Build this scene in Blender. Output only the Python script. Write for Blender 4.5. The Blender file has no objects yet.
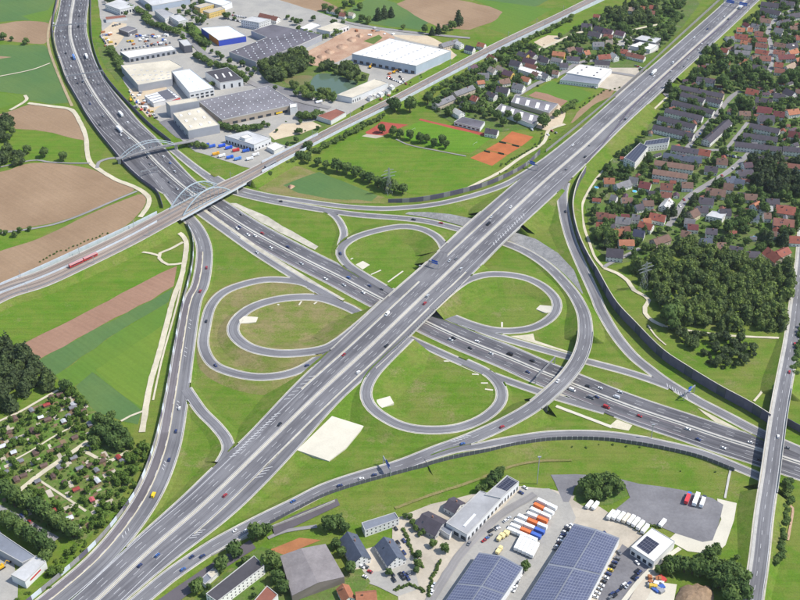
import bpy, math, random
import numpy as np
from mathutils import Vector
random.seed(7); RNG = np.random.default_rng(7)
SC = bpy.context.scene
COL = SC.collection
# ------------------------------------------------------------------ camera, sky, sun, exposure
F_PX, PITCH, HCAM, YCAM = 1142.0, math.radians(35.0), 573.0, -815.0
cd = bpy.data.cameras.new('camera'); cam = bpy.data.objects.new('camera', cd); COL.objects.link(cam)
cam.location = (0, YCAM, HCAM); cam.rotation_euler = (math.pi/2 - PITCH, 0, 0)
cd.sensor_fit = 'HORIZONTAL'; cd.sensor_width = 36; cd.lens = F_PX/800*36; cd.clip_start = 5; cd.clip_end = 30000
SC.camera = cam
SUN_DIR = Vector((1.0, -0.06, 0.0)).normalized()      # horizontal direction towards the sun
SUN_EL = math.radians(53)
w = bpy.data.worlds.new('World'); SC.world = w; w.use_nodes = True
nt = w.node_tree; bg = nt.nodes['Background']
sky = nt.nodes.new('ShaderNodeTexSky'); sky.sky_type = 'NISHITA'; sky.sun_disc = False
sky.sun_elevation = SUN_EL; sky.sun_rotation = math.atan2(SUN_DIR.x, SUN_DIR.y)
sky.altitude = 300; sky.air_density = 1.0; sky.dust_density = 1.0
nt.links.new(sky.outputs[0], bg.inputs[0]); bg.inputs[1].default_value = 0.15
sl = bpy.data.lights.new('sun', 'SUN'); sl.energy = 4.0; sl.angle = math.radians(0.5); sl.color = (1, 0.955, 0.87)
so = bpy.data.objects.new('sun', sl); COL.objects.link(so)
sv = Vector((SUN_DIR.x*math.cos(SUN_EL), SUN_DIR.y*math.cos(SUN_EL), math.sin(SUN_EL)))
so.rotation_euler = (-sv).to_track_quat('-Z', 'Y').to_euler(); so.location = (0, 0, 900)
SC.view_settings.view_transform = 'Standard'; SC.view_settings.look = 'None'
SC.view_settings.gamma = 1; SC.view_settings.use_curve_mapping = False; SC.view_settings.exposure = 0.40
SC.cycles.max_bounces = 5; SC.cycles.transparent_max_bounces = 6

# ------------------------------------------------------------------ survey: a point of the photograph carried down to height z of the terrain
CP, SP = math.cos(PITCH), math.sin(PITCH)
def G(px, py, z=0.0):
    u = (px-400)/F_PX; v = (300-py)/F_PX
    dz = -SP+v*CP; t = (HCAM-z)/(-dz)
    return np.array((u*t, YCAM+(CP+v*SP)*t, z))
def PX(p):
    x, y, z = p[0], p[1]-YCAM, p[2]-HCAM
    d = y*CP-z*SP
    return 400+F_PX*x/d, 300-F_PX*(y*SP+z*CP)/d

# ------------------------------------------------------------------ object helpers
REG = []     # top-level things whose labels are made unique at the end
def link(o, parent=None):
    COL.objects.link(o)
    if parent is not None: o.parent = parent
    return o
def mk(name, V, Fc, mats, parent=None, fm=None, uv=None, smooth=False, attr=None):
    me = bpy.data.meshes.new(name)
    me.from_pydata([tuple(map(float, v)) for v in V], [], [tuple(map(int, f)) for f in Fc])
    if not isinstance(mats, (list, tuple)): mats = [mats]
    for m in mats: me.materials.append(m)
    if fm is not None: me.polygons.foreach_set('material_index', np.array(fm, dtype=np.int32))
    if uv is not None:
        l = me.uv_layers.new(name='UVMap'); l.data.foreach_set('uv', np.array(uv, dtype=np.float32).ravel())
    if attr is not None:
        a = me.attributes.new('tint', 'FLOAT', 'POINT'); a.data.foreach_set('value', np.array(attr, dtype=np.float32))
    if smooth: me.polygons.foreach_set('use_smooth', np.ones(len(me.polygons), dtype=bool))
    me.update()
    return link(bpy.data.objects.new(name, me), parent)
def mk_np(name, V, T, mat, attr=None, parent=None):
    """fast mesh of triangles from numpy arrays"""
    me = bpy.data.meshes.new(name); n = len(T)
    me.vertices.add(len(V)); me.vertices.foreach_set('co', np.asarray(V, np.float32).ravel())
    me.loops.add(3*n); me.loops.foreach_set('vertex_index', np.asarray(T, np.int32).ravel())
    me.polygons.add(n); me.polygons.foreach_set('loop_start', np.arange(0, 3*n, 3, dtype=np.int32))
    me.update(calc_edges=True); me.validate()
    if attr is not None:
        a = me.attributes.new('tint', 'FLOAT', 'POINT'); a.data.foreach_set('value', np.asarray(attr, np.float32))
    me.materials.append(mat)
    return link(bpy.data.objects.new(name, me), parent)
def inst(src, parent=None, loc=None, rz=None, sc=None):
    o = src.copy(); link(o, parent)
    if loc is not None: o.location = loc
    if rz is not None: o.rotation_euler = (0, 0, rz)
    if sc is not None: o.scale = sc if hasattr(sc, '__len__') else (sc,)*3
    return o
def tag(o, label, cat, group=None, pos=None):
    o['label'] = label; o['category'] = cat
    if group: o['group'] = group
    REG.append((o, pos)); return o
def empty(name, loc, rz=0):
    o = bpy.data.objects.new(name, None); o.empty_display_size = 0.5; link(o)
    o.location = tuple(map(float, loc)); o.rotation_euler = (0, 0, rz); return o
def struct(o, label=None, kind='structure'):
    o['kind'] = kind
    if label: o['label'] = label; o['category'] = o.name.split('.')[0].replace('_', ' ')
    REG.append((o, None)) if label else None
    return o
class MB:
    """collects faces of one mesh"""
    def __init__(s): s.v = []; s.f = []; s.m = []; s.uv = []
    def face(s, pts, m=0, uv=None):
        b = len(s.v); s.v += [tuple(p) for p in pts]; s.f.append(tuple(range(b, b+len(pts)))); s.m.append(m)
        s.uv += uv if uv else [(0, 0)]*len(pts)
    def box(s, x0, x1, y0, y1, z0, z1, m=0):
        c = [(x0,y0,z0),(x1,y0,z0),(x1,y1,z0),(x0,y1,z0),(x0,y0,z1),(x1,y0,z1),(x1,y1,z1),(x0,y1,z1)]
        for q in ((0,3,2,1),(4,5,6,7),(0,1,5,4),(1,2,6,5),(2,3,7,6),(3,0,4,7)): s.face([c[i] for i in q], m)
    def bar(s, a, b, r, m=0, n=4):
        a = Vector(a); b = Vector(b); d = (b-a)
        if d.length < 1e-6: return
        q = d.to_track_quat('Z', 'Y'); R = []
        for k in range(n):
            t = 2*math.pi*(k+.5)/n; R.append(q @ Vector((r*math.cos(t), r*math.sin(t), 0)))
        for k in range(n):
            k2 = (k+1) % n; s.face([a+R[k], a+R[k2], b+R[k2], b+R[k]], m)
        s.face([b+r_ for r_ in R], m)
    def prism(s, pts, z0, z1, m=0, mt=None):
        n = len(pts); mt = m if mt is None else mt
        for i in range(n):
            a, b = pts[i], pts[(i+1) % n]
            L = math.hypot(b[0]-a[0], b[1]-a[1])
            s.face([(a[0],a[1],z0),(b[0],b[1],z0),(b[0],b[1],z1),(a[0],a[1],z1)], m, [(0,z0),(L,z0),(L,z1),(0,z1)])
        s.face([(p[0],p[1],z1) for p in pts], mt)
    def build(s, name, mats, parent=None, smooth=False):
        return mk(name, s.v, s.f, mats, parent, s.m, s.uv, smooth)

# ------------------------------------------------------------------ materials
def lin(c):   # sRGB 0-255 -> linear
    return tuple(((x/255)/12.92 if x/255 < .04045 else ((x/255+.055)/1.055)**2.4) for x in c)
MATS = {}
def node_mat(name):
    m = bpy.data.materials.new(name); m.use_nodes = True
    t = m.node_tree; b = t.nodes['Principled BSDF']; b.inputs['Specular IOR Level'].default_value = 0.25
    return m, t, b
def noise(t, co, scale, detail=3, rough=.55):
    n = t.nodes.new('ShaderNodeTexNoise'); n.inputs['Scale'].default_value = scale
    n.inputs['Detail'].default_value = detail; n.inputs['Roughness'].default_value = rough
    t.links.new(co, n.inputs['Vector']); return n.outputs['Fac']
def ramp(t, fac, stops):
    r = t.nodes.new('ShaderNodeValToRGB'); e = r.color_ramp.elements
    while len(e) < len(stops): e.new(.5)
    for k, (p, c) in enumerate(stops): e[k].position = p; e[k].color = (*c, 1)
    t.links.new(fac, r.inputs[0]); return r.outputs[0]
def mix(t, fac, a, b, mode='MIX'):
    n = t.nodes.new('ShaderNodeMix'); n.data_type = 'RGBA'; n.blend_type = mode
    for s, v in ((n.inputs[0], fac), (n.inputs[6], a), (n.inputs[7], b)):
        if isinstance(v, (int, float)): s.default_value = v
        elif isinstance(v, tuple): s.default_value = (*v, 1)
        else: t.links.new(v, s)
    return n.outputs[2]
def math_n(t, op, a, b=None, c=None):
    n = t.nodes.new('ShaderNodeMath'); n.operation = op
    for i, v in enumerate((a, b, c)):
        if v is None: continue
        if isinstance(v, (int, float)): n.inputs[i].default_value = v
        else: t.links.new(v, n.inputs[i])
    return n.outputs[0]
def sc3(c, k): return tuple(min(1, x*k) for x in c)
def surf(name, c, var=.25, scales=(.008, .06, .7), rough=.9, c2=None, c2amt=.5, bump=0.0, spec=.2, fine=.5):
    """matte ground/wall colour with three sizes of natural variation; c2: second colour in large patches"""
    if name in MATS: return MATS[name]
    m, t, b = node_mat(name); co = t.nodes.new('ShaderNodeTexCoord').outputs['Object']
    n1 = noise(t, co, scales[0], 4); n2 = noise(t, co, scales[1], 4, .6); n3 = noise(t, co, scales[2], 3, .7)
    c2 = c2 or sc3(c, 1-var)
    f = math_n(t, 'MULTIPLY_ADD', n2, .55, math_n(t, 'MULTIPLY', n1, .45))
    base = ramp(t, f, [(.5-.13/max(c2amt, .1)*.5, c2), (.5+.13/max(c2amt, .1)*.5, c)])
    lo, hi = 1-var*fine, 1+var*fine
    g = ramp(t, n3, [(.3, (lo,)*3), (.7, (min(hi, 1),)*3)])
    t.links.new(mix(t, 1.0, base, g, 'MULTIPLY'), b.inputs['Base Color'])
    b.inputs['Roughness'].default_value = rough; b.inputs['Specular IOR Level'].default_value = spec
    if bump:
        bn = t.nodes.new('ShaderNodeBump'); bn.inputs['Strength'].default_value = bump; bn.inputs['Distance'].default_value = .6
        t.links.new(n3, bn.inputs['Height']); t.links.new(bn.outputs[0], b.inputs['Normal'])
    MATS[name] = m; return m
def furrow(name, c, c2, ang, per=2.2, amt=.09, patch=.012):
    """field with cultivation lines at a compass angle"""
    if name in MATS: return MATS[name]
    m, t, b = node_mat(name); tc = t.nodes.new('ShaderNodeTexCoord').outputs['Object']
    mp = t.nodes.new('ShaderNodeMapping'); mp.inputs['Rotation'].default_value = (0, 0, ang); t.links.new(tc, mp.inputs[0])
    st = t.nodes.new('ShaderNodeMapping'); st.inputs['Scale'].default_value = (.004, 1.0/per, 1); t.links.new(mp.outputs[0], st.inputs[0])
    n0 = noise(t, st.outputs[0], 1.0, 2); n1 = noise(t, tc, patch, 5, .6); n2 = noise(t, tc, .35, 3, .7)
    base = ramp(t, n1, [(.35, c2), (.65, c)])
    g = ramp(t, n0, [(.35, (1-amt,)*3), (.65, (1.0,)*3)]); h = ramp(t, n2, [(.3, (.86,)*3), (.7, (1.,)*3)])
    t.links.new(mix(t, 1., mix(t, 1., base, g, 'MULTIPLY'), h, 'MULTIPLY'), b.inputs['Base Color'])
    b.inputs['Roughness'].default_value = .95; b.inputs['Specular IOR Level'].default_value = .1
    MATS[name] = m; return m
def plain(name, c, rough=.6, metal=0, spec=.3, var=.12, sc=.6):
    if name in MATS: return MATS[name]
    m, t, b = node_mat(name); co = t.nodes.new('ShaderNodeTexCoord').outputs['Object']
    n = noise(t, co, sc, 4, .65); t.links.new(ramp(t, n, [(.3, sc3(c, 1-var)), (.7, c)]), b.inputs['Base Color'])
    b.inputs['Roughness'].default_value = rough; b.inputs['Metallic'].default_value = metal; b.inputs['Specular IOR Level'].default_value = spec
    MATS[name] = m; return m
def asphalt(name, c, c2, streak=.1):
    m, t, b = node_mat(name); co = t.nodes.new('ShaderNodeTexCoord').outputs['UV']
    ob = t.nodes.new('ShaderNodeTexCoord').outputs['Object']
    mp = t.nodes.new('ShaderNodeMapping'); mp.inputs['Scale'].default_value = (.9, .010, 1); t.links.new(co, mp.inputs[0])
    n0 = noise(t, mp.outputs[0], 1.0, 4, .6); n1 = noise(t, ob, .03, 4); n2 = noise(t, ob, .9, 3, .7)
    base = ramp(t, math_n(t, 'MULTIPLY_ADD', n0, .6, math_n(t, 'MULTIPLY', n1, .4)), [(.42, c2), (.58, c)])
    g = ramp(t, n2, [(.3, (1-streak,)*3), (.7, (1.,)*3)])
    sn = t.nodes.new('ShaderNodeVectorMath'); sn.operation = 'SNAP'; sn.inputs[1].default_value = (5, 85, 1); t.links.new(co, sn.inputs[0])   # slabs laid at different times
    wn = t.nodes.new('ShaderNodeTexWhiteNoise'); wn.noise_dimensions = '2D'; t.links.new(sn.outputs[0], wn.inputs[0])
    base = mix(t, 1., base, ramp(t, wn.outputs['Value'], [(.0, (.80,)*3), (.25, (.93,)*3), (1., (1.,)*3)]), 'MULTIPLY')
    t.links.new(mix(t, 1., base, g, 'MULTIPLY'), b.inputs['Base Color']); b.inputs['Roughness'].default_value = .85
    b.inputs['Specular IOR Level'].default_value = .2
    MATS[name] = m; return m
def wall_mat(name, c, glass=(.03, .035, .045), pu=3.3, pv=2.8):
    """plaster with rows of small far-off windows (UV in metres)"""
    if name in MATS: return MATS[name]
    m, t, b = node_mat(name); tc = t.nodes.new('ShaderNodeTexCoord')
    sx = t.nodes.new('ShaderNodeSeparateXYZ'); t.links.new(tc.outputs['UV'], sx.inputs[0])
    def band(v, p, lo, hi):
        f = math_n(t, 'FRACT', math_n(t, 'DIVIDE', v, p))
        return math_n(t, 'MULTIPLY', math_n(t, 'GREATER_THAN', f, lo), math_n(t, 'LESS_THAN', f, hi))
    f = math_n(t, 'MULTIPLY', band(sx.outputs[0], pu, .36, .66), band(sx.outputs[1], pv, .38, .76))
    n = noise(t, tc.outputs['Object'], .5, 3)
    pl = ramp(t, n, [(.3, sc3(c, .86)), (.7, c)])
    t.links.new(mix(t, f, pl, glass), b.inputs['Base Color']); b.inputs['Roughness'].default_value = .8
    MATS[name] = m; return m
def roof_mat(name, c):
    """pantile or slate courses with weathering"""
    if name in MATS: return MATS[name]
    m, t, b = node_mat(name); tc = t.nodes.new('ShaderNodeTexCoord'); oi = t.nodes.new('ShaderNodeObjectInfo')
    mp = t.nodes.new('ShaderNodeMapping'); mp.inputs['Scale'].default_value = (.35, 2.2, 1); t.links.new(tc.outputs['UV'], mp.inputs[0])
    n0 = noise(t, mp.outputs[0], 1., 3, .7); n1 = noise(t, tc.outputs['Object'], .25, 4, .6)
    base = ramp(t, math_n(t, 'MULTIPLY_ADD', n0, .4, math_n(t, 'MULTIPLY', n1, .6)), [(.35, sc3(c, .62)), (.65, c)])
    v = ramp(t, oi.outputs['Random'], [(0, (.72,)*3), (1, (1.,)*3)])
    t.links.new(mix(t, 1., base, v, 'MULTIPLY'), b.inputs['Base Color']); b.inputs['Roughness'].default_value = .75
    MATS[name] = m; return m
def grid_mat(name, c, cl, pu, pv, wl=.08, rough=.3, spec=.5, metal=0):
    """panels with joints, UV in metres"""
    if name in MATS: return MATS[name]
    m, t, b = node_mat(name); tc = t.nodes.new('ShaderNodeTexCoord')
    sx = t.nodes.new('ShaderNodeSeparateXYZ'); t.links.new(tc.outputs['UV'], sx.inputs[0])
    fu = math_n(t, 'LESS_THAN', math_n(t, 'FRACT', math_n(t, 'DIVIDE', sx.outputs[0], pu)), wl)
    fv = math_n(t, 'LESS_THAN', math_n(t, 'FRACT', math_n(t, 'DIVIDE', sx.outputs[1], pv)), wl)
    f = math_n(t, 'MAXIMUM', fu, fv); n = noise(t, tc.outputs['Object'], .15, 4)
    pl = ramp(t, n, [(.3, sc3(c, .75)), (.7, c)])
    t.links.new(mix(t, f, pl, cl), b.inputs['Base Color']); b.inputs['Roughness'].default_value = rough
    b.inputs['Specular IOR Level'].default_value = spec; b.inputs['Metallic'].default_value = metal
    MATS[name] = m; return m
def leaf_mat(name, ca, cb, cc):
    if name in MATS: return MATS[name]
    m, t, b = node_mat(name); oi = t.nodes.new('ShaderNodeObjectInfo')
    at = t.nodes.new('ShaderNodeAttribute'); at.attribute_name = 'tint'
    f = math_n(t, 'ADD', math_n(t, 'MULTIPLY', at.outputs['Fac'], .55), math_n(t, 'MULTIPLY', oi.outputs['Random'], .45))
    t.links.new(ramp(t, f, [(.1, ca), (.5, cb), (.9, cc)]), b.inputs['Base Color'])
    b.inputs['Roughness'].default_value = .7; b.inputs['Specular IOR Level'].default_value = .15
    tr = t.nodes.new('ShaderNodeBsdfTranslucent'); ms = t.nodes.new('ShaderNodeMixShader'); ms.inputs[0].default_value = .35
    t.links.new(b.inputs['Base Color'].links[0].from_socket, tr.inputs[0]); t.links.new(b.outputs[0], ms.inputs[1]); t.links.new(tr.outputs[0], ms.inputs[2])
    t.links.new(ms.outputs[0], t.nodes['Material Output'].inputs[0])
    MATS[name] = m; return m
def objcol_mat(name, rough=.35, spec=.5):
    m, t, b = node_mat(name); oi = t.nodes.new('ShaderNodeObjectInfo')
    t.links.new(oi.outputs['Color'], b.inputs['Base Color']); b.inputs['Roughness'].default_value = rough
    b.inputs['Specular IOR Level'].default_value = spec; MATS[name] = m; return m
def grass_mat(name, c, c2, dry=.62, drycol=(.245, .215, .105), s=1.0, weeds=.60):
    """turf: two greens in patches, worn dry spots, dark tufts, faint mowing lanes"""
    m, t, b = node_mat(name); co = t.nodes.new('ShaderNodeTexCoord').outputs['Object']
    n1 = noise(t, co, .014*s, 6, .62); n2 = noise(t, co, .085*s, 5, .65); n3 = noise(t, co, .75, 4, .75); n4 = noise(t, co, .033*s, 6, .7)
    mp = t.nodes.new('ShaderNodeMapping'); mp.inputs['Rotation'].default_value = (0, 0, .65); mp.inputs['Scale'].default_value = (.012, .28, 1); t.links.new(co, mp.inputs[0])
    n5 = noise(t, mp.outputs[0], 1.0, 2)
    f = math_n(t, 'MULTIPLY_ADD', n2, .5, math_n(t, 'MULTIPLY', n1, .5))
    base = ramp(t, f, [(.42, c), (.58, c2)])
    dm = ramp(t, math_n(t, 'MULTIPLY_ADD', n3, .25, math_n(t, 'MULTIPLY', n4, .75)), [(dry-.05, (0,)*3), (dry+.06, (.8,)*3)])
    base = mix(t, dm, base, drycol)
    wd = ramp(t, math_n(t, 'MULTIPLY_ADD', n2, .45, math_n(t, 'MULTIPLY', n3, .55)), [(weeds-.02, (0,)*3), (weeds+.06, (.65,)*3)])
    base = mix(t, wd, base, sc3(c, .5))
    base = mix(t, 1., base, ramp(t, n3, [(.28, (.70,)*3), (.62, (1.,)*3)]), 'MULTIPLY')
    base = mix(t, 1., base, ramp(t, n5, [(.38, (.88,)*3), (.6, (1.,)*3)]), 'MULTIPLY')
    t.links.new(base, b.inputs['Base Color']); b.inputs['Roughness'].default_value = .95; b.inputs['Specular IOR Level'].default_value = .05
    bn = t.nodes.new('ShaderNodeBump'); bn.inputs['Strength'].default_value = .5; bn.inputs['Distance'].default_value = .6; t.links.new(n3, bn.inputs['Height']); t.links.new(bn.outputs[0], b.inputs['Normal'])
    MATS[name] = m; return m
M_grass = grass_mat('grass', (.108, .200, .020), (.178, .215, .044), .60, (.240, .210, .095))
M_bank = grass_mat('bank_grass', (.110, .200, .021), (.178, .215, .046), .60, (.240, .210, .095))
M_dry = grass_mat('dry_grass', (.145, .205, .032), (.215, .212, .068), .50, (.275, .222, .108))
M_lush = grass_mat('lush_grass', (.104, .212, .019), (.160, .225, .034), .64)
M_pitch = grass_mat('pitch_grass', (.112, .248, .020), (.140, .255, .028), .74, weeds=.66)
M_lawn = grass_mat('garden_lawn', (.10, .185, .032), (.14, .175, .055), .58, s=2.)
M_fgreen = furrow('crop_green', (.085, .165, .055), (.115, .185, .055), .75)
M_fyel = furrow('meadow_yellow', (.155, .225, .032), (.125, .215, .030), .75)
M_fgreen2 = furrow('crop_green_light', (.10, .20, .03), (.125, .205, .03), .75)
M_fbrown = furrow('ploughed_soil', (.345, .238, .150), (.270, .180, .110), .72)
M_fbrown2 = furrow('ploughed_red_soil', (.34, .205, .14), (.285, .165, .112), .62)
M_dirt = surf('bare_dirt', (.52, .36, .25), .4, (.02, .07, .6), .95, c2=(.36, .21, .14), bump=.5)
M_sand = surf('sand', (.60, .50, .36), .3, (.02, .08, .6), .95, c2=(.50, .40, .28))
M_path = surf('pale_gravel_path', (.62, .56, .42), .25, (.02, .1, .8), .95)
M_verge = surf('verge_gravel', (.58, .54, .44), .35, (.03, .15, .9), .95)
M_rubble = surf('rubble_bank', (.38, .37, .36), .6, (.05, .3, .9), .95, c2=(.22, .22, .22), bump=.6)
M_yard = surf('yard_concrete', (.40, .38, .34), .3, (.02, .06, .5), .9, c2=(.31, .30, .28))
M_lot = surf('old_asphalt_lot', (.225, .22, .23), .4, (.015, .06, .5), .9, c2=(.165, .16, .17))
M_beige = surf('beige_paving', (.52, .46, .37), .25, (.02, .08, .6), .9)
M_white = surf('white_concrete', (.60, .56, .46), .12, (.03, .1, .8), .9)
M_asph = asphalt('asphalt_motorway', (.150, .147, .158), (.082, .080, .090))
M_asph2 = asphalt('asphalt_pale_motorway', (.205, .201, .212), (.122, .119, .130))
M_ramp = asphalt('asphalt_ramp', (.225, .222, .231), (.138, .135, .145))
M_brown = asphalt('asphalt_brown_lane', (.185, .168, .178), (.135, .120, .130))
M_street = asphalt('asphalt_street', (.30, .285, .28), (.23, .22, .215))
M_mark = plain('road_paint', (.66, .66, .66), .8, var=.3)
M_conc = surf('concrete', (.52, .50, .46), .25, (.03, .2, 1.2), .85)
M_concd = surf('dark_concrete', (.30, .29, .29), .25, (.03, .2, 1.2), .85)
M_steel = plain('galvanised_steel', (.40, .41, .43), .45, .4)
M_pale = plain('pale_blue_wall', (.58, .63, .68), .6, var=.2, sc=.15)
M_dglass = plain('tinted_panel', (.075, .08, .11), .25, spec=.5)
M_dwall = plain('violet_grey_wall', (.135, .122, .168), .8, var=.25, sc=.2)
M_tyre = plain('rubber', (.02, .02, .02), .8)
M_glass = plain('window_glass', (.03, .04, .055), .12, spec=.6)
M_wood = plain('bark', (.10, .075, .05), .9)
# ------------------------------------------------------------------ ground and sheets
def smooth_closed(P, n=4, jit=0):
    P = np.array(P); m = len(P); out = []
    for i in range(m):
        p0, p1, p2, p3 = P[i-1], P[i], P[(i+1) % m], P[(i+2) % m]
        for k in range(n):
            t = k/n; out.append(.5*((2*p1)+(-p0+p2)*t+(2*p0-5*p1+4*p2-p3)*t*t+(-p0+3*p1-3*p2+p3)*t**3))
    out = np.array(out)
    if jit: out[:, :2] += RNG.normal(0, jit, (len(out), 2))
    return out
def rough_edge(P, step=12, jit=.8):
    out = []
    for i in range(len(P)):
        a, b = np.array(P[i]), np.array(P[(i+1) % len(P)]); n = max(1, int(np.linalg.norm(b-a)/step))
        for k in range(n):
            q = a+(b-a)*k/n; q[:2] += RNG.normal(0, jit, 2); out.append(q)
    return out
gs = 1850
ground = mk('ground', [(-1850,-980,0),(1850,-980,0),(1850,2580,0),(-1850,2580,0)], [(0,1,2,3)], M_grass)
struct(ground, 'wide green grassland under the whole interchange')
SHEET = [0]
def sheet(name, px, mat, label, smooth=False, jit=.6):
    SHEET[0] += 1; z = .02+.0035*SHEET[0]
    P = [G(x, y, 0) for x, y in px]
    P = smooth_closed(P, 4, jit) if smooth else rough_edge(P, 12, jit)
    P = [(p[0], p[1], z) for p in P]
    # keep the face pointing up
    a = sum(P[i-1][0]*P[i][1]-P[i][0]*P[i-1][1] for i in range(len(P)))
    if a < 0: P = P[::-1]
    o = mk(name, P, [tuple(range(len(P)))], mat); struct(o, label); return o
S = sheet
# far and left-hand farmland
S('field', [(-40,-30),(58,-30),(56,0),(51,22),(22,20),(-20,24)], M_fgreen, 'dark green crop field in the top left corner')
S('field', [(22,16),(48,10),(56,-2),(52,20),(36,23)], M_fgreen2, 'bright green wedge of grass beside the top left field track')
S('field', [(-20,24),(0,24),(22,21),(50,24),(47,42),(27,43),(-20,36)], M_fbrown, 'small brown ploughed field near the top left corner', True, .3)
S('field', [(-20,45),(46,45),(55,65),(69,103),(50,104),(30,100),(25,94),(-20,90)], M_fgreen, 'bluish green crop field left of the curving motorway')
S('field', [(-20,91),(24,95),(23,102),(-20,114)], M_fgreen2, 'narrow bright green field at the left edge')
S('field', [(-20,55),(12,57),(-20,62)], M_fbrown, 'thin brown soil strip at the left edge')
S('field', [(-20,120),(8,112),(32,104),(50,106),(72,111),(84,137),(82,140),(42,131),(15,129),(-20,130)], M_fbrown, 'brown ploughed field inside the bend of the pale track', True, .3)
S('meadow', [(-20,131),(15,130),(42,132),(82,141),(80,155),(85,162),(66,163),(32,161),(-20,170)], M_lush, 'lush green meadow between two brown fields')
S('field', [(-40,176),(0,172),(32,163),(70,165),(100,172),(133,187),(120,197),(70,218),(35,226),(-40,234)], M_fbrown, 'largest brown ploughed field at the left edge', True, .3)
S('field', [(-40,268),(0,251),(40,238),(90,214),(137,195),(146,198),(142,209),(125,226),(80,249),(30,271),(-40,303)], M_fbrown, 'long brown ploughed field beside the railway', True, .3)
S('meadow', [(-20,235),(35,228),(62,222),(40,237),(-20,258)], M_lush, 'thin green strip between the two brown fields')
S('meadow', [(-40,330),(0,308),(60,285),(130,252),(160,264),(176,266),(110,300),(14,348),(-40,372)], M_lush, 'green meadow below the railway embankment')
S('field', [(14,349),(60,325),(110,300),(145,281),(177,266),(174,286),(150,300),(90,331),(36,361)], M_fbrown2, 'reddish brown ploughed strip below the railway')
S('field', [(37,361),(90,332),(150,301),(173,288),(168,302),(120,331),(56,375)], M_fgreen, 'dark green crop strip beside the reddish ploughed strip')
S('field', [(56,375),(120,331),(168,303),(160,345),(150,382),(140,420),(95,374),(75,386),(62,388)], M_fgreen2, 'bright green field beside the white gravel track')
S('field', [(96,370),(130,348),(162,325),(150,380),(142,408),(118,392)], M_fyel, 'yellowish green meadow left of the white gravel track')
S('field', [(75,386),(93,372),(118,392),(142,410),(138,425),(122,421),(95,412)], M_fgreen, 'small bluish green field above the allotment gardens')
S('field', [(330,-30),(520,-30),(560,-6),(535,7),(470,-1),(420,-10)], M_fgreen, 'bluish green field at the top edge')
S('field', [(140,-40),(330,-30),(318,-2),(345,11),(300,18),(262,10),(228,-6)], M_fbrown, 'brown ploughed field at the top edge behind the factories')
S('field', [(300,14),(330,10),(346,14),(345,20),(322,22)], M_fgreen2, 'small green field beside the farmstead')
S('field', [(343,13),(372,-4),(420,10),(430,22),(420,30),(385,26),(348,21)], M_fgreen, 'green crop field right of the farmstead')
S('field', [(396,4),(420,-6),(470,2),(505,10),(497,20),(470,30),(440,28),(420,18)], M_fbrown, 'brown ploughed field at the top beside the railway')
S('field', [(470,-2),(545,8),(556,8),(545,12),(510,36),(488,28),(503,12)], M_fgreen2, 'green field left of the railway at the top')
S('field', [(525,95),(552,81),(585,90),(592,94),(577,104),(566,102)], M_fgreen2, 'small green field between terraced halls and motorway')
S('field', [(527,97),(536,91),(568,101),(561,107)], M_fbrown2, 'reddish brown patch beside the two grey halls')
S('field', [(569,123),(582,108),(604,90),(618,88),(600,106),(580,123)], M_fbrown, 'brown strip along the motorway noise wall')
S('field', [(556,27),(580,18),(590,26),(570,33),(545,43),(532,42)], M_lush, 'green field between railway and village')
S('field', [(-20,520),(0,530),(10,545),(20,600),(-20,620)], M_yard, 'concrete yard at the bottom left corner')
# sports ground
S('meadow', [(255,186),(287,166),(300,166),(345,186),(395,200),(398,204),(340,203),(265,193)], M_dry, 'rough meadow beside the railway bridge')
S('field', [(283,185),(318,172),(345,182),(378,196),(372,201),(330,199),(297,193)], M_fgreen, 'small dark green triangular field below the hedge')
S('meadow', [(312,160),(345,140),(365,132),(400,146),(460,156),(503,166),(480,182),(455,195),(410,194),(380,184),(340,168)], M_lush, 'bright green sports meadow in front of the courts')
S('pitch', [(405,128),(420,120.5),(492,137),(472,153),(440,150),(404,140)], M_pitch, 'bright green football pitch with red track edge')
S('running_track', [(418,120),(421,118.8),(494,135.5),(491,137.4)], surf('red_track', (.40, .085, .06), .25), 'red running track along the football pitch')
S('running_track', [(366,132),(382,122),(408,125),(394,131),(383,136),(368,135)], surf('red_track', (.40, .085, .06), .25), 'red all-weather court left of the football pitch')
M_clay = surf('clay_court', (.46, .145, .052), .25, (.02, .1, .8))
for k, (a, b, c, d) in enumerate([((470,158),(486,150),(507,155.5),(492,166)), ((486,149.5),(500,141.5),(521,147),(507.5,155)), ((500.5,141),(512,131.5),(533.5,137),(521.5,146.4))]):
    S('tennis_court', [a, b, c, d], M_clay, ['nearest orange clay tennis court beside the gravel path', 'middle orange clay tennis court', 'farthest orange clay tennis court beside the clubhouse'][k], jit=.1)
S('yard', [(366,134),(384,136),(376,139),(362,136)], M_beige, 'pale sandy corner beside the red court')
# industrial estate
S('yard', [(96,-12),(240,-12),(350,22),(428,36),(462,58),(420,74),(330,124),(290,150),(262,172),(196,152),(155,118),(126,85),(104,45)], M_yard, 'grey concrete ground of the industrial estate')
S('meadow', [(90,-5),(97,-5),(97,25),(102,44),(110,52),(118,60),(104,64),(92,40)], M_grass, 'grass strip right of the motorway at the top')
S('meadow', [(94,40),(112,49),(122,60),(128,72),(118,82),(104,66)], M_lawn, 'green bank beside the motorway and the pale factory')
S('meadow', [(180,148),(186,146),(205,160),(232,168),(258,172),(240,184),(215,176),(198,163)], M_grass, 'grass slope between the lorry yard and the slip road')
S('meadow', [(258,70),(300,50),(330,62),(370,74),(366,88),(335,98),(300,98),(268,82)], M_lawn, 'overgrown banks of the pond')
S('meadow', [(300,55),(322,45),(328,46),(308,62)], M_lawn, 'green strip behind the black roofed factory')
S('meadow', [(262,140),(290,127),(320,120),(345,116),(292,147)], M_lawn, 'green strip beside the railway noise wall')
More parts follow.
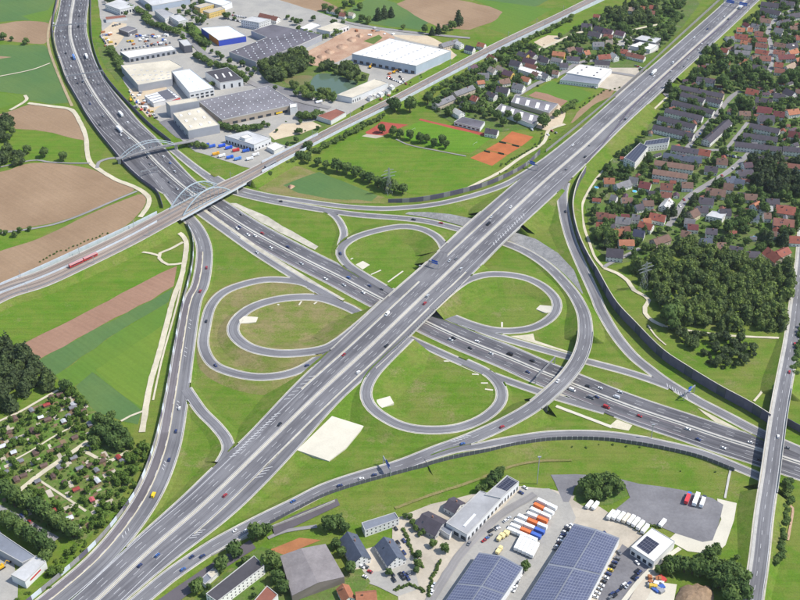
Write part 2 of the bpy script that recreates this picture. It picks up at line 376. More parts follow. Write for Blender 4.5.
S('meadow', [(410,80),(452,58),(500,34),(505,40),(452,68),(400,93)], M_lush, 'green strip along the railway beside the white hall')
S('meadow', [(176,26),(192,22),(210,40),(205,52),(186,46)], M_lawn, 'lawn with trees between the factories')
S('lot', [(101,33),(113,22),(127,24),(124,38),(116,47),(106,46)], M_sand, 'sandy scrap yard near the top left')
S('lot', [(128,90),(144,84),(166,86),(170,100),(158,108),(148,118),(135,104)], M_sand, 'sandy storage yard beside the motorway')
S('lot', [(296,57),(318,46),(352,28),(384,31),(396,38),(372,47),(351,55),(338,62),(318,66),(304,64)], M_dirt, 'reddish excavation site next to the white hall')
S('meadow', [(364,41),(378,35),(383,38),(374,44)], M_lawn, 'green patch inside the excavation site')
S('lot', [(390,35),(428,36),(446,45),(456,56),(452,60),(440,47),(400,39)], M_sand, 'sandy strip behind the large white hall')
S('lot', [(232,86),(268,82),(300,92),(322,104),(318,112),(300,116),(290,98),(268,86)], M_lot, 'dark asphalt loading yard beside the pond')
S('lot', [(268,134),(282,124),(312,122),(322,126),(300,134),(274,140)], M_sand, 'pale sandy lot beside the railway')
S('lot', [(192,150),(206,140),(236,140),(262,148),(266,160),(246,166),(222,160)], M_yard, 'grey lorry yard beside the white workshop')
S('lot', [(170,118),(176,116),(190,133),(196,142),(176,138),(158,122)], M_lot, 'shaded parking lot between factory and motorway')
m, t, b = node_mat('pond_water'); b.inputs['Base Color'].default_value = (.085, .13, .085, 1); b.inputs['Roughness'].default_value = .12
b.inputs['Specular IOR Level'].default_value = .5; M_water = m
n_ = noise(t, t.nodes.new('ShaderNodeTexCoord').outputs['Object'], .12, 3); bn = t.nodes.new('ShaderNodeBump'); bn.inputs['Strength'].default_value = .12
t.links.new(n_, bn.inputs['Height']); t.links.new(bn.outputs[0], b.inputs['Normal'])
S('pond', [(316,75),(330,74),(345,78),(358,83),(350,89),(337,94),(322,93),(310,87)], M_water, 'greenish pond between factories', True, .3)
S('pond', [(284,81),(297,76),(312,76),(309,82),(296,86)], surf('shallow_water', (.15, .17, .06), .4, (.03, .1, .6), .4, c2=(.20, .17, .08)), 'shallow muddy end of the pond', True, .3)
# village ground
S('village_ground', [(596,166),(640,140),(668,98),(700,62),(716,44),(736,24),(760,-4),(860,-30),(860,265),(800,262),(770,262),(730,255),(690,242),(650,256),(612,266),(592,246),(585,206)], grass_mat('garden_ground', (.095, .175, .032), (.14, .165, .06), .60, (.24, .22, .17), s=2.5), 'gardens and yards of the housing estate')
S('village_ground', [(425,106),(470,68),(500,50),(550,42),(588,20),(640,0),(690,-8),(700,4),(672,40),(648,64),(610,88),(560,74),(524,94),(556,104),(548,116),(535,128),(500,132),(450,122)], MATS['garden_ground'], 'gardens and yards of the village beside the railway')
S('lot', [(534,42),(548,35),(560,36),(555,45),(541,47)], M_sand, 'pale sand lot between railway and village')
S('lot', [(560,84),(578,64),(612,68),(648,68),(656,60),(650,74),(622,92),(600,88)], M_beige, 'beige car park between supermarket and motorway')
S('lot', [(615,42),(632,36),(662,38),(658,50),(640,58),(622,50)], M_yard, 'grey yard around the low halls by the motorway')
S('lot', [(535,128),(558,104),(566,112),(562,126),(548,131)], M_sand, 'sandy parking place beside the tennis courts')
# allotments, bottom commercial area
S('allotment_ground', [(-20,425),(20,413),(58,392),(75,388),(98,414),(134,446),(140,470),(115,510),(80,545),(50,535),(20,515),(-20,505)], grass_mat('allotment_soil', (.115, .205, .035), (.165, .195, .06), .58, s=2.5), 'allotment gardens with beds and lawns')
S('lot', [(395,520),(430,504),(470,495),(520,486),(552,489),(572,495),(600,507),(640,534),(660,566),(640,640),(420,640),(398,600),(392,560)], M_beige, 'beige paved yard of the commercial area')
S('lot', [(440,640),(430,600),(468,545),(520,490),(548,490),(568,500),(575,518),(540,600),(536,640)], M_yard, 'grey lorry yard between the long shed and the solar roofs')
S('lot', [(588,620),(612,560),(622,545),(632,550),(652,566),(628,600),(615,620)], M_lot, 'dark car park beside the solar roofed hall')
S('lot', [(716,498),(737,503),(734,520),(725,545),(714,555),(690,551),(668,541),(676,533),(700,541),(712,540),(722,520)], M_white, 'white gravel rim of the lorry park')
S('lot', [(551,474),(575,474),(600,476),(640,484),(682,491),(712,497),(722,505),(719,523),(712,541),(704,543),(675,533),(640,521),(614,511),(630,497),(627,488),(612,481),(598,479.5),(584,481),(575,487),(571,494),(568,502),(563,501),(559,493),(553,483)], M_lot, 'large dark asphalt lorry park at lower right')
S('meadow', [(578,485),(600,480),(622,485),(628,495),(612,504),(585,506),(572,500)], M_lawn, 'green island with bushes beside the lorry park')
S('lot', [(640,610),(654,582),(677,585),(673,612)], M_white, 'white storage yard at the bottom right')
S('lot', [(350,566),(400,548),(412,560),(420,590),(398,596),(356,580)], M_yard, 'grey car park between the slate roofed houses')
S('lot', [(356,552),(380,545),(402,540),(410,556),(378,572),(352,572)], M_beige, 'beige forecourt of the slate roofed houses')
S('lot', [(270,552),(300,538),(322,540),(302,549),(278,560)], surf('red_earth', (.45, .19, .08), .3), 'red earth beside the large grey barn')
S('lot', [(343,572),(360,568),(372,582),(360,600),(340,600),(300,603),(296,596),(330,584)], M_lawn, 'garden below the large grey barn')
S('lot', [(192,600),(240,560),(262,546),(300,560),(296,600),(240,640),(190,640)], M_lawn, 'gardens around the dark roofed block')
M_loop = grass_mat('loop_grass', (.112, .205, .020), (.180, .215, .046), .57, (.245, .215, .095))
M_loop2 = grass_mat('loop_grass_green', (.106, .203, .020), (.165, .217, .040), .61)
# interchange patches
S('meadow', [(246,360),(258,376),(230,371),(212,363),(204,346),(205,326),(211,306),(224,292),(246,283),(270,279.5),(300,281),(325,295),(345,306),(345,340),(300,372)], M_dry, 'brownish grass between the two left loops', False, .2)
S('meadow', [(264,351),(246,345.5),(234,334),(235,322),(248,309.5),(268,301.5),(292,297.5),(320,298),(345,306),(362,316),(338,342),(320,349),(288,353)], M_dry, 'brownish grass inside the left loop', False, .2)
S('meadow', [(347,264),(341,254),(343,246),(355,237),(375,231),(400,227),(420,229),(435,236),(440,245),(440,256),(405,298),(380,285),(360,273)], M_loop2, 'grass inside the upper loop', False, .2)
S('meadow', [(470,284),(488,278),(510,277),(530,281),(546,290),(555,302),(554,311),(548,319),(532,327),(510,330),(490,328),(470,322),(452,314)], M_loop2, 'grass inside the right loop', False, .2)
S('meadow', [(366,398),(372,408),(385,417),(402,425),(425,429.5),(455,428),(480,419.5),(497,406.5),(501,395),(497,383),(486,373),(466,363),(430,348),(400,355),(372,385)], M_loop, 'paler grass inside the lower loop', False, .2)
S('meadow', [(262,478),(300,454),(330,463),(380,448),(440,442),(400,460),(340,476),(280,500),(236,526),(205,540),(170,566),(205,530),(238,512)], M_grass, 'grass wedge between the motorway and the lower slip road')
P_ = [G(*q) for q in ((332,416,5.5),(297,450,3.9),(329,461,.9),(346,448,1.2),(364,426,1.4))]
mb = MB(); mb.face(P_)
for i_ in range(5): a_, b_ = P_[i_-1], P_[i_]; mb.face([b_, a_, (a_[0], a_[1], -.1), (b_[0], b_[1], -.1)])
struct(mb.build('concrete_patch', M_white), 'large white concrete patch beside the diagonal motorway')
def pad(label, pts):
    P_ = [G(*q) for q in pts]
    if sum(P_[i-1][0]*P_[i][1]-P_[i][0]*P_[i-1][1] for i in range(len(P_))) < 0: P_ = P_[::-1]
    mb = MB(); mb.face(P_)
    for i_ in range(len(P_)): a_, b_ = P_[i_-1], P_[i_]; mb.face([b_, a_, (a_[0], a_[1], -.1), (b_[0], b_[1], -.1)])
    struct(mb.build('concrete_patch', M_white), label)
pad('white concrete patch inside the left loop', [(239,320,2.1),(244,316,1.9),(258,317,.8),(256,322,.8),(240,323.5,2.2)])
S('concrete_patch', [(353,266),(363,261),(370,265),(361,271)], M_white, 'white concrete patch inside the upper loop', jit=.1)
pad('white concrete patch inside the right loop', [(536,309,.7),(540,305,.8),(552,306,2.3),(551,312,2.1),(546,313,1.6)])
pad('white concrete patch inside the lower loop', [(372,401,5.4),(390,396,3.2),(394,403,2.8),(379,409,4.6)])
S('concrete_patch', [(503,336),(533,331),(536,340),(574,353),(560,353),(535,345)], M_path, 'pale gravel wedge below the right loop')
S('concrete_patch', [(609,427),(617,419),(634,424),(629,431)], M_path, 'pale gravel square beside the lower slip road')
S('concrete_patch', [(690,402),(708,409),(735,425),(763,439),(752,441),(728,431),(718,424)], M_path, 'pale gravel wedge between slip road and motorway at right')
S('concrete_patch', [(228,203),(236,203),(268,217),(300,236),(318,247),(315,250),(296,241),(262,223)], M_verge, 'pale gravel verge along the motorway below the railway bridge')

# ------------------------------------------------------------------ ribbons: roads, tracks, rails
def catmull(C, step):
    C = np.array(C, float); out = []
    C2 = np.vstack([2*C[0]-C[1], C, 2*C[-1]-C[-2]])
    for i in range(1, len(C2)-2):
        p0, p1, p2, p3 = C2[i-1], C2[i], C2[i+1], C2[i+2]
        n = max(1, int(np.linalg.norm((p2-p1)[:2])/step))
        for k in range(n):
            t = k/n; out.append(.5*((2*p1)+(-p0+p2)*t+(2*p0-5*p1+4*p2-p3)*t*t+(-p0+3*p1-3*p2+p3)*t**3))
    out.append(C2[-2]); return np.array(out)
class Way:
    def __init__(s, ctrl, step=5.0):
        C = []
        last = None
        for c in ctrl:
            c = list(c)
            if last is not None: c += list(last[len(c):])
            if len(c) == 4: c.append(c[3]); half = True
            last = c; g = G(c[0], c[1], c[2]); C.append((g[0], g[1], c[2], c[3], c[4]))
        R = catmull(C, step); s.P = R[:, :3]; s.wl = R[:, 3]; s.wr = R[:, 4]
        s.frame()
    def frame(s):
        T = np.gradient(s.P[:, :2], axis=0); T /= np.linalg.norm(T, axis=1)[:, None]+1e-9
        s.T = T; s.N = np.stack([-T[:, 1], T[:, 0]], 1)
        d = np.linalg.norm(np.diff(s.P[:, :2], axis=0), axis=1); s.S = np.concatenate([[0], np.cumsum(d)])
    def off(s, o, dz=0):
        o = np.broadcast_to(o, s.S.shape); q = s.P.copy(); q[:, :2] += s.N*o[:, None]; q[:, 2] += dz; return q
    def at(s, d, o=0, dz=0):
        i = min(max(np.searchsorted(s.S, d)-1, 0), len(s.S)-2); t = (d-s.S[i])/(s.S[i+1]-s.S[i])
        p = s.P[i]*(1-t)+s.P[i+1]*t; n = s.N[i]*(1-t)+s.N[i+1]*t
        return np.array((p[0]+n[0]*o, p[1]+n[1]*o, p[2]+dz)), math.atan2(s.T[i][1], s.T[i][0])
    def near(s, px, py, z=0):
        g = G(px, py, z); return float(s.S[np.argmin(np.linalg.norm(s.P[:, :2]-g[:2], axis=1))])
    def inside(s, q, z, m=0.0, dzmax=1.6):
        d2 = np.sum((s.P[:, :2]-q[:2])**2, axis=1); i = int(np.argmin(d2))
        if i in (0, len(d2)-1) and d2[i] > 36: return False
        if abs(s.P[i, 2]-z) > dzmax: return False
        o = float(np.dot(q[:2]-s.P[i, :2], s.N[i]))
        if abs(float(np.dot(q[:2]-s.P[i, :2], s.T[i]))) > 8: return False
        return -s.wr[i]+m < o < s.wl[i]-m
def strip(mb, A, B, S=None, keep=None, m=0, u=(0, 1)):
    for i in range(len(A)-1):
        if keep is not None and not (keep[i] and keep[i+1]): continue
        uv = None
        if S is not None: uv = [(u[1], S[i]), (u[0], S[i]), (u[0], S[i+1]), (u[1], S[i+1])]
        mb.face([B[i], A[i], A[i+1], B[i+1]], m, uv)     # A left, B right, seen from above counter-clockwise
def dashes(mb, way, o, dz, w_, on, gap, s0=None, s1=None, keepf=None):
    d = (s0 or 0)+2; e = s1 if s1 is not None else way.S[-1]-2
    while d+on < e:
        oo = o(d) if callable(o) else o
        if oo is not None:
            a, _ = way.at(d, oo, dz); b_, h = way.at(d+on, oo, dz)
            if keepf is None or keepf(a):
                n = np.array((-math.sin(h), math.cos(h), 0))*w_/2
                mb.face([a-n, b_-n, b_+n, a+n])
        d += on+gap
ROADS = []
def band(name, way, o1, o2, dz, mat, parent, keep=None, step=1):
    mb = MB(); strip(mb, way.off(o1, dz), way.off(o2, dz), way.S, keep, u=(0, 6)); 
    return mb.build(name, mat, parent) if mb.f else None
def wallrun(mb, way, o, w_, h, dz=0, s0=None, s1=None, m=0):
    """upright wall of rectangular section following a way at offset o"""
    sel = np.ones(len(way.S), bool)
    if s0 is not None: sel &= way.S >= s0
    if s1 is not None: sel &= way.S <= s1
    o_ = np.broadcast_to(o, way.S.shape)
    A = way.off(o_+w_/2, dz); B = way.off(o_-w_/2, dz); up = np.array((0, 0, h))
    strip(mb, A+up, B+up, way.S, sel, m); strip(mb, B+up, B, way.S, sel, m); strip(mb, A, A+up, way.S, sel, m)
def road(name, label, ctrl, mat, spans=(), bankmat=None, verge=1.0, edge=True, skirt=True, dash=(), half=True, step=5.0, slope=3.4):
    ctrl = [tuple(c[:3])+((c[3]/2, c[3]/2) if len(c) == 4 else tuple(c[3:])) for c in ctrl]
    wy = Way(ctrl, step); k = len(ROADS); wy.P[:, 2] += .012*k
    sp = []
    for (a, b_) in spans: x, y = wy.near(*a), wy.near(*b_); sp.append((min(x, y), max(x, y)))
    wy.spans = sp; wy.name = name; wy.meta = dict(verge=verge, edge=edge, skirt=skirt, dash=dash, slope=slope, bank=bankmat or M_bank)
    mb = MB(); strip(mb, wy.off(wy.wl), wy.off(-wy.wr), wy.S, u=(0, 20))
    o = mb.build(name, mat); struct(o, label); wy.obj = o; ROADS.append(wy); return wy
def finish_road(wy):
    me = wy.meta; o = wy.obj; n = len(wy.S); P = wy.P
    insp = np.zeros(n, bool)
    for a, b_ in wy.spans: insp |= (wy.S >= a) & (wy.S <= b_)
    others = [r for r in ROADS if r is not wy]
    sides = {}
    for sgn, wv in ((1, wy.wl), (-1, wy.wr)):
        E = wy.off(sgn*wv)
        free = np.array([not any(r.inside(E[i], P[i, 2], .6) for r in others) for i in range(n)])
        free2 = np.array([not any(r.inside(wy.off(sgn*(wv+me['verge']*.6))[i] if False else E[i]+np.array((*(wy.N[i]*sgn*me['verge']*.6), 0)), P[i, 2], 0) for r in others) for i in range(n)])
        sides[sgn] = (wv, free, free2)
        if me['verge'] > 0:
            a, b_ = wv*sgn, (wv+me['verge'])*sgn
            band('verge', wy, max(a, b_) if np.isscalar(a) else (b_ if sgn > 0 else a), a if sgn > 0 else b_, -.003, M_verge, o, free2)
        if me['edge']:
            mb = MB(); a = (wv-.55)*sgn; strip(mb, wy.off(a+.16, .02), wy.off(a-.16, .02), None, free)
            if mb.f: mb.build('edge_line', M_mark, o)
        if me['skirt']:
            mb = MB(); h = np.maximum(P[:, 2], .1); top = wy.off(sgn*(wv+me['verge']-.1), -.03)
            fac = np.full(n, .35)
            for i in range(n):
                for s_ in (me['slope'], 2.4, 1.7, 1.2, .8, .5):
                    bad = False
                    for t_ in (.45, .75, 1.0):
                        c_ = P[i]+np.array((*(wy.N[i]*sgn*(wv[i]+me['verge']+h[i]*s_*t_)), 0))
                        if any(r.inside(c_, h[i]*(1-t_)-1.9, -1.2, 2.6) for r in others if r.P[:, 2].min() < h[i]-1.2): bad = True; break
                    if not bad: fac[i] = s_; break
            for a_, b2 in wy.spans:
                dd = np.maximum(np.maximum(a_-wy.S, wy.S-b2), 0); fac = np.minimum(fac, 1.15+dd/9)
            fac = np.convolve(np.pad(fac, 3, mode='edge'), np.ones(7)/7, 'valid')
            q = wy.off(sgn*(wv+me['verge']+h*fac+.3)); q[:, 2] = -.05
            kp = np.array([not any(r.inside(E[i], P[i, 2], 2.6, 1.2) for r in others) for i in range(n)]) & ~insp
            if sgn > 0: strip(mb, q, top, None, kp)
            else: strip(mb, top, q, None, kp)
            for a_, b2 in wy.spans:       # cones closing the embankment at a bridge
                for i in (max(np.searchsorted(wy.S, a_)-1, 0), min(np.searchsorted(wy.S, b2), n-1)):
                    if not free2[i]: continue
                    dirn = 1 if i <= np.searchsorted(wy.S, a_) else -1; prev = q[i]
                    for an in (.4, .8, 1.2, 1.57):
                        lat = q[i][:2]-top[i][:2]; v_ = top[i][:2]+lat*math.cos(an)+wy.T[i]*dirn*math.sin(an)*2.2
                        nx = np.array((v_[0], v_[1], -.05)); mb.face([top[i], prev, nx]); prev = nx
            if mb.f: mb.build('embankment', me['bank'], o)
    for (off_, on, gap, wd) in me['dash']:
        mb = MB(); dashes(mb, wy, off_, .02, wd, on, gap)
        if mb.f: mb.build('lane_marking', M_mark, o)['kind'] = 'stuff'
    for a, b_ in wy.spans:      # bridge deck with parapets, abutments
        i0, i1 = np.searchsorted(wy.S, a), np.searchsorted(wy.S, b_)
        sel = np.zeros(n, bool); sel[max(i0-1, 0):i1+1] = True
        L = wy.off(wy.wl+me['verge']); R = wy.off(-wy.wr-me['verge']); dn = np.array((0, 0, -1.3))
        mb = MB(); strip(mb, R+dn, L+dn, None, sel); strip(mb, L+dn, L-.03*np.array((0,0,1)), None, sel); strip(mb, R-.03*np.array((0,0,1)), R+dn, None, sel)
        mb.build('bridge_deck', M_conc, o)
        mb = MB()
        for sgn, wv in ((1, wy.wl), (-1, wy.wr)): wallrun(mb, wy, sgn*(wv+me['verge']-.25), .45, 1.0, 0, wy.S[max(i0-2, 0)], wy.S[min(i1+1, n-1)])
        mb.build('parapet', M_conc, o)
        mb = MB()
        for i in (max(i0-1, 0), min(i1, n-1)):
            l, r = L[i], R[i]; t_ = np.array((*wy.T[i], 0))*.8
            c = [l-t_, r-t_, r+t_, l+t_]
            if (c[1][0]-c[0][0])*(c[2][1]-c[1][1])-(c[1][1]-c[0][1])*(c[2][0]-c[1][0]) < 0: c = c[::-1]
            mb.prism(c, -.1, P[i, 2]-.06)
        mb.build('abutment', M_conc, o)
        kk = max(1, int((b_-a)/22))
        for j in range(1, kk+1) if kk > 1 else []:
            d = a+(b_-a)*j/(kk+1)
            for f in (-.6, 0, .6):
                w_ = (np.interp(d, wy.S, wy.wl) if f >= 0 else np.interp(d, wy.S, wy.wr)); p, h = wy.at(d, f*w_)
                mb = MB(); mb.bar((p[0], p[1], -.1), (p[0], p[1], p[2]-1.2), .6, n=8); mb.build('pier', M_conc, o)

A3 = road('motorway', 'wide six-lane motorway curving from the top left to the right edge', [
 (76,-30,.5,20,16),(73.5,0,.5,21,17),(71,15),(70,32,.5,21,20),(73,47),(79,62,.5,19,21),(86,80,.5,21,21),(96,97,.5,23,21),(107,112,.5,24,22),(120,127,.5,23,24),
 (138,143,.5,21,28),(158,164,.5,19,28),(180,184,.5,16,24),(198,197,.5,15.5,17),(215,207.5,.5,15,15),(250,230),(300,257),(340,277),(370,293),(400,308.5),(427,322.5),(465,340),(507,357,.5,15,15),
 (540,371,.5,14.5,16),(580,387),(600,395,.5,14,17),(637,409,.5,14,18),(682,424),(720,437,.5,14,18),(755,448),(800,463),(850,480)], M_asph, verge=.8, skirt=True,
 dash=[(9.2,6,12,.22),(5.5,6,12,.22),(-5.5,6,12,.22),(-9.2,6,12,.22)])
A73 = road('motorway', 'elevated diagonal motorway crossing over the wider one', [
 (40,650,.8,14,14),(60,632,.8,14,14),(100,597,.9,14,15),(150,550,1.2,15,19),(200,507,1.6,17,23),(232,477,2.4,18,24),(268,442,3.6,18,23),(320,392,5.6,22,19),(366,350,6.9,24,20),
 (410,308,7,25,19.5),(450,270,7,24,20),(490,232,7,25,19),(540,185,6,23,21),(585,146,5,22,17),(610,123,5,21.5,15.5),(650,87,5,22,15.5),(687,54,5,22,15.5),(730,15,5,22,15.5),(748,-2),(810,-58)], M_asph2,
 spans=[((364,353,7),(447,273,7)),((466,255,7),(502,221,7)),((637,99,5),(662,76,5))], verge=.9,
 dash=[(9.4,6,12,.22),(5.7,6,12,.22),(-5.7,6,12,.22),(-9.4,6,12,.22)])
def ramp_(label, ctrl, mat=None, **k): return road('slip_road', label, ctrl, mat or M_ramp, **k)
R1 = ramp_('left outer slip road running beside the allotments', [(152,172,.5,9),(170,195,.5,9),(185,214,.5,11),(197,229,.5,12),(203.5,245,.5,13),(204,262,.6,14),(200,285,.7,14.5),(192,303,.8,15),(184,350,.9,16),(176.5,400,1,17),(167,450,1,17.5),(146,500,1,17.5),(106,553,1,17),(53,600,.9,17),(10,632)], dash=[(-2.2,6,10,.25)])
R2 = ramp_('collector lane along the near side of the wide motorway', [(190,204,.52,6),(200,212.5,.52,7),(225,230.5),(257,253),(300,280),(330,298),(366,317),(390,329),(415,341),(450,357,.52,7.5),(482,371),(507,380.5,.52,7),(542,392.5),(575,402.5),(605,411)])
R3 = ramp_('outermost loop of the left side', [(335,299,.55,7.5),(318,289.5,.55,7.5),(300,282,.55,8),(270,279.5),(246,283.5),(224,292),(211,306),(205.5,326,.7),(203.5,346,1),(212,363,1.6),(230,372,2.5),(257,377,3.4),(285,374.5,4.3),(307,366,5.1),(330,350,5.9),(352,331,6.6)], bankmat=M_dry)
R4 = ramp_('inner loop of the left side', [(362,315,.6,8),(345,306,.6,9),(320,298,.6,9),(292,297.5,.6),(268,301.5,.8),(248,309.5,1.2),(235,322,2),(234,334,2.8),(246,345.5,3.6),(264,351.5,4.5),(288,353.5,5.3),(320,350,6.2),(338,342,6.8),(362,323,7),(385,302,7)], bankmat=M_dry)
R5 = ramp_('upper loop around a round green', [(405,300,.6,7.5),(380,285,.6,7.5),(360,273,.6),(347,264,.8),(340.5,254,1.2),(343,246,1.8),(355,237.5,3),(375,231,4),(400,226.5,5),(420,228.5,5.6),(435,235.5,6.2),(443,245,6.6),(444,254,7),(436,265,7),(418,281,7)])
R7 = ramp_('upper slip road passing under the railway and the diagonal motorway, ending as a flyover', [(172,149,.5,7),(195,167.5,.5,8),(215,181.5,.5,9),(232,191,.5,9),(265,199.5,.5,9),(300,206,.5,9),(330,211,.5,8),(360,215,.5,8),(400,218,.5,8),(425,221,.5),(445,225.5,.5),(462,230,.5),(480,235.5,.5),(505,243,.5,8.5),(528,253,.7,8.5),(550,268,1.2,9),(569,288,2.5,9.5),(579,303,3.5,10),(584.5,318,5,10.5),(585,338,6.6,11),(579,358,7.3,11),(567,376,7.6,11),(550,393,7.4,11),(530,409,6.6,11),(500,425.5,5.2,11),(467,440,4,11),(437,451,3.2),(400,465.5,2.6),(360,477,2.2,10.5),(325,489,2),(295,504,2),(262,520,1.8),(237,533,1.6),(212,547,1.4),(175,572,1.2),(150,592,1.1),(110,626,1)],
 spans=[((584,340,6.6),(543,399,7.2))], dash=[(0,6,10,.2)], slope=1.9)
R7b = ramp_('slip road curving up to the diagonal motorway below the sports ground', [(215,177,.55,6.5),(232,186.5,.55,7),(265,195,.55),(300,200.5,.6),(340,206,.8),(375,208.5,1.1),(400,208,1.6),(437,204,3),(475,195,4.4),(505,184.5,5.4),(525,173.5,5.8),(549,157.5,5.6),(578,134,5.15,6),(602,113,5,4.5)])
R6 = ramp_('short link road down to the upper loop', [(326,210,.56,6),(335,216,.6,6),(341,224,.7),(344,233,.9),(341.5,243,1.1),(340,252,1.3)])
R9 = ramp_('slip road joining the flyover ramp from the right', [(770,481,.5,7),(732,465,.55,7.5),(700,453,.6),(667,445,.8),(637,439,1),(600,434.5,1.6),(555,434.5,2.6),(525,438,3.5),(500,442,4.6,7),(480,446,4.3,6),(455,450.5,3.8,4.5),(425,460,3.2,3)])
R10 = ramp_('right outer slip road below the tall noise wall', [(618,122,5,7),(597,142,5.2,8),(580,159,5.2,9),(568,176,5,9),(562.5,193,4.6,9),(564,212,4,9),(570,237,3,8.5),(580,262,2.2,8.5),(595,295,1.4,8.5),(601,310,1.2,8.5),(615,334,.9),(632,355,.7),(650,370,.6),(667,382.5),(695,399.5),(725,415),(762,434),(810,455)])
R11 = ramp_('collector lane along the far side of the wide motorway', [(390,290,.57,7),(420,306,.57,7),(447,317,.57,7),(475,328),(500,337),(530,346),(560,354.5),(595,363.5),(625,371.5),(650,379.5),(670,387)])
R12 = ramp_('right loop around an oval green', [(432,309,7,6.5),(448,294,7,7),(460,284.5,7,7.5),(470,279,6.8),(488,274.5,6.3),(510,275,5.5),(530,279.5,4.5),(546,288.5,3.5),(556,300,2.6),(556,310.5,1.9),(548,320,1.3),(532,328,.8),(510,331,.65),(490,329.5,.6),(470,324,.6),(450,316,.6)])
R13 = ramp_('lower loop around a large round green', [(410,338,7,6.5),(388,359,7,7.5),(374,374,6.8,8),(367,387,6.3),(366.5,398,5.6),(372.5,408.5,4.8),(385,418,4),(402,426,3.2),(425,430,2.5),(455,428.5,1.8),(480,420,1.2),(497,407,.8),(502,395,.65),(498,383,.6),(486,372,.6),(465,362,.6)])
R14 = ramp_('disused grey link road between slip road and diagonal motorway', [(186,389,1,8),(192,398,1,8),(202,412,1.2),(216,426,1.5),(226,439,2),(228,450,2.3),(221,463,2.3)])
RB = road('road', 'two-lane road crossing the motorway on a bridge at the right edge', [(803,228,.5,8),(801,262,.6,9),(797,300,.9,11),(792,340,2.2,11.5),(786,372,4.4,11.5),(779,410,6.7,11.5),(774,445,7.5,11.5),(770,475,7.3),(764,515,5.2),(759,560,3),(753,600,1.7),(745,660,1)], M_ramp, spans=[((782,394,6.5),(769,483,7.5))], dash=[(0,4,8,.2)], verge=1.1, slope=1.9)
for r in ROADS: finish_road(r)
band('pavement', RB, -RB.wr+2.3, -RB.wr+.2, .03, M_conc, RB.obj)
# median strips, dividing strips and crash barriers of the two motorways
def median(wy, o0, w_, mat, s0=None, s1=None, rail=True, name='median_strip'):
    sel = np.ones(len(wy.S), bool)
    if s0 is not None: sel &= (wy.S >= s0) & (wy.S <= s1)
    band(name, wy, o0+w_/2, o0-w_/2, .03, mat, wy.obj, sel)
    if rail:
        mb = MB(); wallrun(mb, wy, o0-.35 if w_ > 2 else o0, .5, .8, .02, s0, s1); mb.build('crash_barrier', M_conc, wy.obj)
median(A3, 0, 4.2, M_conc); median(A73, 0, 2.2, M_white)
def sp_(w_, a, b_): return w_.near(*a), w_.near(*b_)
for wy, o in ((A3, 13.6), (A3, -13.6)):
    band('edge_line', wy, o+.13, o-.13, .02, M_mark, wy.obj, A3.S > A3.near(150, 156))
a, b_ = sp_(A73, (318,394,6.5), (520,204,6)); median(A73, 14.2, 1.6, M_verge, a, b_, False, 'dividing_strip')
a, b_ = sp_(A73, (250,460,5), (452,268,7)); median(A73, -13.8, 1.4, M_verge, a, b_, False, 'dividing_strip')
a, b_ = sp_(A73, (180,524,2), (262,448,5)); median(A73, -14.2, 1.0, M_verge, a, b_, False, 'dividing_strip')
for o in (13.2, -13.0): band('edge_line', A73, o+.16, o-.16, .02, M_mark, A73.obj)
for o in (1.7, -1.7): band('edge_line', A73, o+.16, o-.16, .02, M_mark, A73.obj)
# extra lanes of the northern section
s_n = A3.near(150, 156)
for o_ in (12.9, 16.4, -12.9, -16.4): 
    mb = MB(); dashes(mb, A3, o_, .02, .22, 6, 12, 0, s_n)
    mb.build('lane_marking', M_mark, A3.obj)['kind'] = 'stuff'
sel = A3.S < s_n
for o_ in (19.2, -19.5): band('edge_line', A3, o_+.15, o_-.15, .02, M_mark, A3.obj, sel)
sel = (R2.S < R2.near(345,306)); band('verge', R2, R2.wl+4.2, R2.wl+.9, -.02, M_verge, R2.obj, sel)
# shoulders with a browner surface on the near carriageway of the wide motorway
sel = (A3.S > A3.near(190, 192)) & (A3.S < A3.near(700, 430))
band('hard_shoulder', A3, -11.2, -13.9, .012, M_brown, A3.obj, sel); band('old_lane', A3, -3.0, -4.6, .012, M_brown, A3.obj, sel)
# brown disused lane and cream line of the left outer slip road
sel = R1.S > R1.near(203, 250)
band('old_lane', R1, -.2*1-R1.wr*.05-1.0, -R1.wr+.3, .012, M_brown, R1.obj, sel)
band('dividing_strip', R1, -1.0, -2.0, .02, M_path, R1.obj, sel)
# hatched islands
def hatch(wy, px0, px1, z, oa, ob, n, w_=.7):
    a, b_ = sp_(wy, (*px0, z), (*px1, z)); mb = MB()
    for k in range(n):
        d = a+(b_-a)*(k+.2)/n; p, h = wy.at(d, oa, .025); q, _ = wy.at(d+abs(ob-oa)*1.1, ob, .025)
        t_ = np.array((math.cos(h), math.sin(h), 0))*w_
        f = [p, p+t_, q+t_, q]
        mb.face(f if ob > oa else f[::-1])
    mb.build('hatched_marking', M_mark, wy.obj)['kind'] = 'stuff'
hatch(A73, (245,466), (290,422), 3.6, 14.5, 11.2, 16); hatch(A73, (330,384), (302,408), 6.5, 18.5, 15.2, 7)
hatch(A73, (512,212), (478,243), 7, -14.6, -11, 14); hatch(A73, (176,534), (190,522), 1.8, -14.2, -17.5, 4); hatch(A73, (252,464), (240,474), 4, -14.5, -18.5, 4)
for p in ((191,325), (187,352), (179,405), (162,465), (122,533)): hatch(R1, (p[0]+1, p[1]-5), (p[0]-2, p[1]+6), 1, .6, 2.6, 3, .6)
hatch(R7, (475,440), (455,446), 3.7, -2, -5, 6, .6); hatch(R10, (664,381), (690,397), .6, -1, -4, 8, .6)

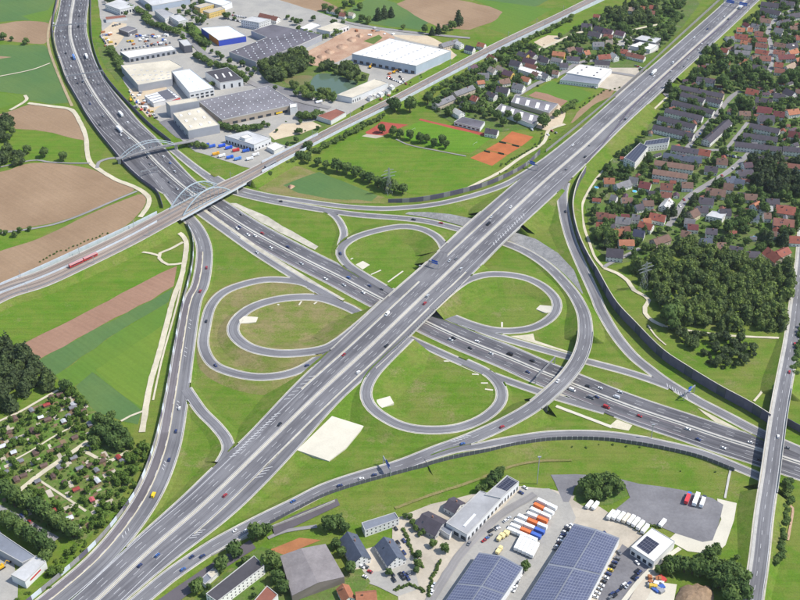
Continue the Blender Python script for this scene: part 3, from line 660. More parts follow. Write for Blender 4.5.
# ------------------------------------------------------------------ paths and streets
def path(name, label, pts, w_, mat, z=.40):
    PATHN[0] += 1
    wy = Way([(x, y, z+.004*PATHN[0], w_/2, w_/2) for x, y in pts], 5); wy.wl = wy.wl*(1+RNG.normal(0, .06, len(wy.S))); wy.wr = wy.wr*(1+RNG.normal(0, .06, len(wy.S)))
    mb = MB(); strip(mb, wy.off(wy.wl), wy.off(-wy.wr), wy.S, u=(0, w_)); o = mb.build(name, mat); struct(o, label); PATHS.append(wy); return wy
PATHN = [0]; PATHS = []
path('path', 'grey path between sports meadow and football pitch', [(396,139),(410,145),(440,151),(466,156)], 2, M_street)
path('path', 'pale concrete strip running from the flyover to the gravel square', [(556,406),(580,415),(612,427)], 3, M_white)
for k_, (a_, b_) in enumerate([((403,271),(388,282)),((381,270),(371,274.5)),((353,258),(347,261)),((354,315),(341,326)),((471,300),(457,313)),((461,297),(469,302)),((472,374),(479,374.5)),((481,383),(488,383)),((485,389),(493,390)),((444,361),(453,361)),((275,302),(279,305)),((299,305),(302,300.5)),((314,304),(318,301)),((330,305),(335,303.5)),((583,313),(577,318)),((575,325),(574,334)),((502,322),(502,329)),((640,424.6),(655,428))]):
    path('drain_channel', 'short white concrete drain beside a slip road', [a_, ((a_[0]+b_[0])/2, (a_[1]+b_[1])/2), b_], 1.5, M_white)
path('path', 'sandy track along the left side of the curving motorway', [(59,-10),(57,6),(51,20),(48,34),(49,48),(55,66),(64,88),(72,106)], 3.2, surf('tan_track', (.45,.36,.22), .3))
path('path', 'pale field track leading down to the railway', [(28,103),(50,106),(66,108),(74,112),(81,124),(86,137),(87,150),(90,162),(100,170),(117,180),(135,187),(148,196),(148,206),(140,217)], 5, M_path)
path('path', 'grey field track between the two brown fields', [(137,191),(120,198),(70,219),(35,228),(-20,235)], 3, M_street)
path('path', 'track up to the slender arch footbridge', [(97,168),(99,162),(108,158.5),(122,157)], 4, M_street)
path('path', 'field track along the hedge above the big brown field', [(-20,172),(30,160.5),(50,162),(70,163),(90,163)], 2.5, M_street)
path('path', 'small track to the sandy spot at the far left', [(25,95),(27,98),(24,102),(10,110)], 4, M_path)
path('path', 'thin track crossing the bluish green field', [(-10,78),(30,70),(50,63)], 2, M_path)
path('path', 'white gravel track running down beside the left slip road', [(165,229),(178,232),(186,241),(185,258),(181,278),(173,300),(160,350),(150,385),(142,432)], 4.6, M_path)
path('path', 'thin gravel track beside the white one', [(188,250),(178,300),(163,355),(153,400)], 1.6, M_path)
path('path', 'gravel loop path in the meadow', [(183,263),(168,264.5),(159,258),(160,253),(170,249),(183,242)], 3, M_path)
path('path', 'gravel spur in the meadow below the railway', [(160,256),(150,253),(134,251)], 2.6, M_path)
path('path', 'field edge path by the allotments', [(143,411),(130,416),(121,421)], 2, M_path)
path('path', 'tan gravel path between sports meadow and motorway', [(565,124),(549,130),(543,143),(520,158),(500,172),(480,182),(456,194)], 4, M_path)
path('path', 'tan strip beside the curved noise wall', [(534,156),(518,170),(500,180)], 2.5, M_sand)
path('path', 'pale footpath behind the noise wall of the housing estate', [(668,96),(632.5,130),(616,152),(602,171),(589,190),(582,207),(584,226),(590,244),(595,257),(604,268)], 2.6, M_path)
path('path', 'winding pale footpath beside the pine wood', [(604,268),(617,273),(628,281),(634,290),(645,296),(649,300),(645,307),(645,313),(653,321),(664,326)], 4, M_path)
path('path', 'pale footpath along the lower edge of the pine wood', [(664,326),(699,332),(732,335.7),(786,338)], 2.6, M_path)
path('path', 'thin worn path in the meadow by the bridge', [(779,342),(774,356),(770,368),(764,388),(754,401)], 1.8, M_path)
path('path', 'thin trail beside the noise wall', [(648,325),(655,335),(666,345)], 1.4, M_path)
path('path', 'grassy track across the lower meadow', [(395,508),(430,495),(470,482),(512,466),(540,461),(572,460)], 2.4, M_dry)
path('path', 'grey service path behind the lower slip road', [(268,538),(285,531),(317,526)], 3, M_street)
path('path', 'concrete path down to the lorry park', [(731,468),(728,482),(725,498)], 1.5, M_conc)
path('path', 'white gravel main path of the allotments', [(16,493),(40,474),(63,458.5),(88,441)], 4, M_path)
path('path', 'straight side path in the lower allotments', [(39,480),(62,495),(86,511)], 1.8, M_path)
path('path', 'path from the allotments to the red roofed shed', [(82,450),(94,456),(103,461),(112,460),(121,455),(128,451)], 3, M_path)
path('path', 'thin path through the upper allotments', [(16,459),(34,449),(52,437.5),(75,425)], 1.5, M_path)
path('path', 'pale path between the left wood and the allotments', [(-10,425),(19,412),(40,400),(58,390)], 2.2, M_path)
path('path', 'white path below the car park at the bottom right', [(622,603),(640,580),(660,562),(680,548)], 3, M_white)
path('path', 'worn path in the meadow at the far right', [(785,500),(793,508),(788,540)], 1.6, M_dirt)
path('street', 'grey street at the bottom left behind trees', [(-10,504),(17,518),(42,532),(56,540)], 6, M_street)
path('street', 'curving residential street', [(752,151),(730,170),(705,186),(687,198),(676,214),(668,226)], 6.5, M_street)
path('street', 'street along the terraced rows', [(686,150),(696,136),(708,123),(720,110),(731,97),(740,91)], 6, M_street)
path('street', 'narrow street between terraced rows', [(724,152),(748,122)], 4, M_street)
path('street', 'short residential lane', [(690,150),(705,150),(727,150),(752,152)], 4.5, M_street)
path('street', 'village street climbing to the top right', [(765,80),(771,66),(771,46),(768,32),(776,19),(796,8),(810,2)], 6, M_street)
path('street', 'street beside the supermarket in the village', [(516,96),(536,84),(560,74),(578,63),(600,60)], 6.5, M_street)
path('street', 'sandy lane into the village', [(538,50),(570,36),(590,29)], 5, M_path)
path('street', 'road passing under the diagonal motorway in the distance', [(600,71),(625,74),(645,79),(660,88),(668,96)], 6, M_street)
path('street', 'straight road behind the white hall', [(340,21),(348,22.5),(372,27),(420,33),(470,38)], 6, M_street)
path('street', 'street through the industrial estate', [(150,20),(176,30),(190,38),(200,50),(226,68),(250,82),(290,98),(330,108)], 8, M_street)
path('street', 'side street past the pine wood house', [(604,267),(612,262),(625,256),(640,248)], 4, M_street)
path('street', 'access road in the commercial area', [(428,604),(440,585),(455,562),(470,543),(500,515),(535,494)], 6, M_street)
path('street', 'village lane at the top', [(632,30),(645,27),(660,24)], 4, M_path)
# ------------------------------------------------------------------ railway
M_ballast = asphalt('railway_ballast', (.36, .30, .25), (.27, .22, .19))
M_rail = plain('rail_steel', (.16, .13, .12), .5, .5)
RAILC = [(-60,326,3,13),(0,293,4.5,13),(40,279.5,5,13),(75,264,5.6,12.5),(125,240,6.5,12),(160,221.5,7.2,11.5),(200,200,7.5,11),(230,184.5,7.3,9.5),(245,177,7,8.5),(287,154.5,6,7.5),(340,127,5,7),(400,97,4,7),(450,70.5,3.5,7),(505,42,3,7),(560,16,2.5,7),(600,-4,2,7),(660,-34,2,7)]
RW = Way([(x, y, z, h, h) for x, y, z, h in RAILC], 5)
mb = MB(); strip(mb, RW.off(RW.wl), RW.off(-RW.wr), RW.S, u=(0, 20)); rail = mb.build('railway', M_ballast); struct(rail, 'railway line on an embankment crossing the motorway')
bs0, bs1 = RW.near(168,217.5,7.2), RW.near(243,178,7)
n = len(RW.S); insp = (RW.S > bs0) & (RW.S < bs1)
for sgn, wv in ((1, RW.wl), (-1, RW.wr)):
    mb = MB(); h = RW.P[:, 2]; top = RW.off(sgn*(wv+1), -.03); q = RW.off(sgn*(wv+1+h*1.3)); q[:, 2] = -.05
    strip(mb, q, top, None, ~insp) if sgn > 0 else strip(mb, top, q, None, ~insp)
    for i, dirn in ((np.argmax(insp)-1, 1), (n-np.argmax(insp[::-1]), -1)):
        prev = q[i]
        for an in (.5, 1.05, 1.57):
            v_ = top[i][:2]+(q[i][:2]-top[i][:2])*math.cos(an)+RW.T[i]*dirn*math.sin(an)*3.5; nx = np.array((v_[0], v_[1], -.05)); mb.face([top[i], prev, nx]); prev = nx
    mb.build('embankment', M_bank, rail)
    band('edge_path', RW, (wv+1.2)*sgn if sgn > 0 else wv*sgn, wv*sgn if sgn > 0 else (wv+1.2)*sgn, -.01, M_conc, rail)
    for f in (.28, .72):
        for g in (-.75, .75):
            mb = MB(); wallrun(mb, RW, sgn*(wv*f)+g, .16, .2, .01); mb.build('track_rail', M_rail, rail)
band('sleepers', RW, RW.wl*.28+1.4, RW.wl*.28-1.4, .006, M_concd, rail); band('sleepers', RW, -RW.wr*.72+1.4, -RW.wr*.72-1.4, .006, M_concd, rail)
sel = insp; L = RW.off(RW.wl+1.2); R = RW.off(-RW.wr-1.2); dn = np.array((0, 0, -1.7))
mb = MB(); strip(mb, R+dn, L+dn, None, sel); strip(mb, L+dn, L, None, sel); strip(mb, R, R+dn, None, sel); mb.build('bridge_deck', M_pale, rail)
for d in (bs0, RW.near(190,206,7.4)*.0+bs0+(bs1-bs0)*.80, bs1):
    p, h = RW.at(d); wl_ = np.interp(d, RW.S, RW.wl)+1; c, s_ = math.cos(h), math.sin(h); mb = MB()
    mb.prism([(p[0]+c*x-s_*y, p[1]+s_*x+c*y) for x, y in ((-.9,-wl_),(.9,-wl_),(.9,wl_),(-.9,wl_))], -.1, p[2]-1.75); mb.build('bridge_support', M_conc, rail)
# tied arches
M_arch = plain('pale_blue_steel', (.36, .43, .47), .5, .1)
def arch(parent, way, d0, d1, off_, rise, r, nh, z0=0, name='arch'):
    mb = MB(); pts = []; N = 20
    for k in range(N+1):
        t = k/N; p, h = way.at(d0+(d1-d0)*t, off_); pts.append(p+np.array((0, 0, z0+rise*4*t*(1-t))))
    for k in range(N): mb.bar(pts[k], pts[k+1], r, n=6)
    mb.build(name, M_arch, parent)
    for k in range(1, nh):
        t = k/nh; p, h = way.at(d0+(d1-d0)*t, off_); mb = MB(); mb.bar(p, p+np.array((0, 0, z0+rise*4*t*(1-t))), r*.35); mb.build('hanger', M_arch, parent)
    return pts
arch_o = empty('arch_bridge', RW.at((bs0+bs1)/2)[0]*np.array((1, 1, 0)))
tag(arch_o, 'twin pale blue steel arches carrying the railway over the motorway', 'bridge')
d0, d1 = RW.near(174,213,7.3), RW.near(225,187,7.4)
class Shift:      # way seen from the empty's own origin
    def __init__(s, w_, o): s.w = w_; s.o = o
    def at(s, d, o=0, dz=0):
        p, h = s.w.at(d, o, dz); return p-s.o, h
oo = np.array(arch_o.location); sw = Shift(RW, oo)
pa = arch(arch_o, sw, d0, d1, 9.5, 14, .65, 12); pb = arch(arch_o, sw, d0, d1, -9.5, 14, .65, 12)
for k in range(5, 16, 2):
    mb = MB(); mb.bar(pa[k], pb[min(k+1, 20)], .28); mb.build('cross_brace', M_arch, arch_o)
for s_ in (9.5, -9.5):
    mb = MB()
    for k in range(24): mb.bar(sw.at(d0+(d1-d0)*k/24, s_, .5)[0], sw.at(d0+(d1-d0)*(k+1)/24, s_, .5)[0], .55)
    mb.build('tie_beam', M_arch, arch_o)
# slender arch footbridge
fb = Way([(116,158.5,6.5,2.5,2.5),(121,157.5,6.8,2.5,2.5),(148,149.5,7.2),(174,144,7),(190,141,6.5),(198,139,5)], 4)
fo = empty('arch_footbridge', (*fb.at(fb.S[-1]/2)[0][:2], 0)); tag(fo, 'slender grey arch footbridge over the motorway near the factories', 'bridge')
oo = np.array(fo.location); sw = Shift(fb, oo)
fb.P = fb.P-oo
mb = MB(); A_, B_ = fb.off(fb.wl), fb.off(-fb.wr); dn = np.array((0, 0, -.8)); strip(mb, A_, B_, fb.S); strip(mb, B_+dn, A_+dn); strip(mb, A_+dn, A_); strip(mb, B_, B_+dn); mb.build('deck', M_concd, fo)
fb.P = fb.P+oo
q0, q1 = fb.near(120,158,6.8), fb.near(176,144,7)
pa = arch(fo, sw, q0, q1, 2.6, 9, .45, 12); pb = arch(fo, sw, q0, q1, -2.6, 9, .45, 12)
for k in range(6, 15, 2): mb = MB(); mb.bar(pa[k], pb[k], .2); mb.build('cross_brace', M_arch, fo)
for d in (q0-2, q1+2):
    p, h = fb.at(d); p = p-oo; mb = MB(); mb.box(p[0]-1.5, p[0]+1.5, p[1]-1.5, p[1]+1.5, -.1, p[2]-.8); mb.build('pier', M_conc, fo)

# ------------------------------------------------------------------ noise walls: each panel a part of its own
def noise_wall(label, pts, h, mats, plen, thick=.35, posts=False, top=False, name='noise_wall', pat=None):
    wy = Way([(p[0], p[1], p[2]+(h if top else 0), .1, .1) for p in pts], 3)
    if top: wy.P[:, 2] -= h
    c0 = wy.at(wy.S[-1]/2)[0]; root = empty(name, (c0[0], c0[1], 0)); tag(root, label, 'noise barrier')
    o0 = np.array((c0[0], c0[1], 0)); n_ = max(1, int(round(wy.S[-1]/plen))); pl = wy.S[-1]/n_
    for k in range(n_):
        a, ha = wy.at(k*pl+.05); b_, hb = wy.at((k+1)*pl-.05); a = a-o0; b_ = b_-o0
        d = b_-a; L_ = np.linalg.norm(d[:2]); nn = np.array((-d[1], d[0], 0))/L_*thick/2
        mb = MB(); q = [a-nn, b_-nn, b_+nn, a+nn]; hh = h
        lo = [(p[0], p[1], -.3) for p in q]; hi = [(p[0], p[1], p[2]+hh) for p in q]
        mb.face(hi, 1 if top else 0)
        for i in range(4): mb.face([lo[i], lo[(i+1) % 4], hi[(i+1) % 4], hi[i]])
        mt_ = mats[(pat[k % len(pat)] if pat else k) % len(mats)]; mb.build('panel', [mt_, M_verge] if top else mt_, root)
    if posts:
        mb = MB()
        for k in range(n_+1):
            a, _ = wy.at(min(max(k*pl, .01), wy.S[-1]-.01)); a = a-o0; mb.bar((a[0], a[1], a[2]-.2), (a[0], a[1], a[2]+h+.15), thick*.5+.12)
        mb.build('posts', M_conc, root)
    return wy
noise_wall('dark noise wall curving round the corner of the housing estate', [(586,166,4.4),(579,178,4.2),(575,190,4),(573,203,3.6),(575,219,3),(580,236,2.4),(588,253,1.8),(597,268,1.4)], 7.0, [M_dwall, M_dglass], 8, pat=(0,0,1,0,0,1), thick=1.0, top=True)
noise_wall('tallest dark noise wall below the pine wood and meadow', [(596,266,1.4),(615,299,1),(635,321,.7),(662,348,.5),(687,365,.4),(720,385,.4),(750,401,.4),(771,414,.4)], 9.0, [M_dwall, M_dglass], 8, pat=(0,0,0,1), thick=.7, top=True)
a, b_ = sp_(A73, (372,344,7), (440,279,7)); mb = MB(); wallrun(mb, A73, -A73.wr-.7, .2, 1.9, 0, a, b_); mb.build('barrier_screen', M_dglass, A73.obj)
mb = MB()
for d in np.arange(a, b_, 3.0):
    p, h = A73.at(d, -float(np.interp(d, A73.S, A73.wr))-.7); mb.bar(p, p+np.array((0, 0, 2.2)), .22)
mb.build('barrier_posts', M_pale, A73.obj)
noise_wall('noise wall right of the road bridge at the right edge', [(786,424,.4),(800,432,.4),(830,448,.4)], 6.0, [M_dwall], 8)
noise_wall('pale crested noise wall beside the upper right motorway', [(586,164,4.4),(600,148,4.4),(618,126,4.6),(634,106,4.7),(668,74,4.7),(700,45,4.7),(728,22,4.7),(760,-8,4.7)], 2.2, [M_dwall], 9)
noise_wall('dark curved noise wall above the sports ground slip road', [(388,202,1),(410,201,1.6),(437,197,2.8),(475,188,4.2),(500,179,5),(525,166,5.4),(540,152,5.4)], 3.4, [M_dwall, M_concd], 7, pat=(0,0,1))
noise_wall('grey panelled noise wall between slip road and allotments', [(187,224,.4),(193,240,.4),(193,262,.5),(188,285,.6),(182,308,.7),(174,350,.8),(165,400,.9),(156,440,.9),(143,478,.9),(128,505,.9),(92,548,.9),(34,598,.9),(0,624,.9)], 3.6, [M_concd, M_pale, M_dwall], 8, pat=(0,1,0,0,1,2))
noise_wall('dark noise wall left of the wide motorway near the brown fields', [(60,-12,.4),(53.5,20,.4),(53,36,.4),(56,52,.4),(61,66,.4),(67,82,.4),(77,99,.4),(87,117,.4),(99,134,.4),(112,150,.4),(124,165,.4),(140,180,.4),(157,193,.4),(163,208,.4)], 4.0, [M_dwall], 9)
noise_wall('dark noise wall between wide motorway and factories', [(91,-5,.4),(91,25,.4),(93,45,.4),(98,62,.4),(106,78,.4),(118,93,.4),(134,110,.4),(150,126,.4),(171,143,.4)], 4.0, [M_dwall], 9)
noise_wall('long pale noise wall on the near side of the railway', [(262,173,6),(292,157.5,5.6),(340,132,4.8),(400,102,3.8),(450,75.5,3.4),(505,47,2.9),(560,20.5,2.4),(612,-5,2)], 3.4, [M_pale], 10)
noise_wall('pale noise wall between factories and railway', [(262,163,6.4),(300,144,5.6),(318,135,5.4)], 2.4, [M_pale], 10)
noise_wall('pale noise wall along the far side of the left railway section', [(-20,294,4.4),(40,268,5),(75,252,5.6),(125,229,6.5),(157,213,7.2)], 2.2, [M_pale], 10)
noise_wall('pale middle wall between the left railway tracks', [(-20,301,4.4),(40,278.5,5),(75,263,5.6),(125,239,6.5),(157,222,7.2)], 1.8, [M_pale], 10)
noise_wall('low grey barrier along the left edge of the upper motorway', [(546,151,5.2),(577,126,5),(603,104.5,4.9),(643,69.5,4.9),(693,23.5,4.9),(721,-2,4.9)], 1.6, [M_concd], 9)
w9 = noise_wall('dark see-through barrier along the lower slip roads', [(734,471,.5),(700,458,.6),(667,450,.8),(637,444.5,1),(600,440,1.6),(555,440,2.6),(520,444.5,3.6),(490,451,4),(450,459,3.2),(400,473,2.6),(360,484,2.2),(325,496,2),(295,511,2),(270,524,1.8)], 3.0, [plain('smoked_panel', (.115, .115, .135), .4)], 4, posts=True)
noise_wall('low concrete wall behind the lower slip road', [(212,556,1.2),(250,536,1.6),(300,516,1.9),(335,501,2)], 1.2, [M_conc], 8)
# rubble banks beside the underpass of the diagonal motorway
def bank(label, inner, outer, mat):
    V = [G(x, y, .35) for x, y in inner]+[G(x, y, z) for x, y, z in outer]; n_ = len(inner)
    f = [(i, i+1, n_+i+1, n_+i) for i in range(n_-1)]
    o = mk('rubble_bank', V, f, mat); struct(o, label)
def paved_bank(label, inner, outer, mat):
    V = [G(*q) for q in inner+outer]; n_ = len(inner); o = mk('paved_bank', V, [(i, n_+i, n_+i+1, i+1) for i in range(n_-1)], mat); struct(o, label)
M_pbank = asphalt('dark_paving', (.13, .115, .125), (.095, .085, .095))
paved_bank('dark paved bank behind the lower slip road', [(272,526,1.7),(300,512.5,1.9),(337,498.5,2)], [(275,536,.45),(302,523,.45),(340,505,.45)], M_pbank)
paved_bank('dark paved lane beside the bottom slip road', [(120,627,1.1),(172,590,1.2),(212,563,1.35),(250,540,1.6)], [(136,634,.5),(186,596,.5),(222,570,.5),(256,548,.5)], M_pbank)
bank('grey rubble slope beside the flyover approach', [(508,240),(528,250),(550,264.5),(568,284),(579,301)], [(514,232,4.2),(536,239,3.6),(558,253,3),(574,270,2.6),(583,293,2)], M_rubble)
bank('grey rubble slope beside the underpass on the left', [(405,214),(425,217),(445,221),(466,227)], [(408,212,1),(428,212,2.4),(450,214,3.4),(474,219,4.6)], M_rubble)

# ------------------------------------------------------------------ gantries, masts, pylons
M_blue = plain('blue_sign', (.02, .12, .55), .5)
def gantry(label, wy, d, o0, o1, h, signs, M_blue=M_blue, hs=.56):
    p0, hh = wy.at(d, o0); p1, _ = wy.at(d, o1); c = (p0+p1)/2; root = empty('sign_gantry', (c[0], c[1], 0)); tag(root, label, 'sign gantry')
    o_ = np.array((c[0], c[1], 0)); a, b_ = p0-o_, p1-o_; up = np.array((0, 0, h))
    for q in (a, b_): mb = MB(); mb.bar(q*np.array((1,1,0)), q+up, .35, n=6); mb.build('post', M_steel, root)
    mb = MB(); mb.bar(a+up, b_+up, .45); mb.bar(a+up*.86, b_+up*.86, .35); mb.build('truss', M_steel, root)
    for t0, t1 in signs:
        q0, q1 = a+(b_-a)*t0, a+(b_-a)*t1; t_ = np.array((math.cos(hh), math.sin(hh), 0))*.25
        mb = MB()
        for s_ in (-1, 1):
            f = [q0+up*(1-hs/2)+t_*s_, q1+up*(1-hs/2)+t_*s_, q1+up*(1+hs/2)+t_*s_, q0+up*(1+hs/2)+t_*s_]; mb.face(f if s_ < 0 else f[::-1])
        mb.build('sign_panel', M_blue, root)
gantry('sign gantry with a blue panel over the right slip road', R10, R10.near(690,397,.6), -7, 6, 7.5, [(.35,.62)])
gantry('long grey gantry across the wide motorway beside the flyover', A3, A3.near(545,373), -16, 15, 7, [(.02,.98)], M_concd, .2)
gantry('blue sign gantry over the lower slip road above the slate houses', R7, R7.near(384,470,2.4), -7, 7, 7, [(.4,.9)])
gantry('gantry with blue panels over the far end of the diagonal motorway', A73, A73.near(738,8,5), -16, 20, 7, [(.1,.4),(.6,.9)])
gantry('thin gantry across the wide motorway above the footbridge', A3, A3.near(88,78), -22, 22, 7, [(.1,.9)], M_concd, .12)
gantry('thin gantry across the wide motorway near the top edge', A3, A3.near(71,30), -22, 22, 7, [(.1,.9)], M_concd, .12)
gantry('short gantry between the two arch bridges', A3, A3.near(148,176), -26, -8, 6.5, [(.1,.9)], M_concd, .15)
gantry('blue sign gantry where the sports ground slip road joins', R7b, R7b.near(530,168,5.7), -6, 6, 6.5, [(.3,.8)])
gantry('dark sign gantry at the end of the upper loop', R5, R5.near(432,268,7), -5, 5, 6, [(.3,.9)])
def mast(label, px, py, h, r=.3):
    g = G(px, py); root = empty('lamp_mast', g); tag(root, label, 'mast')
    mb = MB(); mb.bar((0,0,0), (0,0,h), r, n=6); mb.build('pole', M_steel, root)
    mb = MB(); mb.box(-1.2,1.2,-.5,.5,h-.3,h+.4); mb.build('head', M_steel, root)
mast('tall slim mast beside the lorry park', 537, 484, 26, .3)
mast('camera mast between the wide motorway and lower slip road', 651, 439, 14, .3)
mast('lamp mast beside the pale gravel strip', 420, 274, 9); 
def pylon(label, px, py, h):
    g = G(px, py); root = empty('power_pylon', g, .5); tag(root, label, 'pylon'); b0 = h*.085
    mb = MB(); lv = [0, .2, .38, .54, .68, .8, .9, 1.0]
    ww = lambda t: b0*(1-t)**1.3+.35
    for i in range(len(lv)-1):
        a, b_ = lv[i], lv[i+1]; A_ = [(sx*ww(a), sy*ww(a), a*h) for sx, sy in ((1,1),(-1,1),(-1,-1),(1,-1))]; B_ = [(sx*ww(b_), sy*ww(b_), b_*h) for sx, sy in ((1,1),(-1,1),(-1,-1),(1,-1))]
        for k in range(4): mb.bar(A_[k], B_[k], .12); mb.bar(A_[k], B_[(k+1) % 4], .06); mb.bar(A_[(k+1) % 4], B_[k], .06)
    mb.build('lattice_tower', M_steel, root)
    for t_, l_ in ((.66, 7), (.78, 8.5), (.9, 5.5)):
        mb = MB(); mb.bar((-l_,0,h*t_), (l_,0,h*t_), .2); mb.bar((-l_,0,h*t_), (0,0,h*t_+1.6), .12); mb.bar((l_,0,h*t_), (0,0,h*t_+1.6), .12); mb.build('cross_arm', M_steel, root)
pylon('lattice power pylon standing at the hedge below the sports meadow', 389, 194, 30)
pylon('lattice power pylon rising from the pine wood', 643, 290, 30)
# catenary masts on the railway
k = 0
for d in np.arange(20, RW.S[-1]-60, 62.0):
    for sgn in (1, -1):
        p, h = RW.at(d, sgn*(np.interp(d, RW.S, RW.wl)-.2)); x, y = PX(p)
        if not (-5 < x < 805 and -5 < y < 605): continue
        root = empty('catenary_mast', p, h); q = 'far side' if sgn > 0 else 'near side'
        zone = 'left of the arch bridge' if x < 165 else ('beside the factories' if x < 420 else 'near the village')
        tag(root, f'catenary mast on railway {q} {zone}', 'mast', 'catenary masts along the railway')
        mb = MB(); mb.bar((0,0,0), (0,0,8), .22); mb.build('pole', M_steel, root)
        mb = MB(); mb.bar((0,0,6.4), (0,-sgn*4.2,6.8), .1); mb.build('arm', M_steel, root)
# red train
M_red = plain('train_red', (.55, .05, .045), .4); M_tgrey = plain('train_roof', (.50, .27, .27), .6)
def railcar(label, d, o, L_, mat, mroof, seg=1):
    p, h = RW.at(d, o); root = empty('railcar', p, h); tag(root, label, 'train', 'train on the left railway section')
    mb = MB(); x = L_/2; pr = [(-1.4,.7),(-1.4,2.9),(-1.0,3.6),(1.0,3.6),(1.4,2.9),(1.4,.7)]
    for i in range(5):
        (y0, z0), (y1, z1) = pr[i], pr[i+1]
        mb.face([(-x,y0,z0),(x,y0,z0),(x,y1,z1),(-x,y1,z1)][::-1], 1 if 1 <= i <= 3 else 0)
    mb.face([(x,*q) for q in pr], 0); mb.face([(-x,*q) for q in pr[::-1]], 0); mb.build('body', [mat, mroof], root)
    for s_ in (-1, 1):
        mb = MB(); mb.box(-x+1, x-1, s_*1.42-.02, s_*1.42+.02, 1.7, 2.6); mb.build('window_band', M_glass, root)
        mb = MB(); mb.box(s_*x*.65-1.5, s_*x*.65+1.5, -1.1, 1.1, .2, .8); mb.build('bogie', M_tyre, root)
dt = RW.near(72,263,5.6)
railcar('left red railcar on the railway beside the brown field', dt, -2.2, 14, M_red, M_tgrey); railcar('right red railcar on the railway beside the brown field', dt+15, -2.2, 14, M_red, M_tgrey)
railcar('dark locomotive on the railway right of the arch bridge', RW.near(268,165,6.5), -4.5, 16, M_dwall, M_concd)
# ------------------------------------------------------------------ buildings
ROOF = {'red': (.33, .105, .072), 'brick': (.27, .112, .082), 'maroon': (.19, .055, .055), 'orange': (.46, .185, .10), 'brown': (.24, .145, .11), 'dark': (.098, .086, .105),
        'grey': (.22, .215, .225), 'slate': (.12, .14, .19), 'purple': (.13, .075, .10), 'beige': (.50, .42, .33), 'navy': (.06, .065, .11), 'light': (.62, .61, .58), 'tan': (.45, .33, .24)}
WALLC = {'white': (.82, .80, .75), 'cream': (.68, .58, .40), 'yellow': (.72, .50, .13), 'grey': (.45, .44, .43), 'beige': (.58, .50, .40), 'blue': (.50, .57, .64)}
RW_WORD = {'red': 'red', 'brick': 'brick red', 'maroon': 'dark red', 'orange': 'orange', 'brown': 'brown', 'dark': 'dark grey', 'grey': 'grey', 'slate': 'slate blue', 'purple': 'dark purple', 'beige': 'beige', 'navy': 'navy', 'light': 'pale grey', 'tan': 'tan'}
FOOT = []   # footprints (centre, radius) that trees keep clear of
def where(x, y):
    if x < 160 and y > 380: return 'in the allotments'
    if 160 <= x < 300 and y > 480: return 'beside the bottom slip road'
    if y > 480: return 'in the lower commercial area'
    if x < 440: return 'in the industrial estate'
    if x < 660 and y < 135 and x-440 < (135-y)*2.35: return 'in the railway village' if x < 545 else 'left of the upper motorway'
    if y < 78: return 'in the top right village'
    if y < 150: return 'among the terraced rows'
    if y < 200: return 'near the curving street'
    return 'near the pine wood'
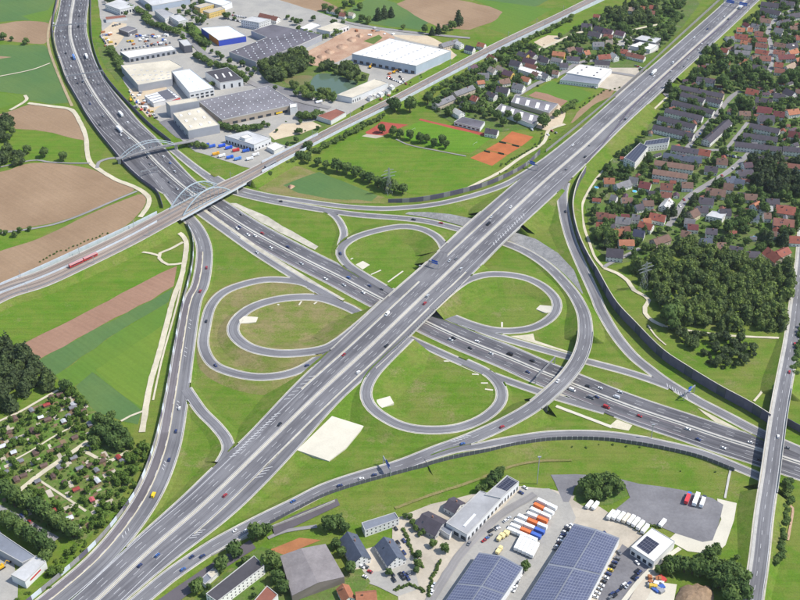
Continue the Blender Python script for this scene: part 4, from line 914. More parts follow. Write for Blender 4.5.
def gable(name, ridge, W, hw, rc, wc='white', label=None, cat='house', pitch=38, group=None, over=.5, chim=True, extra=None):
    hr = hw+W/2*math.tan(math.radians(pitch)); a, b = G(ridge[0], ridge[1], hr), G(ridge[2], ridge[3], hr)
    c = (a+b)/2; L = max(6.0, np.linalg.norm((b-a)[:2])); ang = math.atan2(b[1]-a[1], b[0]-a[0])
    root = empty(name, (c[0], c[1], 0), ang); x, y = L/2, W/2
    FOOT.append((c[0], c[1], ang, x+1.2, y+1.2)); px = PX(c)
    if label is None:
        sz = 'long' if L > 24 else ('large' if L*W > 150 else ('small' if L*W < 80 else ''))
        label = f"{sz} {'' if wc == 'white' else wc+'-walled '}house with {RW_WORD[rc]} roof {where(*px)}".replace('  ', ' ').strip()
    tag(root, label, cat, group or ('houses of the villages' if cat == 'house' else None), px)
    mb = MB()
    mb.face([(-x,-y,0),(x,-y,0),(x,-y,hw),(-x,-y,hw)], 0, [(0,0),(L,0),(L,hw),(0,hw)])
    mb.face([(x,y,0),(-x,y,0),(-x,y,hw),(x,y,hw)], 0, [(0,0),(L,0),(L,hw),(0,hw)])
    for s in (1, -1):
        q = [(s*x,-s*y,0),(s*x,s*y,0),(s*x,s*y,hw),(s*x,0,hr),(s*x,-s*y,hw)]; mb.face(q, 0, [(p[1]*s+y, p[2]) for p in q])
    mb.build('wall', wall_mat('plaster_'+wc, WALLC[wc]), root)
    mb = MB(); k = math.tan(math.radians(pitch)); X = x+over*.7; Y = y+over; ze = hw-over*k; th = .25; sl = Y/math.cos(math.radians(pitch))
    for s in (1, -1):
        f = [(-X,-s*Y,ze+th),(X,-s*Y,ze+th),(X,0,hr+th),(-X,0,hr+th)]; g = [(p[0],p[1],p[2]-th) for p in f]
        uv = [(0,0),(2*X,0),(2*X,sl),(0,sl)]
        if s < 0: f = f[::-1]; uv = uv[::-1]; g = g[::-1]
        mb.face(f, 0, uv); mb.face(g[::-1])
        e = [f[0], f[1], g[1], g[0]] if s > 0 else [f[2], f[3], g[3], g[2]]
        mb.face(e[::-1])
        for xx in (-X, X):
            q = [(xx,-s*Y,ze), (xx,-s*Y,ze+th), (xx,0,hr+th), (xx,0,hr)]; mb.face(q if xx*s < 0 else q[::-1])
    rf = mb.build('roof', roof_mat('roof_'+rc, ROOF[rc]), root)
    if chim:
        mb = MB(); cx = x*random.uniform(-.5, .5); cy = random.choice((-1, 1))*y*.25; zb = hr-abs(cy)*k; mb.box(cx-.4, cx+.4, cy-.35, cy+.35, zb-.3, hr+.9); mb.build('chimney', M_brick, rf)
        if W > 9 and L < 30 and random.random() < .6:
            for q in range(random.randint(1, 3)):
                sx = random.uniform(-.7, .7)*x; mb = MB(); yy = -y*.55; zz = hr+th-abs(yy)*k; dz = .7*k
                s_ = random.choice((1, -1)); yy *= s_
                f = [(sx-.5, yy-.7, zz-dz*s_*-1*-1 if False else zz-(.7*k if s_ > 0 else -.7*k)+.05), (sx+.5, yy-.7, zz-(.7*k if s_ > 0 else -.7*k)+.05), (sx+.5, yy+.7, zz+(.7*k if s_ > 0 else -.7*k)+.05), (sx-.5, yy+.7, zz+(.7*k if s_ > 0 else -.7*k)+.05)]
                mb.face(f); mb.build('roof_window', M_glass, rf)
    return root, L
M_brick = plain('chimney_brick', (.32, .16, .11), .9)
def block(name, px, h, rmat, wmat, label, cat='building', parapet=.5, windows=(), skylights=None, group=None, uvroof=None):
    """flat-roofed building whose roof corners are surveyed at height h; returns (root, local corners)"""
    P = np.array([G(x, y, h) for x, y in px])[:, :2]; c = P.mean(0)
    a = sum(P[i-1][0]*P[i][1]-P[i][0]*P[i-1][1] for i in range(len(P)))
    if a < 0: P = P[::-1]; rev = True
    else: rev = False
    root = empty(name, (c[0], c[1], 0)); tag(root, label, cat, group, PX((c[0], c[1], h))); Q = P-c
    e = Q[1]-Q[0]; FOOT.append((c[0], c[1], math.atan2(e[1], e[0]), np.abs(Q @ (e/np.linalg.norm(e))).max()+1, np.abs(Q @ np.array((-e[1], e[0]))/np.linalg.norm(e)).max()+1))
    mb = MB(); n = len(Q)
    for i in range(n):
        p, q = Q[i], Q[(i+1) % n]; L = np.linalg.norm(q-p)
        mb.face([(*p,0),(*q,0),(*q,h),(*p,h)], 0, [(0,0),(L,0),(L,h),(0,h)])
    mb.build('wall', wmat, root)
    I = []
    for i in range(n):      # inset ring for the parapet
        d0 = Q[i]-Q[i-1]; d1 = Q[(i+1) % n]-Q[i]; d0 /= np.linalg.norm(d0); d1 /= np.linalg.norm(d1)
        n0 = np.array((-d0[1], d0[0])); n1 = np.array((-d1[1], d1[0])); b = n0+n1; b /= max(.3, np.dot(b, b))/2
        I.append(Q[i]+b*.35)
    u = Q[1]-Q[0]; u /= np.linalg.norm(u); v = np.array((-u[1], u[0]))
    mb = MB(); mb.face([(*p, h-.02) for p in I], 0, [(float(np.dot(p, u)), float(np.dot(p, v))) for p in I]); rf = mb.build('roof', rmat, root)
    if parapet:
        mb = MB()
        for i in range(n):
            j = (i+1) % n; O = .06
            mb.face([(*Q[i],h-.4),(*Q[j],h-.4),(*Q[j],h+parapet),(*Q[i],h+parapet)]); mb.face([(*I[j],h-.1),(*I[i],h-.1),(*I[i],h+parapet),(*I[j],h+parapet)])
            mb.face([(*Q[i],h+parapet),(*Q[j],h+parapet),(*I[j],h+parapet),(*I[i],h+parapet)])
        for k_ in range(len(mb.v)): 
            vx, vy, vz = mb.v[k_]; mb.v[k_] = (vx*1.002, vy*1.002, vz)
        mb.build('parapet', M_coping, rf)
    for (i, cnt, z0, z1, frac) in windows:     # a row of windows on wall i
        if rev: i = (n-2-i) % n
        p, q = Q[i], Q[(i+1) % n]; d = q-p; L = np.linalg.norm(d); d = d/L; nn = np.array((d[1], -d[0]))*.06
        for k_ in range(cnt):
            s0 = L*(k_+.5-frac/2)/cnt; s1 = L*(k_+.5+frac/2)/cnt; A_, B_ = p+d*s0+nn, p+d*s1+nn
            mb = MB(); mb.face([(*A_,z0),(*B_,z0),(*B_,z1),(*A_,z1)]); mb.build('window', M_glass, root)
    if skylights:
        nu, nv, su, sv, sm = skylights; first = None
        base = np.array(Q[:4]) if n >= 4 else Q
        for i in range(nu):
            for j in range(nv):
                s, t = (i+.6)/(nu+.2), (j+.6)/(nv+.2)
                p = Q[0]*(1-s)*(1-t)+Q[1]*s*(1-t)+Q[2]*s*t+Q[n-1]*(1-s)*t
                if not inpoly(p, Q): continue
                if first is None:
                    mb = MB(); mb.box(-su/2, su/2, -sv/2, sv/2, 0, .45); first = mb.build('skylight', sm, rf); o = first
                else: o = inst(first, rf)
                o.location = (p[0]+random.uniform(-1, 1)*.6, p[1]+random.uniform(-1, 1)*.6, h-.02); o.rotation_euler = (0, 0, math.atan2(u[1], u[0]))
    return root, Q, rf
def inpoly(p, Q):
    c = False; n = len(Q); j = n-1
    for i in range(n):
        if ((Q[i][1] > p[1]) != (Q[j][1] > p[1])) and (p[0] < (Q[j][0]-Q[i][0])*(p[1]-Q[i][1])/(Q[j][1]-Q[i][1])+Q[i][0]): c = not c
        j = i
    return c
M_coping = plain('roof_edge', (.50, .49, .47), .7)
M_skyl = plain('skylight', (.75, .77, .78), .3)
rm = lambda n, c, v=.2: surf('flat_roof_'+n, c, v, (.02, .06, .5), .85, c2=sc3(c, 1-v*1.3))
wm = lambda n, c: plain('cladding_'+n, c, .6, var=.15, sc=.1)
r_cream = rm('cream', (.66, .60, .48)); r_white = rm('white', (.78, .77, .74), .1); r_dark = rm('dark', (.165, .155, .18), .3); r_grey = rm('grey', (.235, .225, .245), .25); r_lt = rm('light', (.58, .58, .58)); r_bl = rm('bluewhite', (.68, .73, .78), .12)
r_black = rm('black', (.085, .08, .09)); r_tan = rm('tan', (.55, .47, .36)); r_redb = rm('redbrown', (.30, .12, .085)); r_sl = rm('slate', (.235, .255, .30)); r_mid = rm('mid', (.40, .40, .41))
w_white = wm('white', (.74, .74, .73)); w_grey = wm('grey', (.38, .39, .42)); w_bl = wm('blue', (.46, .52, .60)); w_dk = wm('dark', (.13, .13, .15)); w_blue = wm('royalblue', (.05, .09, .50)); w_tan = wm('tan', (.42, .35, .28)); w_yel = wm('yellow', (.68, .52, .16)); w_or = wm('orange', (.62, .22, .05))
W1 = wall_mat('plaster_office', (.72, .71, .68), pu=3.2, pv=3.2); W2 = wall_mat('plaster_yellow_office', (.72, .52, .18), pu=2.6, pv=3.0)
B = block
B('warehouse', [(352,54),(390,38.5),(451,51),(416,66)], 11, grid_mat('white_roof_grid', (.80, .80, .78), (.55, .56, .57), 30, 42, .02, .7, .2), w_bl, 'huge white roofed warehouse beside the railway', windows=[(3, 10, .5, 4, .55)], skylights=(9, 4, 3, 2, r_lt))
B('factory', [(229,52),(267,37.5),(251,31),(272,24.5),(322,35),(300,45),(256,62)], 8, r_dark, w_grey, 'large black roofed L-shaped factory with many skylights')
f_ = bpy.data.objects['factory']; rfac = [c for c in f_.children if c.name.startswith('roof')][0]
first = None
for i in range(13):
    for j in range(8):
        gx, gy = 229+i*6.9+j*1.5+random.uniform(-1, 1), 50.5-i*1.9+j*3.1-(j*.9)
        if not inpoly((gx, gy), [(231,52),(268,38),(254,31),(272,26),(319,35),(299,44),(256,60)]): continue
        g = G(gx, gy, 8)
        if first is None: mb = MB(); mb.box(-.7,.7,-.55,.55,0,.6); first = mb.build('skylight', M_skyl, rfac); o = first
        else: o = inst(first, rfac)
        o.location = (g[0]-f_.location[0], g[1]-f_.location[1], 7.98); o.rotation_euler = (0,0,.4)
B('store', [(201,28),(229,26),(246,36),(218.5,40.5)], 8, r_bl, w_blue, 'white roofed store with bright blue walls in the industrial estate')
# orange corner of the store
st = bpy.data.objects['store']; g0, g1 = G(201,28,8), G(218.5,40.5,8); l0 = np.array(st.location)
d = (g1-g0); mb = MB(); nn = np.array((-d[1], d[0], 0))/np.linalg.norm(d[:2])*.15
if nn[0] > 0: nn = -nn
a_, b_ = g0+d*.45+nn-l0, g1+nn-l0; mb.face([(a_[0],a_[1],.1),(b_[0],b_[1],.1),(b_[0],b_[1],8.3),(a_[0],a_[1],8.3)]); mb.build('orange_panel', w_or, st)
B('office_block', [(241,20),(253,16.5),(271,19.5),(259,23)], 10, r_lt, W1, 'white office block behind the black roofed factory')
B('office_block', [(194,6),(206.5,3),(214,4),(200,8)], 8, r_tan, W2, 'left yellow office wing at the top')
B('office_block', [(203,11),(221.5,7),(225,8.5),(209,13)], 8, r_tan, W2, 'right yellow office wing at the top')
B('warehouse', [(204,1),(216,-3),(232,2),(222,6)], 8, r_bl, w_white, 'pale blue roofed hall at the top edge')
B('workshop', [(205,72),(227.5,67.5),(243,79.5),(220,83)], 9, r_black, w_white, 'white workshop with black roof and light strips', windows=[(2, 3, 1, 6, .25)], skylights=(3, 1, 2, 12, r_white))
B('factory', [(172,72),(190,69),(214,88),(189.5,93)], 10, r_bl, w_white, 'long pale blue roofed hall with windowed front', windows=[(2, 5, 1, 3.4, .6), (2, 5, 5, 7, .6)], skylights=(1, 6, 1.5, 1.5, M_skyl))
B('factory', [(121,65.5),(170,60),(183,67),(172,71),(172,79),(138,85)], 9, r_cream, w_grey, 'broad cream roofed factory beside the motorway', skylights=(7, 3, 3, 1.5, r_lt))
B('workshop', [(120,52),(172,46),(176,49.5),(129,58)], 6, r_white, w_grey, 'long white roofed shed in front of the cream factory', windows=[(2, 9, .5, 4, .5)])
B('office_block', [(178.5,40.5),(187.5,39.5),(192,45),(184,46)], 10, r_lt, w_dk, 'dark office cube with pale roof')
B('office_block', [(154.5,10.5),(163,9),(174,14),(165,19)], 8, r_mid, W1, 'left grey office building near the top')
B('office_block', [(169.5,16.5),(180,14.5),(188,19.5),(178.5,22)], 8, r_lt, W1, 'right white office building near the top')
B('warehouse', [(105,4.5),(120,-1),(137,6),(120,10)], 8, r_lt, W1, 'pale hall at the top left of the estate', windows=[(2, 6, 2, 5, .6)])
B('shed', [(105,17),(125,15),(127,17.5),(106,20)], 4, r_redb, w_white, 'long brown roofed shed near the top left')
B('shed', [(118.5,29),(127.5,26),(137,28.5),(128,32.5)], 6, r_grey, w_dk, 'dark grey shed in the scrap yard')
B('warehouse', [(138,-4),(152,6),(190,-1),(178,-10)], 8, r_lt, w_bl, 'pale hall cut by the top edge', skylights=(3, 2, 2, 2, M_skyl))
rt, Q, rf = B('workshop', [(144.5,96),(168.5,89),(180,97),(153.5,103.5)], 5, grid_mat('striped_roof', (.80, .80, .80), (.12, .12, .14), 60, 7, .22, .6, .2), w_white, 'white workshop with dark roof stripes and a red band')
g0, g1 = G(168,102,5), G(180,97.6,5); l0 = np.array(rt.location); mb = MB(); a_, b_ = g0-l0, g1-l0; nn = np.array((.2, -.3, 0)); mb.face([(*(a_+nn)[:2],2.2),(*(b_+nn)[:2],2.2),(*(b_+nn)[:2],5.2),(*(a_+nn)[:2],5.2)]); mb.build('red_band', M_red, rt)
B('warehouse', [(198,101),(268,86),(297,104),(222,120)], 8, r_grey, w_tan, 'big grey roofed warehouse with loading docks', windows=[(2, 9, .5, 3.5, .6)], skylights=(10, 7, 1.1, .9, M_skyl))
B('annex', [(290,104.5),(297,103.5),(297,107),(290,108)], 9, r_white, w_white, 'small white block at the corner of the grey warehouse')
B('factory', [(165.5,102),(197,97.5),(199,101),(170,106)], 15, r_cream, w_grey, 'tall narrow cream roofed block beside the motorway')
B('factory', [(173,113.5),(201,107.5),(219.5,125),(188,131)], 10, r_cream, w_grey, 'lower cream roofed hall with rooftop patches', skylights=(3, 3, 2.5, 5, r_white), windows=[(3, 4, 1, 3, .3)])
B('workshop', [(225,136),(248,131),(271,138),(254,145)], 8, r_lt, w_white, 'white lorry workshop beside the railway', windows=[(3, 10, .6, 3.6, .6), (2, 5, 1.5, 3.5, .4)])
B('penthouse', [(240,137),(248,134.5),(252,136.5),(245,139)], 10.5, r_white, w_white, 'white rooftop block on the lorry workshop')
B('shed', [(266.5,147),(275.5,142.5),(284.5,146),(274,151)], 4, r_white, w_white, 'small white shed right of the lorry workshop')
B('workshop', [(316,116),(336,109),(346,112.5),(331,121)], 5, r_redb, w_white, 'red roofed workshop beside the railway')
B('workshop', [(337,95),(375,79),(388,83),(361,94.5),(352,98)], 7, r_cream, w_white, 'long cream roofed workshop beside the pond', windows=[(3, 4, 1, 4, .4)])
for i, (x, y, s) in enumerate([(374,90,3), (381,93,3.5), (388,91,3), (392,86,3), (370,97,3)]):
    B('shed', [(x-s,y),(x,y-s*.6),(x+s,y),(x,y+s*.6)], 3.5, r_white if i % 2 else r_mid, w_white, f'{["low white", "square grey", "plain white", "flat grey", "pale"][i]} shed between workshop and railway')
B('workshop', [(300,28),(312,22.5),(321,25),(308,31)], 6, r_white, w_grey, 'white roofed shed behind the black factory'); B('workshop', [(316.5,29),(336,22),(349,25.5),(330,32)], 7, r_cream, w_white, 'cream roofed workshop beside the excavation', windows=[(2, 6, 1, 4, .5)])
B('hall', [(511,102),(515,95.6),(558,104),(549,113)], 5, r_grey, w_tan, 'upper grey hall with four white roof lights', skylights=(1, 4, 3.5, 9, r_white) if False else None)
B('hall', [(495,110),(501,104),(541,117),(533,125)], 5, r_grey, w_white, 'lower grey hall with four white roof lights')
for nm, pts in (('hall', [(517.5,101),(527.5,103),(537.5,105.5),(547,107.5)]), ('hall.001', [(503.5,109),(512,112),(521,115),(531,118)])):
    h_ = bpy.data.objects[nm]; r_ = [c for c in h_.children if c.name.startswith('roof')][0]
    for x, y in pts:
        a_, b2, c2_, d2 = G(x-2.6,y+2.4,5), G(x+.8,y+3,5), G(x+2.6,y-2.4,5), G(x-.8,y-3,5); l0 = np.array(h_.location)
        mb = MB(); mb.prism([(q-l0)[:2] for q in (a_, b2, c2_, d2)], 4.95, 5.35); mb.build('roof_light', r_white, r_)
B('clubhouse', [(454,122),(462,117),(485,122),(480,128.5)], 4, r_dark, w_white, 'dark flat roofed clubhouse at the football pitch', windows=[(3, 6, 1, 2.6, .6)])
B('shop', [(518,69.5),(521,66),(545,73),(541,76.5)], 5, r_white, w_white, 'long white roofed building in the village beside the railway')
B('supermarket', [(566,73),(580,64.5),(612,69),(601,79)], 6, r_white, w_white, 'white roofed supermarket left of the diagonal motorway', skylights=(3, 2, 3, 2, r_dark)); B('supermarket', [(560,80),(568,73.5),(602,79),(598,84.5)], 5, r_sl, W1, 'blue grey roofed shop in front of the supermarket')
B('hall', [(635,39),(642,35.5),(661,38.5),(655,43)], 6, r_lt, w_dk, 'pale roofed hall with dark front near the motorway top'); B('hall', [(630,46),(640,42),(658,45),(650,50)], 5, r_white, w_white, 'white roofed hall near the motorway top')
# bottom left yard building
B('depot', [(-10,526),(36,557),(22,563),(-10,545)], 6, r_sl, w_grey, 'grey roofed depot wing at the bottom left corner'); rt, Q, rf = B('depot', [(36,556),(46,561.5),(25,582),(11,575)], 6.4, r_lt, w_white, 'light grey depot end wing with a red stripe')
l0 = np.array(rt.location); g0, g1 = G(45.5,563,5), G(30,579,5); mb = MB(); nn = np.array((.25, -.22, 0)); a_, b_ = g1-l0+nn, g0-l0+nn; mb.face([(*a_[:2],3.4),(*b_[:2],3.4),(*b_[:2],4.8),(*a_[:2],4.8)]); mb.build('red_stripe', M_red, rt)
B('apartment_block', [(254,556),(264.5,566),(217,602),(206,594)], 8, r_black, wall_mat('plaster_white', WALLC['white']), 'long dark flat roofed block beside the bottom slip road', skylights=(1, 5, 1, 1, M_skyl) if False else None)
B('carport', [(200,580),(207,573.5),(212,578.5),(205,585)], 3, r_sl, w_white, 'blue grey carport beside the bottom slip road'); B('carport', [(207,573.5),(214,567.5),(219,572),(212,578.5)], 3.1, r_cream, w_white, 'cream carport beside the bottom slip road')
B('garage', [(253,602),(267,586),(278,595),(268,606)], 5, r_redb, w_white, 'brown roofed garage at the bottom edge')
B('office_block', [(361.5,523),(395,512.6),(399,519),(365,531)], 6, r_sl, W1, 'slate grey flat roofed building beside the lower meadow')
rt, Q, rf = B('long_hall', [(446,523),(480,491),(502,498),(467,535)], 7, r_mid, w_white, 'long grey roofed commercial hall with garage doors', windows=[(2, 9, .6, 3.6, .55), (3, 3, .6, 4, .7)])
l0 = np.array(rt.location); mb = MB(); mb.prism([(G(x, y, 7)-l0)[:2] for x, y in ((463,526),(474,514),(476,515),(465,527))], 6.98, 7.5); mb.build('skylight', M_skyl, rf)
M_pv = grid_mat('solar_cells', (.095, .108, .175), (.20, .215, .275), 1.6, 2.6, .14, .3, .5); M_pvd = grid_mat('solar_cells_dark', (.03, .032, .055), (.16, .16, .19), 1.7, 3, .1, .3, .5)
rt, Q, rf = B('long_hall', [(485,495),(507,475.5),(519,482),(501,498.5)], 7.6, r_mid, w_white, 'upper wing of the long hall with dark solar panels', windows=[(2, 6, .6, 4, .5)])
def pv_patch(root, rf, px, h, mat):
    l0 = np.array(root.location); q = [(G(x, y, h)-l0)[:2] for x, y in px]
    if sum(q[i-1][0]*q[i][1]-q[i][0]*q[i-1][1] for i in range(len(q))) < 0: q = q[::-1]
    mb = MB(); u = q[1]-q[0]; u = u/np.linalg.norm(u); v = np.array((-u[1], u[0])); n = len(q)
    for i in range(n): mb.face([(*q[i],h),(*q[(i+1) % n],h),(*q[(i+1) % n],h+.25),(*q[i],h+.25)])
    mb.face([(*p,h+.25) for p in q], 0, [(float(np.dot(p, u)), float(np.dot(p, v))) for p in q]); mb.build('solar_array', mat, rf)
pv_patch(rt, rf, [(496,487),(507,477),(517,482.5),(507,491)], 7.6, M_pvd)
B('annex', [(438.6,528.6),(447,521),(455,527),(449.5,536)], 4, r_sl, w_white, 'low slate blue annex between dark roof and long hall')
rt, Q, rf = B('showroom', [(652,528),(675,541.6),(654,562),(631,547)], 7, r_white, w_white, 'white flat roofed showroom with solar panels', windows=[(2, 4, 1, 4, .6), (3, 3, 3.5, 5, .7)], parapet=.4); pv_patch(rt, rf, [(647,536),(659.5,544),(648.5,554.6),(636.6,546)], 7, M_pvd)
# halls with pitched roofs given by eaves and ridge
def pitched(name, e0, e1, r0, r1, f0, f1, he, hr, rmat, wmat, label, solar=None, cat='hall'):
    P = [G(*e0, he), G(*r0, hr), G(*f0, he), G(*e1, he), G(*r1, hr), G(*f1, he)]; c = np.mean(P, 0); c[2] = 0
    root = empty(name, c); tag(root, label, cat, None, PX(c)); P = [p-c for p in P]; e0, r0, f0, e1, r1, f1 = P
    FOOT.append((c[0], c[1], 0, np.abs(np.array(P)[:, 0]).max(), np.abs(np.array(P)[:, 1]).max())); gd = lambda p: (p[0], p[1], 0)
    def wl(a, b, extra=None):
        mb2 = [gd(a), gd(b), tuple(b)]+([tuple(extra)] if extra is not None else [])+[tuple(a)]
        L = np.linalg.norm((b-a)[:2]); return mb2, [(0,0),(L,0),(L,b[2])]+([(L/2,extra[2])] if extra is not None else [])+[(0,a[2])]
    mb = MB()
    for q in (wl(e0, f0, r0), wl(f0, f1), wl(f1, e1, r1), wl(e1, e0)): mb.face(q[0], 0, q[1])
    mb.build('wall', wmat, root); mb = MB(); up = np.array((0, 0, .2))
    for A_, B_, C_, D_ in ((e0, r0, r1, e1), (r0, f0, f1, r1)):
        L1, L2 = np.linalg.norm(B_-A_), np.linalg.norm(D_-A_); mb.face([D_+up, C_+up, B_+up, A_+up], 0, [(0,L2),(L1,L2),(L1,0),(0,0)])
    rf = mb.build('roof', rmat, root)
    if solar:
        for A_, B_, C_, D_ in ((e0, r0, r1, e1), (r0, f0, f1, r1)):
            for (s0, s1, t0, t1) in solar:
                pt = lambda s, t: A_*(1-s)*(1-t)+B_*s*(1-t)+C_*s*t+D_*(1-s)*t+np.array((0, 0, .38))
                L1, L2 = np.linalg.norm(B_-A_), np.linalg.norm(D_-A_); mb = MB()
                mb.face([pt(s0,t1), pt(s1,t1), pt(s1,t0), pt(s0,t0)], 0, [(s0*L1,t1*L2),(s1*L1,t1*L2),(s1*L1,t0*L2),(s0*L1,t0*L2)]); mb.build('solar_array', M_pv, rf)
    return root, rf
SOL = [(.03,.97,.015,.33),(.03,.97,.345,.64),(.03,.97,.66,.985)]
pitched('solar_hall', (479,552.5), (410,652), (502,556), (438,652), (523,567.5), (466,652), 7, 9, r_sl, w_white, 'left hall covered with blue solar panels at the bottom edge', SOL)
pitched('solar_hall', (574,523.5), (490,655), (597,529.5), (522,655), (619.5,538), (560,655), 7, 9, r_sl, w_white, 'right hall covered with blue solar panels at the bottom edge', SOL)
pitched('barn', (280,556), (292,596), (301,548.5), (318,583), (325.5,544), (344.5,577), 6, 8.5, surf('barn_roof', (.27, .245, .245), .25, (.05, .15, .6)), wm('barn', (.20, .17, .15)), 'large grey roofed barn beside the slate roofed houses', cat='barn')
gable('house', (347.5,532,361.5,556), 13, 4.5, 'slate', 'white', 'left slate blue roofed house with white gable beside the barn', pitch=40)
gable('house', (384,537,397,557), 13, 4.5, 'slate', 'white', 'right slate blue roofed house with white gable', pitch=40)
gable('house', (342.5,584,349,597), 8, 4, 'orange', 'white', 'small orange roofed house below the barn'); gable('house', (356,594,376,592), 9, 4, 'orange', 'white', 'orange roofed house at the bottom edge right of the barn')
gable('house', (422,514,442,524), 16, 4, 'dark', 'grey', 'dark roofed house beside the gravel drive', pitch=28); gable('house', (449,499,460,505), 12, 4.5, 'dark', 'white', 'small dark roofed house behind the long hall', pitch=26)
